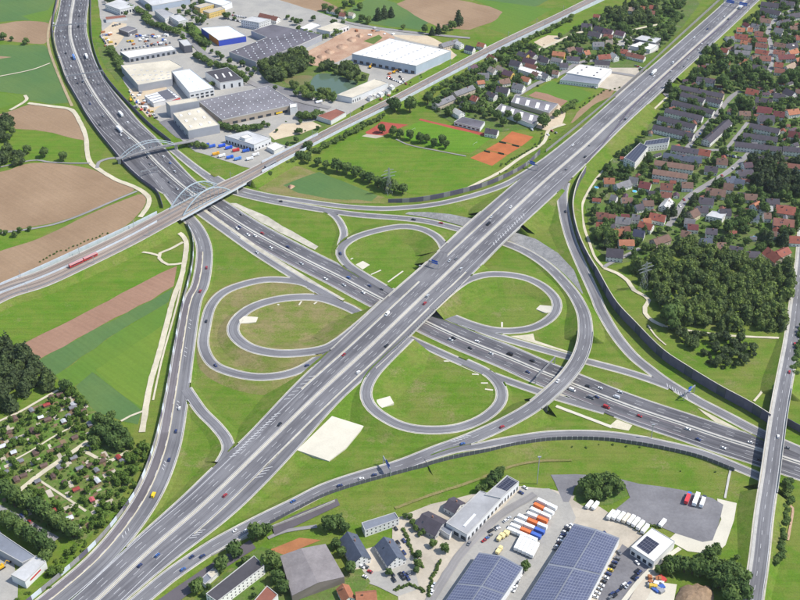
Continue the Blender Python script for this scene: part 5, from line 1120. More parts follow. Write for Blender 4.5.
# houses: ridge ends in the photograph, width, roof colour (wall colour)
def houses(txt):
    for ln in txt.strip().split(';'):
        q = ln.split()
        if len(q) < 6: continue
        x0, y0, x1, y1, W_ = map(float, q[:5]); rc = q[5]; wc = q[6] if len(q) > 6 else 'white'
        L_ = math.hypot(x1-x0, y1-y0)
        tr = len(q) > 7 and q[7] == 'row'
        if tr:
            gable('terraced_row', (x0, y0, x1, y1), W_, 5.6, rc, wc, f'terraced row with {RW_WORD[rc]} roof {where((x0+x1)/2, (y0+y1)/2)}', 'terraced row', 32, 'terraced rows')
        else: gable('house', (x0, y0, x1, y1), W_, random.choice((4.2, 4.8, 5.4)), rc, wc, pitch=random.choice((34, 38, 42)))
houses('''435 102.5 452.5 95 10 grey beige row;454 92 472.5 85 10 grey beige row;472 95 478 97 9 red;477 98 484 99.5 9 brick;462 101 468 104 8 dark;488 91 496 94 9 dark;497 86 509 88 11 dark;513.5 82.5 524 85 10 grey;504 69.5 513 72 10 purple yellow;522 76 530 78 9 orange;499 80 509 78 9 brown;478 73 489 73 9 grey;490 66 496 69 9 beige;498 65 505 69 9 beige;477 81 484 80 8 orange;511 59.5 521 62 10 dark;519 51 528 54 10 dark yellow;530 50 536 54 9 purple;524 57 536 60 10 purple;526 63 537 66 8 brick;540 55 548 58 10 dark;478 42 485 43.5 9 orange;466 45 474 47 9 navy;457 41 462 43 8 light;441 43.5 457 39 10 grey beige;470 66 476 64 8 purple;489 54 495 57 8 brick;455 108 462 112 9 light;486 128 498 130 10 dark;
582 23 592 24 10 dark;595 25.5 604 28 10 dark;589 31 601 33 11 dark;604 28 613 30 10 purple;616 30 625 32 10 purple;604 34 613 35 9 brick;606 40 613 40.5 8 beige yellow;594 14 600 15 8 red;621 49 628 50 9 red;627 52 645 56 9 brick;553 51 565 52.5 10 orange yellow;567 48 574 46.5 9 brown cream;584 51 589 50 9 orange;593 42 604 42 10 grey;598 55 610 54 10 red;595 60 610 61 10 dark;567 56 580 57 10 dark;576 47 583 48 9 purple;541 57 549 58.5 9 dark;552 57 562 59 9 grey;612 52 617 55 8 light;543 72 549 75 8 grey;553 70 559 71 8 brown;640 6 648 7 9 orange;650 5 657 6 9 red;645 10 655 11 9 brick;560 63 568 63 9 dark;533 71 539 73 8 brown;628 7 635 8 8 tan;328 7 338 9 9 tan;340 12 346 13 9 brick;349 12 354 13 8 beige;260 13 278 17 10 brick;
697.5 76.5 715 79.5 10 dark white row;680 85 724 94 9.5 dark cream row;682 92 705 98.5 9.5 dark white row;707 96.5 722 100 9.5 dark white row;673 100 714 110 9.5 dark white row;666 108 703 116 9.5 dark white row;659 115.5 696 124.5 9.5 dark white row;654 124.5 694 133.5 9.5 dark white row;672 145 699 149.5 10 dark white row;664 152.5 701 158.5 10 slate cream row;655 160 694 165.5 10 brown white row;653.5 169 688 174 10 brown white row;706.5 139 728.5 119.5 10 dark white row;750.5 123 780 129 10 dark white row;743.6 132.6 778 137.4 10 dark white row;735.4 141.5 782 147 10 dark white row;783.5 146 804 148 10 dark white row;778 162 804 165 9 brick white row;
761.5 1.5 779 3.5 11 dark;761.5 7 781 11.5 11 dark;781 0 795 2 10 dark;760 18 771 19 10 brown;737 27.5 745 28 10 orange;745 22 750 25 8 maroon;748 27.5 753 28 9 orange;735 33.5 748 35 10 red;752 23 760 25 9 grey;755 31 763.5 32 10 brick;756 37 767 38 10 red;756 42.5 768 44 10 brick;741 40 748 41 9 orange;749 38 753 39 8 orange;726 37 734 36 9 grey;735 44 752 45.5 9 grey;721.6 47.5 728.5 49 8 red;735 50 750 51 9 grey;756 49 769 51 10 red;752 55.5 759 55 9 brown;760 55.5 771 56 10 brick;723 60.5 730 61 9 orange;739.5 63 745 62.5 9 orange;745 59 749 60 8 orange;753 64.5 767 66 10 dark;755 70 766 71.5 10 brown;775 27.5 783.5 29 10 grey;779 20.6 789 19 10 dark;789 14 800 12.5 11 dark;790 26 797 26 9 brown;775 42 786 44 10 brown;786 44 797 42.6 10 dark;774 49.5 785 51 10 brick;789 51 797 48 9 orange;778 55 794.5 54 10 maroon;775 62 783.5 63 9 red;786 66 794.5 62 9 tan;775 68 785 69 9 brick;796 36 804 36 9 red;796 58 804 57 9 orange;
747 88 759.5 90.6 10 red;745 96 759 97 10 dark cream;761.5 97.5 772.5 99.5 11 dark beige;758 106 772.5 108 12 maroon;759 115 774.6 115.4 11 dark;774 110.6 785 112 11 maroon;774 92.7 785 94 11 dark;787.6 110 798.6 108.5 10 orange;739.5 111 750.5 111.3 10 brown cream;786 88 795 92 10 dark;796 89 804 90 9 brown;789 130.5 802 133 10 maroon;
640 181 651 183 11 maroon;661 183 673 184 10 brick;661 191.5 672 193 10 brick;682 182 693 182.5 11 brown;650.5 212.5 666 215.5 11 red;622 197.5 632.5 197.5 10 brown;604 178 614.5 178 9 orange;616 184 629.5 179.5 10 grey;629.5 176.5 638.5 178 9 grey;643 200.5 653.5 200.5 10 brown;635.5 205 643 203.5 9 dark;596.5 212 608.5 213 10 brick;609 214 617 215 10 brick;611.5 194.5 617 196 8 grey;690 212 697 208 10 brown cream;664 205.5 669.5 198 10 light;
699 148.5 711 150.5 10 red;690 156 702 157 10 slate yellow;717 158 728 159 11 brown;705 165.5 718 167 11 dark;754.6 155 765.6 156 11 dark;743.6 162.7 752 162 10 purple;738 170 753 169.6 11 dark;726 177 735.4 176 10 slate;735.5 178.5 745 180 10 slate;724.4 182.6 734 184 10 brown;706.5 187.5 726 190 12 brown;699.6 197 714 198.5 11 dark;745 193.6 757.4 194.3 10 brown;754 204 759 201 9 orange;767 198.5 779.4 199 10 dark;776.7 204.6 796 207.4 13 red beige;774 217.7 794.5 220 13 brick beige;760 206 772.5 206 9 light;697 206 708 206 10 dark;720 208.8 731 208.8 10 dark;764 213 771 213 9 brown;
640 221 653 224.7 10 red;634 229 645 231 10 navy;612 229 623.5 229 10 orange;620.5 227 629.5 226 9 brick;619 239.7 634 239.7 10 orange;653.5 239.7 668.5 234.5 10 brown beige;607 248 623.5 249.5 12 dark;596.5 222 604 222.5 8 red;602.5 225.5 614.5 224 10 dark;616 216.5 631 218 10 grey;632.5 214 640 215 8 grey;685 218 695.5 219.5 9 grey;688 224 698.5 224.8 9 maroon;682 230 691 232 9 brown;643 218.7 650.5 218 8 orange;
706.5 228 717.5 229 10 dark;701 238.5 712 238 10 slate;716 242.6 726 242.6 10 brown;730 245.4 743 247.5 10 dark;743.6 251 760 251.6 9 dark;768 247 781 257 11 red beige;789 235.7 802 236.5 11 red;770 231 777 231.6 8 brown;750.5 213.7 759 213.7 9 slate;777 252 788 247 10 red beige''')
B('villa', [(706,216),(712,211),(727,213),(722,219)], 6, r_lt, wall_mat('plaster_white', WALLC['white']), 'white flat roofed villa near the pine wood', windows=[(3, 4, .5, 2.5, .6)])
B('apartment_block', [(624,158),(640,143),(648,147),(635,163)], 9, M_pvd, wall_mat('plaster_white', WALLC['white']), 'dark solar roofed apartment block beside the noise wall'); B('apartment_block', [(643,146),(646,141),(670,137.5),(668,143)], 8, M_pvd, W1, 'dark apartment wing with slanted solar panels')
# garages and garden houses between the homes
GP = [G(x, y)[:2] for x, y in [(600,168),(640,142),(668,100),(700,64),(716,46),(736,26),(760,4),(798,-4),(798,250),(770,244),(730,238),(690,228),(650,228),(612,258),(594,244),(588,206)]]; glo = np.min(GP, 0); ghi = np.max(GP, 0); ng = 0
def free_spot(x, y, m):
    for (cx, cy, a, hx, hy) in FOOT:
        dx, dy = x-cx, y-cy; u = dx*math.cos(a)+dy*math.sin(a); v = -dx*math.sin(a)+dy*math.cos(a)
        if abs(u) < hx+m and abs(v) < hy+m: return False
    for w_ in ROADS+PATHS:
        if np.min(np.sum((w_.P[:, :2]-np.array((x, y)))**2, axis=1)) < (6+m)**2: return False
    return True
while ng < 120:
    x, y = RNG.uniform(glo[0], ghi[0]), RNG.uniform(glo[1], ghi[1]); px_ = PX((x, y, 2)); ng += .05
    if not inpoly((x, y), GP) or not free_spot(x, y, 2.5): continue
    if 748 < px_[0] < 800 and 160 < px_[1] < 200: continue
    ng += .95; a = random.choice((-.12, -.2, 1.4, 1.3, .5)); L_ = random.uniform(4.5, 9)/2; c, s_ = math.cos(a), math.sin(a); rc = random.choice(('brick', 'brick', 'brown', 'red', 'dark', 'grey', 'red', 'purple', 'maroon'))
    e0, e1 = PX((x-c*L_, y-s_*L_, 4.2)), PX((x+c*L_, y+s_*L_, 4.2))
    gable('outbuilding', (e0[0], e0[1], e1[0], e1[1]), random.uniform(4, 6.5), 2.4, rc, 'white', f'small outbuilding with {RW_WORD[rc]} roof {where(*px_)}', 'outbuilding', 34, 'garages and garden houses', .3, False)
# allotment sheds
M_felt = {c: roof_mat('shed_roof_'+c, v) for c, v in (('red', (.42,.07,.06)), ('brown', (.17,.11,.09)), ('grey', (.25,.25,.27)), ('white', (.72,.74,.76)), ('pink', (.55,.13,.14)))}
def shed(px, py, L, W_, a, c):
    g = G(px, py); root = empty('garden_shed', g, a); tag(root, f'garden shed with {c} roof in the {"upper" if py < 455 else "lower"} allotments', 'shed', 'allotment sheds', (px, py)); x, y = L/2, W_/2
    FOOT.append((g[0], g[1], a, x+.5, y+.5))
    mb = MB(); mb.prism([(-x,-y),(x,-y),(x,y),(-x,y)], 0, 2.3); mb.build('wall', wm('shed', (.22, .15, .10)), root)
    mb = MB(); h = 2.25
    for s in (1, -1):
        f = [(-x-.3,-s*(y+.3),h),(x+.3,-s*(y+.3),h),(x+.3,0,h+.7),(-x-.3,0,h+.7)]; mb.face(f if s > 0 else f[::-1], 0, [(0,0),(L,0),(L,W_/2),(0,W_/2)])
    for s in (1, -1): q = [(s*(x+.25),-y,h),(s*(x+.25),y,h),(s*(x+.25),0,h+.68)]; mb.face(q if s > 0 else q[::-1])
    mb.build('roof', M_felt[c], root)
for (x, y, c) in [(47,406.5,'red'),(48,421,'brown'),(32,412,'grey'),(63,391,'white'),(74,406,'white'),(73,409,'grey'),(69,418,'grey'),(41,419,'white'),(90,426,'grey'),(84,412,'brown'),(15,420,'brown'),(60,396,'brown'),(52,399,'brown'),(9,434,'brown'),(15,441,'grey'),(3,448,'white'),(14,454,'white'),(20,463,'grey'),(36,454.5,'brown'),(33,432,'brown'),(60,449,'brown'),(75,439,'brown'),(6,474,'grey'),(74,459.5,'grey'),(53.5,478,'brown'),(65,484.5,'brown'),(76.5,491,'red'),(92.5,501.5,'pink'),(28,495,'pink'),(53,513,'red'),(70,520,'white'),(97,472,'grey'),(90,467,'brown'),(98,482.5,'white'),(119,459,'red'),(123,463,'grey'),(80,470,'grey'),(60,469,'grey'),(64,423,'white'),(38,483,'grey'),(102,462.6,'brown'),(24,477,'brown'),(17,481,'brown'),(44,467,'brown'),(100,428,'grey')]:
    shed(x, y, random.uniform(3.6, 5.4), random.uniform(2.8, 3.8), random.choice((.55, .6, -.9, -1.0)), c)
# ------------------------------------------------------------------ vegetation
L_dec = leaf_mat('foliage', (.066, .118, .036), (.115, .182, .050), (.175, .245, .064))
L_con = leaf_mat('conifer_foliage', (.042, .070, .034), (.070, .104, .046), (.105, .140, .062))
L_shr = leaf_mat('shrub_foliage', (.075, .135, .026), (.118, .195, .036), (.175, .255, .050))
L_mix = leaf_mat('wood_foliage', (.058, .078, .042), (.098, .138, .052), (.205, .275, .068))
ICO_V = np.array([(0,0,1),(.894,0,.447),(.276,.851,.447),(-.724,.526,.447),(-.724,-.526,.447),(.276,-.851,.447),(.724,.526,-.447),(-.276,.851,-.447),(-.894,0,-.447),(-.276,-.851,-.447),(.724,-.526,-.447),(0,0,-1)])
ICO_T = np.array([(0,1,2),(0,2,3),(0,3,4),(0,4,5),(0,5,1),(1,6,2),(2,7,3),(3,8,4),(4,9,5),(5,10,1),(2,6,7),(3,7,8),(4,8,9),(5,9,10),(1,10,6),(11,7,6),(11,8,7),(11,9,8),(11,10,9),(11,6,10)])
def crown(kind, n, seed, size):
    """unit crown (radius 1): leaf-clump triangles over several lobes"""
    r = np.random.default_rng(seed); V = []; T = []; A = []
    if kind == 'con':
        lobes = [((r.normal(0, .06), r.normal(0, .06), .4+2.6*t), (1-t)**.8*.95+.08) for t in np.linspace(0, 1, 7)]
    elif kind == 'shr':
        lobes = [((r.uniform(-.5, .5), r.uniform(-.5, .5), r.uniform(.25, .5)), r.uniform(.4, .6)) for _ in range(5)]
    else:
        lobes = [((0, 0, 1.25), .72)]
        for k in range(8):
            a = k*2.4+r.uniform(-.4, .4); q = r.uniform(.38, .6); lobes.append(((q*math.cos(a), q*math.sin(a), r.uniform(.75, 1.6)), r.uniform(.36, .52)))
    ar = np.array([l[1]**2 for l in lobes]); pick = r.choice(len(lobes), n, p=ar/ar.sum()); lt = r.uniform(0, 1, len(lobes))
    for k in pick:
        c, rad = lobes[k]; d = r.normal(0, 1, 3); d[2] = d[2]*.8+.25; d /= np.linalg.norm(d)
        p = np.array(c)+d*rad*r.uniform(.82, 1.1)*(np.array((1, 1, .45)) if kind == 'con' else 1)
        nn = d+r.normal(0, .45, 3); nn /= np.linalg.norm(nn); u = np.cross(nn, r.normal(0, 1, 3)); u /= np.linalg.norm(u); v = np.cross(nn, u)
        b = len(V); s = size*r.uniform(.7, 1.3)
        for t in range(3): an = t*2.094+r.uniform(-.3, .3); V.append(p+(u*math.cos(an)+v*math.sin(an))*s)
        T.append((b, b+1, b+2)); tt = .55*lt[k]+.45*r.uniform(0, 1); A += [tt]*3
    for (c, rad), q in zip(lobes, lt):       # leafy body inside each lobe
        b = len(V); k = .8 if kind != 'con' else .75
        for i_ in ICO_V: V.append(np.array(c)+i_*rad*k*r.uniform(.85, 1.1)*(np.array((1, 1, .5)) if kind == 'con' else 1))
        T += [tuple(t+b) for t in ICO_T]; A += list(np.clip(.55*q+.45*r.uniform(0, 1, 12), 0, 1))
    return np.array(V), np.array(T), np.array(A)
CR = {k: [crown(k, n, 11*i+j, s) for i in range(5)] for j, (k, n, s) in enumerate((('dec', 440, .185), ('con', 360, .20), ('shr', 190, .20)))}
CRLO = {k: [crown(k, n, 71*i+j, s) for i in range(6)] for j, (k, n, s) in enumerate((('dec', 190, .25), ('con', 150, .26), ('shr', 80, .27)))}
LM = {'dec': L_dec, 'con': L_con, 'shr': L_shr}
CM = {}
for k in CR:
    for i, (V, T, A) in enumerate(CR[k]):
        o = mk_np('crown', V, T, LM[k], A); CM[(k, i)] = o.data; bpy.data.objects.remove(o)
def trunk_mesh():
    mb = MB(); mb.bar((0,0,-.05), (.03,.02,.6), .085, n=6); mb.bar((.03,.02,.55), (0,0,1.2), .06, n=5)
    for a in (.3, 2.4, 4.5): mb.bar((.02,.01,.55), (.42*math.cos(a), .42*math.sin(a), 1.05), .04)
    o = mb.build('trunk', M_wood); d = o.data; bpy.data.objects.remove(o); return d
TRUNK = trunk_mesh()
KW = {'dec': 'broad leafy tree', 'con': 'dark conifer', 'shr': 'round shrub'}
CAND = []     # (x, y, r, h, kind, zone, forced)
def tree(px, py, r, kind='dec', zone='', hs=None, forced=True): g = G(px, py); CAND.append((g[0], g[1], r, (hs or 1.0)*r, kind, zone, forced))
def clear(x, y, m=0):
    for (cx, cy, a, hx, hy) in FOOT:
        dx, dy = x-cx, y-cy
        if abs(dx) > 60 or abs(dy) > 60: continue
        u = dx*math.cos(a)+dy*math.sin(a); v = -dx*math.sin(a)+dy*math.cos(a)
        if abs(u) < hx+m and abs(v) < hy+m: return False
    q = np.array((x, y, .5))
    for w_ in ROADS+PATHS:
        d2 = np.sum((w_.P[:, :2]-q[:2])**2, axis=1); i = int(np.argmin(d2))
        if d2[i] < (max(w_.wl[i], w_.wr[i])+1.2+m)**2: return False
    return True
def in_px(poly, x, y): return inpoly((x, y), poly)
def scatter(poly, dens, rr, kinds, zone, forced=False, m=0, check=True):
    """random plants inside a photo polygon carried to the ground; dens = plants per 1000 m2"""
    W_ = [G(x, y)[:2] for x, y in poly]; lo = np.min(W_, 0); hi = np.max(W_, 0)
    n_ = int((hi[0]-lo[0])*(hi[1]-lo[1])/1000*dens)
    for _ in range(n_):
        x, y = RNG.uniform(lo[0], hi[0]), RNG.uniform(lo[1], hi[1])
        if not inpoly((x, y), W_): continue
        r = RNG.uniform(*rr); k = RNG.choice(list(kinds), p=np.array(list(kinds.values()))/sum(kinds.values()))
        if check and not clear(x, y, m if k == 'shr' else max(m, r*.15)): continue
        if k == 'shr': r *= .55
        CAND.append((x, y, r, r*RNG.uniform(.85, 1.2), str(k), zone, forced))
# single trees one can pick out
for x, y, r in [(308,152,6),(300,160,5),(308,163,5),(318,166,4.5),(326,169,4.5),(337,172,7),(347,174,6),(356,177,6),(363,181,5),(370,183,6),(378,187,5.5),(385,190,7),(394,192,6.5),(403,194,5.5)]: tree(x, y, r, zone='in the hedge row below the sports meadow')
for x, y, r in [(382,133,4.5),(393,136,5),(400,138,4.5),(410,140,5),(420,143,5),(427,143,4.5),(434,147,4.2),(442,145,5),(446,149,4)]: tree(x, y, r, zone='in the row between sports meadow and football pitch', hs=1.15)
for x, y, r in [(395,112,8.5),(410,112,8.5),(428,104,7),(436,108,6),(449,116,6),(465,112,6),(497,120,6),(508,119,5),(517,123,5.5),(543,128,8),(503,126,5),(445,98,5),(482,106,5),(473,112,4)]: tree(x, y, r, zone='between football pitch and village')
for x, y, r in [(28,154,5),(45,157,5.5),(64,161,5),(4,40,5),(12,41,3),(27,44,4),(25,45,3.5)]: tree(x, y, r, zone='on the field edge at the far left')
for x, y, r in [(30,231,2.5),(20,233,3),(15,237,3),(6,235,2.5),(1,234,2.5)]: tree(x, y, r, zone='in the strip between the brown fields')
for x, y, r in [(256,540,6.5),(266,536,5),(235,556,6),(222,570,5.5),(197,592,5),(272,569,7),(278,582,5),(283,592,5),(330,530,6),(338,527,5),(345,532,4),(336,548,4),(342,556,3.5),(350,573,4.5),(246,565,3.5)]: tree(x, y, r, zone='around the barn and the bottom slip road')
for x, y, r in [(412,525,2.5),(416,531,2.5),(420,536,2),(424,534,2.2),(433,547,3),(445,552,3.5),(418,558,3),(405,518,2),(410,519,2.2),(525,570,3.6),(418,567,3),(416,573,2.5),(389,575,2.6)]: tree(x, y, r, zone='in the planted yards of the commercial area')
for x, y, r in [(490,487,4),(497,480,4.5),(493,484,5),(500,476,4),(484,491,3),(478,492,3)]: tree(x, y, r, zone='behind the long grey hall')
for x, y, r in [(585,492,6),(594,490,7),(603,487,6),(611,490,6.5),(618,493,5.5),(606,497,5),(596,499,5),(588,500,4.5)]: tree(x, y, r, zone='on the green island beside the lorry park')
for x, y, r in [(668,573,5),(676,570,6),(684,572,6),(692,574,6),(700,576,6.5),(708,578,6),(716,574,6),(724,580,7),(731,576,6),(738,586,7),(728,592,7),(718,588,6),(740,598,7),(730,602,7),(708,560,5),(715,556,4.5),(668,565,4),(699,563,4)]: tree(x, y, r, zone='beside the road bridge at lower right')
for x, y, r in [(66,392,5.5),(100,424,5),(108,430,6),(116,434,6),(122,440,6),(105,440,6),(113,446,6),(120,450,5),(98,436,5),(128,446,5),(95,446,4.5),(112,420,4)]: tree(x, y, r, zone='in the clump above the allotments')
for x, y, r in [(10,498,6),(18,503,6),(27,508,6.5),(36,512,6),(44,517,6.5),(52,523,6),(60,528,6),(67,533,6),(74,538,6),(5,492,5),(6,524,5.5),(14,529,6),(24,537,6.5),(33,543,6.5),(42,549,6.5),(50,553,6),(47,562,5)]: tree(x, y, r, zone='in the trees behind the depot')
for x, y, r, k in [(610,243,7.5,'dec'),(604,236,6.5,'dec'),(597,240,6,'dec'),(672,215,5,'con'),(706,203,5,'con'),(768,245,6,'con'),(783,245,6,'con'),(764,214,6,'dec'),(750,222,6.5,'dec'),(728,232,6.5,'dec'),(744,226,5,'dec'),(668,92,6,'con'),(676,97,6,'dec'),(672,101,5,'dec')]: tree(x, y, r, k, zone='in the gardens of the housing estate', hs=.9 if k == 'con' else None)
for x, y, r in [(722,88,8),(726,92,7),(747,110,8),(740,106,7),(765,84,8),(752,84,7),(735,78,8),(722,72,8),(745,74,8),(758,78,7),(790,82,8),(782,86,7),(797,80,8),(706,57,7),(713,55,7),(719,60,6),(728,66,7),(702,66,7)]: tree(x, y, r, zone='in the green belt between village and terraced rows')
for x, y, r, k in [(378,20,6,'con'),(384,18,6,'con'),(391,17,5,'con'),(362,22,5,'dec'),(368,24,5,'dec'),(345,8,5,'dec'),(352,6,5,'dec'),(360,10,5,'dec'),(331,13,5,'dec'),(325,11,5,'dec'),(338,16,5,'dec'),(346,18,4,'dec'),(458,25,7,'con'),(452,30,6,'dec'),(445,33,5,'dec'),(438,34,5,'con'),(432,35,4,'con'),(425,33,5,'dec'),(403,30,3.5,'dec')]: tree(x, y, r, k, zone='around the farmstead at the top')
for x, y, r in [(667,324,9),(673,330,6),(676,320,8)]: tree(x, y, r, zone='at the pine wood where the winding path ends')
# lines and masses
def hedge(pts, gap, rr, kind, zone, jit=1.5, forced=False):
    wy = Way([(x, y, 0, 1, 1) for x, y in pts], 4)
    for d in np.arange(0, wy.S[-1], gap):
        p, _ = wy.at(d, RNG.normal(0, jit)); CAND.append((p[0], p[1], RNG.uniform(*rr)*(.6 if kind == 'shr' else 1), RNG.uniform(*rr)*.8, kind, zone, forced))
hedge([(268,176),(300,160),(330,146),(360,130),(385,118)], 4, (2.5, 4), 'dec', 'hedge')
hedge([(425,98),(450,84),(480,70),(505,52),(540,36),(575,18)], 6, (2.5, 4.5), 'dec', 'hedge')
hedge([(500,166),(520,156),(538,144),(545,133)], 4, (2, 3), 'shr', 'hedge')
hedge([(500,174),(530,158),(552,138)], 9, (1.5, 2.5), 'shr', 'hedge')
hedge([(185,146),(205,150)], 4, (3, 4), 'dec', 'hedge'); hedge([(200,134),(212,130),(222,128),(236,132),(262,130)], 5, (3.5, 5), 'dec', 'hedge'); hedge([(205,88),(222,84),(240,84)], 5, (2.5, 3.5), 'dec', 'hedge')
hedge([(196,58),(212,66),(232,72),(246,82)], 5, (4, 5.5), 'dec', 'hedge'); hedge([(110,50),(118,62),(122,72)], 3, (3.5, 5), 'dec', 'hedge'); hedge([(300,118),(310,120),(322,116)], 4, (4, 6), 'dec', 'hedge')
hedge([(130,10),(146,16),(150,24),(164,30),(178,36)], 6, (4, 5.5), 'dec', 'hedge'); hedge([(190,28),(196,40),(206,46)], 4, (3.5, 5), 'dec', 'hedge'); hedge([(300,30),(322,40),(345,32)], 8, (3, 5), 'dec', 'hedge')
hedge([(640,56),(650,44),(664,34),(680,18)], 5, (3, 5), 'dec', 'hedge'); hedge([(578,110),(600,94),(620,88)], 7, (2, 3), 'shr', 'hedge'); hedge([(555,118),(575,104)], 5, (3, 4.5), 'dec', 'hedge')
hedge([(40,262),(60,252),(110,232)], 4, (1.5, 2.2), 'shr', 'hedge'); hedge([(62,284),(100,268),(130,254)], 12, (1, 1.8), 'shr', 'hedge')
hedge([(789,482),(785,515),(781,545),(777,570)], 4, (2, 3.4), 'dec', 'hedge'); hedge([(800,330),(798,352),(795,380)], 6, (3, 4), 'dec', 'hedge'); hedge([(640,448),(600,446),(560,447)], 10, (1.2, 2.2), 'shr', 'hedge')
hedge([(440,562),(432,580),(428,598)], 1.6, (2.2, 3), 'shr', 'hedge', .3); hedge([(404,530),(412,552),(424,568)], 1.6, (2.2, 3), 'shr', 'hedge', .3); hedge([(395,590),(410,585),(424,592)], 1.6, (2.2, 3), 'shr', 'hedge', .3); hedge([(660,528),(640,523),(616,513)], 2.2, (1.8, 2.6), 'shr', 'hedge', .4)
WOOD = []
def wood(poly, dens, rr, kinds, m=0):
    n0 = len(CAND); scatter(poly, dens, rr, kinds, 'wood', False, m); out = CAND[n0:]; del CAND[n0:]; WOOD.append(out)
wood([(640,262),(664,250),(690,243),(720,254),(755,262),(785,262),(793,275),(791,300),(786,331),(740,333),(700,327),(676,324),(660,308),(652,290),(640,283),(632,272)], 36, (2.4, 5.6), {'dec': .66, 'con': .34})
wood([(664,326),(690,331),(735,340),(757,349),(754,360),(735,372),(715,368),(690,352),(675,338)], 36, (2, 4.4), {'dec': .7, 'shr': .3})
wood([(-10,346),(15,351),(32,357),(46,370),(55,388),(40,399),(20,411),(-10,420)], 36, (2.8, 6), {'dec': .8, 'con': .2})
wood([(258,64),(272,58),(286,50),(302,54),(312,66),(302,74),(286,79),(276,87),(262,78)], 26, (4, 6.5), {'dec': 1}); wood([(310,70),(330,66),(350,68),(367,78),(362,86),(342,78),(322,73)], 26, (3.5, 5.5), {'dec': 1}); wood([(288,87),(308,89),(332,97),(324,102),(300,98)], 24, (3.5, 5), {'dec': 1})
wood([(-10,122),(10,124),(16,134),(6,144),(-10,144)], 26, (4, 6), {'dec': 1}); wood([(-10,150),(15,151),(26,159),(30,164),(-10,174)], 24, (3, 5), {'dec': 1})
wood([(128,448),(146,440),(150,458),(130,503),(95,543),(50,588),(30,606),(8,606),(50,566),(92,520),(114,485)], 80, (1.8, 3.4), {'shr': .75, 'dec': .25})
wood([(748,164),(770,160),(800,166),(800,198),(770,196),(752,188)], 22, (4, 6.5), {'dec': .55, 'con': .45})
wood([(600,18),(630,8),(660,14),(655,24),(625,26)], 18, (4, 6), {'dec': .8, 'con': .2}); wood([(470,100),(486,100),(486,112),(466,112)], 18, (3.5, 5), {'dec': 1})
wood([(776,504),(792,494),(798,520),(780,535)], 10, (1.5, 2.5), {'shr': 1})
scatter([(600,168),(640,142),(668,100),(700,64),(716,46),(736,26),(760,0),(820,-20),(820,262),(770,258),(730,252),(690,240),(650,254),(612,262),(594,244),(588,206)], 24, (2.0, 4.4), {'dec': .5, 'shr': .4, 'con': .1}, 'in the gardens of the housing estate')
scatter([(430,106),(470,70),(500,52),(550,44),(588,22),(640,0),(690,-8),(672,40),(645,62),(600,60),(560,74),(524,94),(500,118),(450,120)], 24, (2.0, 4.2), {'dec': .55, 'shr': .45}, 'in the village gardens beside the railway')
scatter([(-10,426),(20,414),(58,394),(74,390),(98,416),(132,448),(136,470),(112,510),(80,542),(50,532),(20,512),(-10,500)], 70, (1.4, 2.8), {'dec': .35, 'shr': .65}, 'in the allotments')
scatter([(100,0),(230,0),(240,22),(200,26),(190,44),(150,24),(110,12)], 6, (2.6, 4.6), {'dec': .8, 'shr': .2}, 'among the northern office buildings')
scatter([(195,45),(212,40),(250,64),(262,84),(300,96),(345,98),(330,112),(290,100),(262,88),(235,84),(205,62)], 5, (2.6, 4.4), {'dec': 1}, 'among the factories')
scatter([(240,24),(300,18),(350,20),(345,26),(322,33),(275,22)], 6, (2.6, 4.2), {'dec': .8, 'shr': .2}, 'among the factories')
scatter([(300,112),(345,118),(292,148),(262,150),(240,128),(280,124)], 5, (2, 3.6), {'dec': .6, 'shr': .4}, 'among the factories')
scatter([(350,88),(396,86),(420,74),(450,60),(446,64),(405,90),(350,116)], 5, (1.5, 3), {'dec': .4, 'shr': .6}, 'among the factories')
scatter([(192,598),(240,562),(262,548),(300,562),(292,600)], 8, (1.5, 3), {'dec': .4, 'shr': .6}, 'around the barn and the bottom slip road')
scatter([(650,560),(700,552),(740,560),(745,600),(690,600),(680,585),(660,580)], 9, (1.8, 3.2), {'shr': .8, 'dec': .2}, 'beside the road bridge at lower right')
scatter([(340,455),(560,445),(740,470),(750,500),(600,474),(520,470),(400,500),(300,525)], .5, (1, 2), {'shr': 1}, 'on the lower meadow')
# the 300 that show largest become single trees, everything else a mass of greenery
def app(c): d = math.hypot(c[1]-YCAM, HCAM); return c[2]/d+(1 if c[6] else 0)
CAND.sort(key=app, reverse=True)
vis = lambda c: (lambda p: -10 < p[0] < 810 and -10 < p[1] < 610)(PX((c[0], c[1], 3)))
single = [c for c in CAND if vis(c) and c[4] != 'shr'][:300]; sid = set(map(id, single)); rest = [c for c in CAND if id(c) not in sid]
for (x, y, r, hh, k, zone, fo) in single:
    root = empty('tree' if k == 'dec' else 'conifer_tree', (x, y, 0), random.uniform(0, 6.28)); p = PX((x, y, 3))
    sz = 'large' if r > 6.3 else ('small' if r < 3.6 else 'medium')
    z = zone if zone not in ('hedge', 'wood', '') else 'in a hedge'
    tag(root, f'{sz} {KW[k]} {z}', 'tree', 'single trees', p)
    t = bpy.data.objects.new('trunk', TRUNK); link(t, root); t.scale = (r, r, hh*1.0)
    c = bpy.data.objects.new('crown', CM[(k, random.randrange(5))]); link(c, root); c.scale = (r, r, hh*1.05)
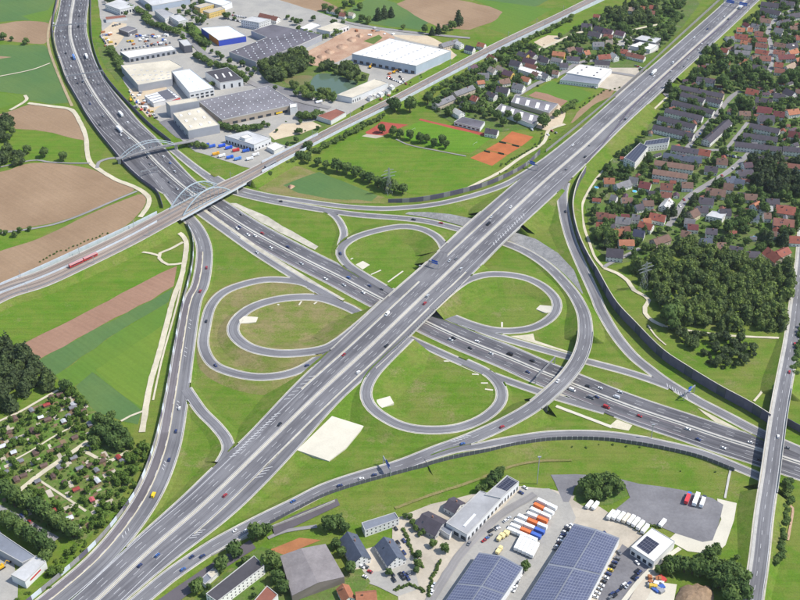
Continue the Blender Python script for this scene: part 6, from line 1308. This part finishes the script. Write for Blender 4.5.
def mass(name, label, items, mat):
    Vs, Ts, As = [], [], []; b = 0
    for (x, y, r, hh, k, zone, fo) in items:
        V, T, A = CRLO[k][RNG.integers(6)]; a = RNG.uniform(0, 6.28); c, s = math.cos(a), math.sin(a)
        W_ = np.stack([(V[:, 0]*c-V[:, 1]*s)*r+x, (V[:, 0]*s+V[:, 1]*c)*r+y, V[:, 2]*hh*1.05+(-.1 if k == 'shr' else .1)], 1)
        Vs.append(W_); Ts.append(T+b); b += len(V); As.append(np.clip(A*.42+RNG.uniform(0, .62), 0, 1))
    if not Vs: return
    o = mk_np(name, np.concatenate(Vs), np.concatenate(Ts), mat, np.concatenate(As)); struct(o, label, 'stuff')
wl = ['dense pine and broadleaf wood beside the housing estate', 'bushy wood below the winding footpath', 'dense wood at the left edge above the allotments', 'wood on the left bank of the pond', 'wood behind the pond', 'bushes on the near bank of the pond', 'clump of trees at the left edge', 'thicket at the left field edge', 'green hedge bank between allotments and slip road', 'dark grove inside the housing estate', 'trees at the top of the village', 'trees beside the grey row', 'yellow green bushes at the far right']
for it, lb in zip(WOOD, wl): mass('woodland', lb, it, L_shr if 'hedge bank' in lb or 'yellow' in lb else L_mix)
zs = {}
for c in rest: zs.setdefault(c[5] or 'hedge', []).append(c)
for z, it in zs.items(): mass('greenery', ('hedges and bushes along tracks, railway and yards' if z == 'hedge' else 'small trees and shrubs '+z), it, L_dec if z != 'in the allotments' else L_shr)

# ------------------------------------------------------------------ vehicles
M_car = objcol_mat('car_paint'); M_box = objcol_mat('lorry_paint', .6, .3)
def car_mesh(L, W_, h, hb, van=False):
    mb = MB(); x, y = L/2, W_/2
    pr = [(-x,.35),(x,.35),(x,.62),(x-.2,hb-.08),(x-1.15,hb)] if not van else [(-x,.35),(x,.35),(x,.8),(x-.25,hb-.1),(x-.9,hb)]
    cab = ([(x-1.15,hb),(x-1.9,h),(-x+.9,h),(-x+.25,hb),(-x+.02,hb-.05)] if not van else [(x-.9,hb),(x-1.5,h),(-x+.1,h),(-x,h-.2),(-x,hb-.1)])
    low = pr+[(-x+.25,hb) if not van else (-x,hb),(-x,hb-.1)] if False else [(-x,.35),(x,.35),(x,.65),(x-.15,hb-.08),(x-1.1,hb),(-x+.2,hb),(-x,hb-.12)]
    for s in (1, -1):
        q = [(a, -s*y, b) for a, b in low]; mb.face(q if s > 0 else q[::-1], 0)
    n = len(low)
    for i in range(n):
        a, b = low[i], low[(i+1) % n]; mb.face([(a[0],-y,a[1]),(a[0],y,a[1]),(b[0],y,b[1]),(b[0],-y,b[1])], 0)
    f, g = (x-1.15, x-1.95) if not van else (x-.9, x-1.45); r1, r0 = (-x+.75, -x+.15) if not van else (-x+.15, -x+.05); yi = y*.8 if not van else y*.93
    B_ = [(r0,-y+.04,hb),(f,-y+.04,hb),(f,y-.04,hb),(r0,y-.04,hb)]; T_ = [(r1,-yi,h),(g,-yi,h),(g,yi,h),(r1,yi,h)]
    mb.face(T_, 0)
    for i in range(4): mb.face([B_[i], B_[(i+1) % 4], T_[(i+1) % 4], T_[i]], 1 if (not van or i == 1) else 0)
    for sx in (x*.62, -x*.6):
        for sy in (1, -1):
            c = [(sx+.32*math.cos(t*math.pi/4), sy*(y-.02), .32+.32*math.sin(t*math.pi/4)) for t in range(8)]; d = [(p[0], sy*(y+.03), p[2]) for p in c]
            mb.face(d if sy < 0 else d[::-1], 2)
            for t in range(8): mb.face([c[t], c[(t+1) % 8], d[(t+1) % 8], d[t]], 2)
    o = mb.build('car', [M_car, M_glass, M_tyre]); d = o.data; bpy.data.objects.remove(o); return d
CARM = [car_mesh(4.5, 1.85, 1.5, .95), car_mesh(4.1, 1.8, 1.55, 1.0), car_mesh(4.8, 1.9, 1.65, 1.05)]; VANM = car_mesh(5.8, 2.1, 2.5, 1.3, True)
CC = {'white': (.80, .80, .80), 'silver': (.48, .50, .52), 'grey': (.16, .165, .18), 'black': (.015, .015, .02), 'dark blue': (.025, .04, .13), 'red': (.36, .025, .03), 'blue': (.05, .12, .34), 'yellow': (.75, .52, .02)}
CW = [.27, .24, .19, .17, .06, .045, .02, .0]
def vehicle(kind, col, loc, rz, lab, group):
    o = bpy.data.objects.new('van' if kind == 'van' else 'car', VANM if kind == 'van' else random.choice(CARM)); link(o); o.location = tuple(map(float, loc)); o.rotation_euler = (0, 0, rz); o.color = (*CC[col], 1); o.scale = (.92, .92, .92)
    tag(o, f'{col} {kind} {lab}', kind, group, PX(loc)); return o
def rcol(): return random.choices(list(CC), CW)[0]
def lorry(col, loc, rz, lab, L=12.5, group=None, cab=True, cabcol=None, name='lorry', cat='lorry', W_=2.55, hb=3.9):
    root = empty(name, loc, rz); tag(root, lab, cat, group, PX(loc)); x1 = L/2; x0 = -L/2
    bx1 = x1-2.6 if cab else x1
    mb = MB(); y = W_/2; mb.box(x0, bx1, -y, y, 1.1, hb); o = mb.build('cargo_box', M_box, root); o.color = (*col, 1)
    mb = MB(); mb.box(x0+.2, x1-.3, -.5, .5, .7, 1.1); mb.build('chassis', M_tyre, root)
    for xx in ([x0+1.2, x0+2.5] if L > 8 else [x0+1.4])+([x1-1.2] if cab else []):
        mb = MB()
        for sy in (1, -1): mb.bar((xx, sy*(y-.35), .5), (xx, sy*(y-.02), .5), .5, n=8)
        mb.build('axle', M_tyre, root)
    if cab:
        mb = MB(); mb.box(x1-2.3, x1, -1.2, 1.2, .6, 3.3); o = mb.build('cab', M_box, root); o.color = (*(cabcol or col), 1)
        mb = MB(); mb.face([(x1+.02,-1.1,1.9),(x1+.02,1.1,1.9),(x1-.05,1.1,3.0),(x1-.05,-1.1,3.0)]); mb.build('windscreen', M_glass, root)
    return root
def zone_a3(x, y):
    if y < 80: return 'near the top edge'
    if y < 150: return 'above the footbridge'
    if y < 195: return 'between the arch bridges'
    if x < 300: return 'below the railway bridge'
    if x < 400: return 'beside the upper loop'
    if x < 520: return 'beside the right loop'
    if x < 640: return 'at the flyover'
    return 'before the road bridge'
def traffic(wy, offs, n, name, zf, s0=None, s1=None, side='', seed=1, lorries=0):
    rs = random.Random(seed); s0 = s0 or 10; s1 = s1 or wy.S[-1]-10; used = []
    for k in range(n):
        for _ in range(30):
            d = rs.uniform(s0, s1); o = rs.choice(offs)
            if all(abs(d-a) > 16 or abs(o-b) > 1 for a, b in used): break
        p, h = wy.at(d, o, .02); x, y = PX(p)
        if not (2 < x < 798 and 2 < y < 598): continue
        used.append((d, o)); rz = h if o <= 0 else h+math.pi; z = zf(x, y)
        if k < lorries: lorry(rs.choice([(.8,.8,.8),(.75,.75,.72),(.1,.2,.45)]), p, rz, f'lorry on {side} of {name} {z}', 12, 'motorway lorries')
        else: vehicle('van' if rs.random() < .12 else 'car', rs.choices(list(CC), CW)[0], p, rz, f'on {side} of {name} {z}', 'motorway traffic')
traffic(A3, [4.0, 7.4, 11.2], 46, 'wide motorway', zone_a3, side='far side', seed=3, lorries=2)
traffic(A3, [-4.0, -7.4, -11.2], 62, 'wide motorway', zone_a3, side='near side', seed=4, lorries=3)
traffic(A3, [-18, -21.5], 6, 'wide motorway', zone_a3, 40, A3.near(165,172), side='outer lanes', seed=14)
def zone_73(x, y): return 'at the bottom left' if y > 480 else ('beside the white concrete patch' if y > 400 else ('on the bridge' if y > 270 else ('beside the sports ground' if y > 150 else 'near the top right')))
traffic(A73, [4.0, 7.6, 11.4], 22, 'diagonal motorway', zone_73, side='left side', seed=5, lorries=1); traffic(A73, [-4.0, -7.6, -11.4], 26, 'diagonal motorway', zone_73, side='right side', seed=6, lorries=1)
def on(wy, px, py, off_, col, lab, kind='car'):
    d = wy.near(px, py, float(np.interp(0, [0], [0]))+wy.P[:, 2].mean()); p, h = wy.at(d, off_, .02); vehicle(kind, col, p, h if off_ <= 0 else h+math.pi, lab, 'slip road traffic')
on(R1, 151, 496, 3.5, 'yellow', 'on the left outer slip road beside the allotments', 'van'); on(R1, 205, 267, 3, 'red', 'at the start of the left outer slip road'); on(R1, 201, 292, 3, 'red', 'on the left outer slip road near the first loop')
on(R1, 169, 462, 4, 'dark blue', 'on the left outer slip road above the allotments'); on(R1, 182, 408, 3.5, 'white', 'beside the disused link road'); on(R1, 178, 434, 3.5, 'dark blue', 'below the disused link road')
on(R3, 205, 321, 0, 'black', 'on the outermost left loop'); on(R3, 214, 367, 0, 'dark blue', 'at the bend of the outermost left loop'); on(R3, 306, 367, 0, 'dark blue', 'at the end of the outermost left loop')
on(R5, 340, 252, 0, 'dark blue', 'on the upper loop'); on(R2, 257, 254, 0, 'silver', 'on the near collector lane'); on(R7, 277, 202, 1.5, 'black', 'on the upper slip road'); on(R7, 440, 223, 1.5, 'red', 'on the upper slip road near the underpass'); on(R7, 411, 219, -1.5, 'black', 'on the upper slip road before the underpass')
on(R10, 564, 213, 1.5, 'black', 'on the right outer slip road'); on(R7, 498, 426, 2.5, 'red', 'on the descending flyover ramp'); on(R7, 462, 444, 2.5, 'blue', 'lower down the flyover ramp'); on(R7, 557, 386, -2.5, 'white', 'on top of the flyover')
for x, y, c, o in [(297,503,'blue',-2.5),(336,484,'dark blue',2.5),(362,476,'white',2.5),(374,472,'dark blue',2.5),(248,526,'white',2.5),(240,531,'white',-2),(204,553,'dark blue',2.5),(179,569,'blue',2.5),(197,560,'dark blue',-2)]: on(R7, x, y, o, c, 'on the lower slip road')
for x, y, c, o in [(794,344,'red',2.5),(789,374,'red',2.5),(776,439,'white',2)]: on(RB, x, y, o, c, 'on the road bridge at the right')
# parked lorries, trailers and swap bodies in the yards
def rzpx(x0, y0, x1, y1): a, b = G(x0, y0), G(x1, y1); return math.atan2(b[1]-a[1], b[0]-a[0]), float(np.linalg.norm(b-a))
for i, (x, y) in enumerate([(610.6,517),(615.6,517.6),(620.8,519),(625.8,520.5),(630.8,522),(635.4,524.4),(640,527.4),(644.6,531)]):
    a, _ = rzpx(0, 7.6, 6.5, 0); a, _ = rzpx(x-3, y+4, x+3.4, y-3.6)
    lorry((.80,.80,.78) if i != 3 else (.68,.62,.50), G(x, y), a, ['white box lorry, leftmost of the row by the showroom', 'second white box lorry of the showroom row', 'third white box lorry of the showroom row', 'cream box lorry in the showroom row', 'white box lorry right of the cream one', 'sixth white box lorry of the showroom row', 'seventh white box lorry of the showroom row', 'white box lorry nearest the showroom'][i], 8.5, 'box lorries in a row', cab=False, name='box_lorry', hb=3.6)
a, _ = rzpx(692, 507, 697, 494)
lorry((.62,.05,.06), G(687.4,500), a, 'red and blue lorry on the asphalt lorry park', 11, None, True, (.05,.15,.5)); lorry((.82,.82,.82), G(695.6,501.5), a, 'wide white lorry on the asphalt lorry park', 12, None, False, W_=4.2 if False else 2.9, name='trailer', cat='trailer'); lorry((.80,.80,.80), G(702.4,503.5), a, 'right white lorry on the asphalt lorry park', 11, None, True, (.05,.06,.1))
mb = MB()
def swap_line(x0, y0, x1, y1, cols, row):
    a, L_ = rzpx(x0, y0, x1, y1); n_ = len(cols)
    for k, c in enumerate(cols):
        t = (k+.5)/n_; nm = {'w': 'white', 'o': 'orange', 'b': 'blue', 'y': 'cream'}[c]; cc = {'w': (.80,.80,.78), 'o': (.72,.17,.05), 'b': (.06,.13,.45), 'y': (.75,.62,.35)}[c]
        lorry(cc, G(x0+(x1-x0)*t, y0+(y1-y0)*t), a, f'{nm} swap body in the {row} line of parked containers', L_/n_*.93, 'parked swap bodies', False, name='swap_body', cat='container', hb=3.8)
swap_line(537,502,556.5,511.5,'ww','topmost'); swap_line(533.5,506.5,553.5,516.5,'ow','second'); swap_line(530,511,550.5,520.5,'ww','third'); swap_line(526.5,515.5,547.5,524.5,'wo','fourth')
swap_line(517.5,518,547,530.5,'wow','fifth'); swap_line(514,522.5,544.5,535.5,'wwb','sixth'); swap_line(510,527,541,540,'wob','seventh'); swap_line(507,531,537,543.5,'www','lowest')
for k in range(5):
    x, y = 518.5+k*3.9, 545.5+k*1.75; a, L_ = rzpx(x-3.5, y+7, x+3.5, y-6.5); lorry((.82,.82,.80), G(x, y), a, 'white trailer in the block of five near the solar hall', 12.5, 'five white trailers', False, name='trailer', cat='trailer')
for x, y, c in [(500,539,'y'),(504,536.5,'y'),(508,534,'y'),(499,552,'y')]:
    a, _ = rzpx(x-3, y+4, x+3, y-4); lorry((.72,.60,.30), G(x, y), a, 'cream coloured van lorry beside the white trailers', 6.5, 'cream lorries', True, name='box_lorry', hb=3.0)
for x, y in [(535,486,),(541,489)]: pass
for x, y, lb in [(589,506.5,'left white trailer by the green island'),(595,507.5,'right white trailer by the green island'),(662,525,'lone white caravan at the edge of the lorry park')]:
    a, _ = rzpx(x-3, y+3.5, x+3, y-3.5); lorry((.82,.82,.80), G(x, y), a, lb, 7.5, None, False, name='trailer', cat='trailer', hb=3.2)
for x, y, c, lb in [(248,115.5,(.75,.5,.03),'left yellow container at the loading docks'),(258,113,(.75,.5,.03),'middle yellow container at the loading docks'),(279,110,(.75,.5,.03),'right yellow container at the loading docks'),(292,105,(.75,.5,.03),'yellow container at the warehouse corner'),(319,99,(.8,.8,.8),'white tanker lorry by the pond')]:
    a, _ = rzpx(x-4, y+1, x+4, y-1); lorry(c, G(x, y+4), a, lb, 8, None, False, name='container', cat='container', hb=2.9)
for x, y, c, lb in [(206,146.5,(.05,.1,.45),'dark blue lorry'),(212,147.5,(.04,.12,.5),'blue lorry'),(222,147,(.03,.1,.6),'bright blue lorry'),(229,149,(.03,.1,.6),'blue tractor lorry'),(216,155,(.7,.35,.03),'orange lorry'),(222,157,(.8,.8,.8),'white lorry'),(236,151.5,(.5,.04,.04),'red lorry'),(230,158.5,(.03,.12,.55),'blue flatbed lorry'),(238,160,(.1,.25,.6),'pale blue lorry'),(246,152,(.03,.1,.45),'short blue lorry'),(250,160,(.78,.78,.78),'white trailer'),(256,156,(.75,.75,.75),'pale trailer')]:
    lorry(c, G(x, y), .5, lb+' parked in the workshop yard', 7.5, 'lorries in the workshop yard', True, name='lorry', hb=3)
# parked cars
def parked(pts, ax, lab, cols=None, kind='car'):
    for i, (x, y) in enumerate(pts):
        a, _ = rzpx(x-ax[0], y-ax[1], x+ax[0], y+ax[1]); vehicle(kind, (cols[i % len(cols)] if cols else rcol()), G(x, y, .55), a+(math.pi if random.random() < .5 else 0), lab, 'parked cars')
ln = lambda x0, y0, x1, y1, n: [(x0+(x1-x0)*k/(n-1), y0+(y1-y0)*k/(n-1)) for k in range(n)]
parked(ln(512,591,520,573,8), (3,1), 'parked along the right wall of the left solar hall', ['white','white','white','grey','white','silver','white','black'])
parked(ln(556,550,568,527,9), (3,1.2), 'parked along the left wall of the right solar hall', ['grey','white','black','white','silver','dark blue','white','black','white'])
parked(ln(595,597,617,559,11), (3,1.2), 'parked along the right wall of the right solar hall', ['white','white','silver','white','black','white','dark blue','yellow','black','dark blue','grey'])
parked([(637,571),(639.5,573),(634,577),(636.5,579),(624,585),(627,587),(622,588),(629,584),(612,594),(615,596),(610,598),(617,592)], (2.6,-2.2), 'in the dark car park below the showroom', ['black','dark blue','black','dark blue','white','silver','black','dark blue','dark blue','black','grey','dark blue'])
parked([(637,563),(613,541),(605,534),(572,526),(619,553)], (2,2), 'near the showroom', ['white','white','dark blue','white','grey'])
parked([(484,541),(487,538.5),(490,536),(491,531),(498,529),(506,521),(509,518.5),(497,527)], (2.6,-1.5), 'beside the long grey hall', ['red','blue','grey','black','white','white','silver','grey'])
parked([(521,493),(525,488)], (2,1), 'at the upper end of the long grey hall', ['dark blue','white'])
parked([(469,544),(434,585),(432,588),(432,593)], (2,-3), 'on the access road of the commercial area', ['grey','silver','white','white'])
parked([(396,529),(398,543),(399,547),(404,541),(404,553),(417,561),(393,575),(401,575),(404,574),(408,574),(403,578),(408,578.5),(394,580),(410,573)], (1.5,2), 'between the slate roofed houses', ['black','black','grey','dark blue','dark blue','silver','black','black','dark blue','grey','black','dark blue','black','grey'])
parked([(362,567),(366,567),(370,572),(365,577)], (2,1), 'in front of the left slate roofed house', ['white','grey','red','white'])
parked([(22,516),(30,522),(36,527),(42,530)], (2,2), 'on the street behind the depot', ['dark blue','red','black','grey'])
parked(ln(102,38,108,47,6)+ln(113,26,120,24,4)+[(116,44),(110,42)], (1,1), 'in the sandy scrap yard')
parked(ln(226,14,246,18,10)+ln(224,18,242,22,9), (.8,1), 'in the office car park behind the blue store')
parked(ln(190,10,200,16,6)+ln(176,24,190,28,6), (.8,1), 'beside the yellow offices')
parked(ln(238,63,250,70,5)+ln(300,93,316,101,6), (1,1), 'on the loading yard near the pond')
parked(ln(122,50,170,43,14), (1.2,1), 'in front of the long white shed')
parked(ln(130,92,150,116,9), (1.5,1), 'at the edge of the sandy storage yard'); parked(ln(152,112,156,118,3), (1.5,0), 'beside the tall cream block', ['yellow','white','grey'])
parked(ln(388,78,402,83,7)+ln(400,77,406,84,4), (1.5,1), 'on the yard between warehouse and railway')
parked(ln(688,150,700,134,5), (1,1.4), 'along the terraced row street'); parked(ln(684,200,676,213,3)+[(733,169),(722,176)], (1,1.4), 'on the curving residential street', ['red','white','grey','silver','red'])
parked(ln(722,155,741,158,8), (.8,1.2), 'in the garage court of the housing estate', ['dark blue','black','grey','black','dark blue','white','black','grey'])
parked(ln(636,66,645,70,5)+ln(640,70,650,66,4), (1.5,0), 'in the beige car park beside the motorway'); parked(ln(566,82,596,88,9), (.8,1), 'in front of the blue grey shop'); parked(ln(520,114,532,130,6), (1.2,1), 'beside the lower grey hall'); parked([(552,131),(556,133),(548,135)], (1.5,1), 'at the tennis courts', ['red','grey','white'])
# ------------------------------------------------------------------ small yard items
def mound(name, label, px, h, mat):
    P = smooth_closed([G(x, y) for x, y in px], 4, .2); c = P.mean(0); V = []; n = len(P); Fc = []
    for k, (s, z) in enumerate(((1, 0), (.8, .5), (.5, .85), (.2, 1))):
        for p in P: q = c+(p-c)*s; V.append((q[0]-c[0]+RNG.normal(0, .4), q[1]-c[1]+RNG.normal(0, .4), z*h*RNG.uniform(.85, 1.1) if k else 0))
    for k in range(3):
        for i in range(n): Fc.append((k*n+i, k*n+(i+1) % n, (k+1)*n+(i+1) % n, (k+1)*n+i))
    Fc.append(tuple(range(3*n, 4*n))); o = mk(name, V, Fc, mat, smooth=True); o.location = (c[0], c[1], .25); tag(o, label, 'mound', None, PX(c))
mound('soil_heap', 'large brown heap of chippings at the bottom right', [(680,588),(696,585),(712,589),(711,603),(690,608),(676,602)], 5, surf('chippings', (.36, .25, .16), .4, (.1, .4, 2.)))
for i, (x, y, s) in enumerate([(330,52,5), (342,47,6), (352,40,5), (322,57,5), (360,36,4)]):
    mound('soil_heap', ['low reddish soil heap', 'broad reddish soil heap', 'rounded reddish soil heap', 'flat reddish soil heap', 'small reddish soil heap'][i]+' on the excavation site', [(x-s,y),(x,y-s*.5),(x+s,y),(x,y+s*.5)], 2.5, M_dirt)
mound('boulder', 'brown rock pile on the meadow edge', [(287,187),(291,185.5),(295,187),(291,189)], 2, M_dirt)
def stack(label, px, py, L, W_, h, c, a=.5):
    g = G(px, py, .4); root = empty('material_stack', g, a); tag(root, label, 'stack', 'stacks of goods in the yards', (px, py)); mb = MB()
    for k in range(2): mb.box(-L/2+k*L/2+.1, k*L/2-.1, -W_/2, W_/2, 0, h*(1-.25*k))
    o = mb.build('crates', M_box, root); o.color = (*c, 1)
rs = random.Random(21); CN = [('white', (.78,.78,.76)), ('rusty', (.35,.14,.06)), ('blue', (.05,.12,.4)), ('grey', (.3,.3,.31)), ('red', (.5,.06,.05)), ('yellow', (.55,.38,.06))]
for zone, x0, x1, y0, y1, n in [('sandy scrap yard', 101, 112, 32, 46, 10), ('yard of the white shed', 128, 168, 35, 46, 40), ('sandy storage yard', 132, 150, 92, 112, 16), ('yard beside the pond workshop', 366, 396, 88, 100, 10), ('excavation site', 345, 395, 28, 36, 8), ('warehouse forecourt', 385, 402, 68, 78, 6), ('bottom right storage yard', 648, 662, 578, 592, 12)]:
    for k in range(n):
        nm, c = rs.choices(CN, [6, 3, 2, 5, 1.2, 1.2])[0]; stack(f'stack of {nm} goods in the {zone}', rs.uniform(x0, x1), rs.uniform(y0, y1), rs.uniform(2.5, 6), rs.uniform(2, 3.5), rs.uniform(1, 2.6), c, rs.uniform(0, 3))
# vegetable beds of the allotments and pale paving in the gardens
mb = MB(); W_ = [G(x, y)[:2] for x, y in [(-5,428),(20,416),(58,396),(74,392),(96,416),(128,448),(110,506),(80,538),(50,528),(20,508),(-5,496)]]; lo = np.min(W_, 0); hi = np.max(W_, 0)
for _ in range(420):
    x, y = RNG.uniform(lo[0], hi[0]), RNG.uniform(lo[1], hi[1])
    if not inpoly((x, y), W_) or not clear(x, y, 1): continue
    a = RNG.choice((.58, -1.0)); c, s_ = math.cos(a), math.sin(a); u, v = RNG.uniform(1.5, 4.5), RNG.uniform(.8, 2)
    mb.face([(x+c*p-s_*q, y+s_*p+c*q, .395+.001*(len(mb.f) % 40)) for p, q in ((-u,-v),(u,-v),(u,v),(-u,v))], int(RNG.integers(0, 3)))
o = mb.build('garden_beds', [surf('bed_soil', (.26, .18, .11), .4), surf('bed_greens', (.13, .25, .04), .4), M_beige]); struct(o, 'vegetable beds and paved squares of the allotments', 'stuff')
# excavators
def digger(label, px, py, a):
    g = G(px, py, .3); root = empty('excavator', g, a); tag(root, label, 'excavator', None, (px, py)); Y = plain('digger_yellow', (.75, .42, .02), .5)
    for s in (1, -1): mb = MB(); mb.box(-2,2,s*1.1-.3,s*1.1+.3,0,.9); mb.build('track', M_tyre, root)
    mb = MB(); mb.box(-1.8,1.4,-1.2,1.2,1,2.3); mb.box(.1,1.4,.1,1.1,2.3,3.1); mb.build('cabin', Y, root); mb = MB(); mb.bar((1.2,-.3,1.8),(4,-.3,4.5),.28); mb.bar((4,-.3,4.5),(6,-.3,1.6),.22); mb.build('boom', Y, root); mb = MB(); mb.box(5.5,6.6,-.9,.3,.6,1.7); mb.build('bucket', M_tyre, root)
digger('yellow excavator in front of the white warehouse', 394, 73, .3); digger('orange excavator at the warehouse corner', 370, 68, 1.2); digger('yellow digger in the depot yard at the bottom left', 2, 568, .8); digger('yellow loader in the sandy storage yard', 131, 101, 2)
def pool(label, px, py):
    g = G(px, py); root = empty('garden_pool', g); tag(root, label, 'pool', None, (px, py)); n = 14; C = [(2.4*math.cos(k*6.283/n), 2.4*math.sin(k*6.283/n)) for k in range(n)]
    mb = MB(); mb.prism(C, 0, 1.0, 0, 0); mb.build('rim', w_white, root); mb = MB(); mb.face([(x*.92, y*.92, 1.02) for x, y in C]); mb.build('water', plain('pool_blue', (.08, .45, .70), .2), root)
pool('round light blue garden pool near the noise wall', 596.5, 188); pool('blue garden pool in the middle of the housing estate', 634.5, 192); pool('blue pool in the garden above the pine wood', 754.5, 238)
# blue tent in the bushes beside the noise wall
g = G(714, 362); root = empty('tent', g, .4); tag(root, 'bright blue tarpaulin tent in the bushes beside the noise wall', 'tent'); mb = MB()
for s in (1, -1): f = [(-2.4,-s*1.9,.2),(2.4,-s*1.9,.2),(2.4,0,2.6),(-2.4,0,2.6)]; mb.face(f if s > 0 else f[::-1])
mb.build('tarpaulin', plain('blue_tarp', (.02, .10, .55), .5), root)
# windbreak screens between the clay courts
for k, (x0, y0, x1, y1) in enumerate([(484,151.5,490,153),(498,153.5,504,155),(499,142.5,506,144),(512,145.5,519,147.2)]):
    a_, b_ = G(x0, y0), G(x1, y1); root = empty('court_screen', (a_+b_)/2, math.atan2(b_[1]-a_[1], b_[0]-a_[0])); L_ = np.linalg.norm(b_-a_); tag(root, 'green windbreak screen between clay courts', 'screen', 'court screens', ((x0+x1)/2, (y0+y1)/2))
    mb = MB(); mb.box(-L_/2, L_/2, -.08, .08, .2, 2.0); mb.build('cloth', plain('screen_green', (.05, .12, .07), .8), root); mb = MB()
    for s_ in (-1, 0, 1): mb.bar((s_*L_/2, .12, 0), (s_*L_/2, .12, 2.2), .07)
    mb.build('posts', M_steel, root)
# football goals, tents on the white workshop yard
for i, (x, y) in enumerate([(413,131), (475,145)]):
    g = G(x, y); root = empty('football_goal', g, .9); tag(root, ['left goal on the football pitch', 'right goal on the football pitch'][i], 'goal'); mb = MB()
    for s in (-3.6, 3.6): mb.bar((s,0,0),(s,0,2.4),.08)
    mb.bar((-3.6,0,2.4),(3.6,0,2.4),.08); mb.build('frame', M_mark, root)
# ------------------------------------------------------------------ thin summer haze
hb = 1.0
mb = MB(); mb.box(-1900, 1900, -1000, 2600, -1.0, 590)
hz = mb.build('haze', []); hz['kind'] = 'stuff'; hz['label'] = 'thin even summer haze over the whole landscape'
m = bpy.data.materials.new('haze_air'); m.use_nodes = True; t = m.node_tree; t.nodes.remove(t.nodes['Principled BSDF'])
pv_ = t.nodes.new('ShaderNodeVolumePrincipled'); pv_.inputs['Color'].default_value = (.86, .91, 1, 1); pv_.inputs['Density'].default_value = .000028; pv_.inputs['Anisotropy'].default_value = .3
t.links.new(pv_.outputs[0], t.nodes['Material Output'].inputs['Volume']); hz.data.materials.append(m)
SC.cycles.volume_bounces = 0; SC.cycles.volume_step_rate = 10
# ------------------------------------------------------------------ every label singles out one thing
ORD = ['', 'first', 'second', 'third', 'fourth', 'fifth', 'sixth', 'seventh', 'eighth', 'ninth', 'tenth', 'eleventh', 'twelfth', 'thirteenth', 'fourteenth', 'fifteenth', 'sixteenth', 'seventeenth', 'eighteenth', 'nineteenth', 'twentieth']
def ordw(k): return ORD[k] if k < len(ORD) else f"{k}{'th' if 10 <= k % 100 <= 20 else {1:'st',2:'nd',3:'rd'}.get(k % 10, 'th')}"
bpy.context.view_layer.update()
byl = {}
for o, p in REG: byl.setdefault(o['label'], []).append((o, p or PX(o.matrix_world.translation)))
for lb, it in byl.items():
    if len(it) < 2: continue
    it.sort(key=lambda q: q[1][0])
    for k, (o, p) in enumerate(it):
        o['label'] = f'{lb}, ' + ('leftmost' if k == 0 else ('rightmost' if k == len(it)-1 else ordw(k+1)+' from left'))
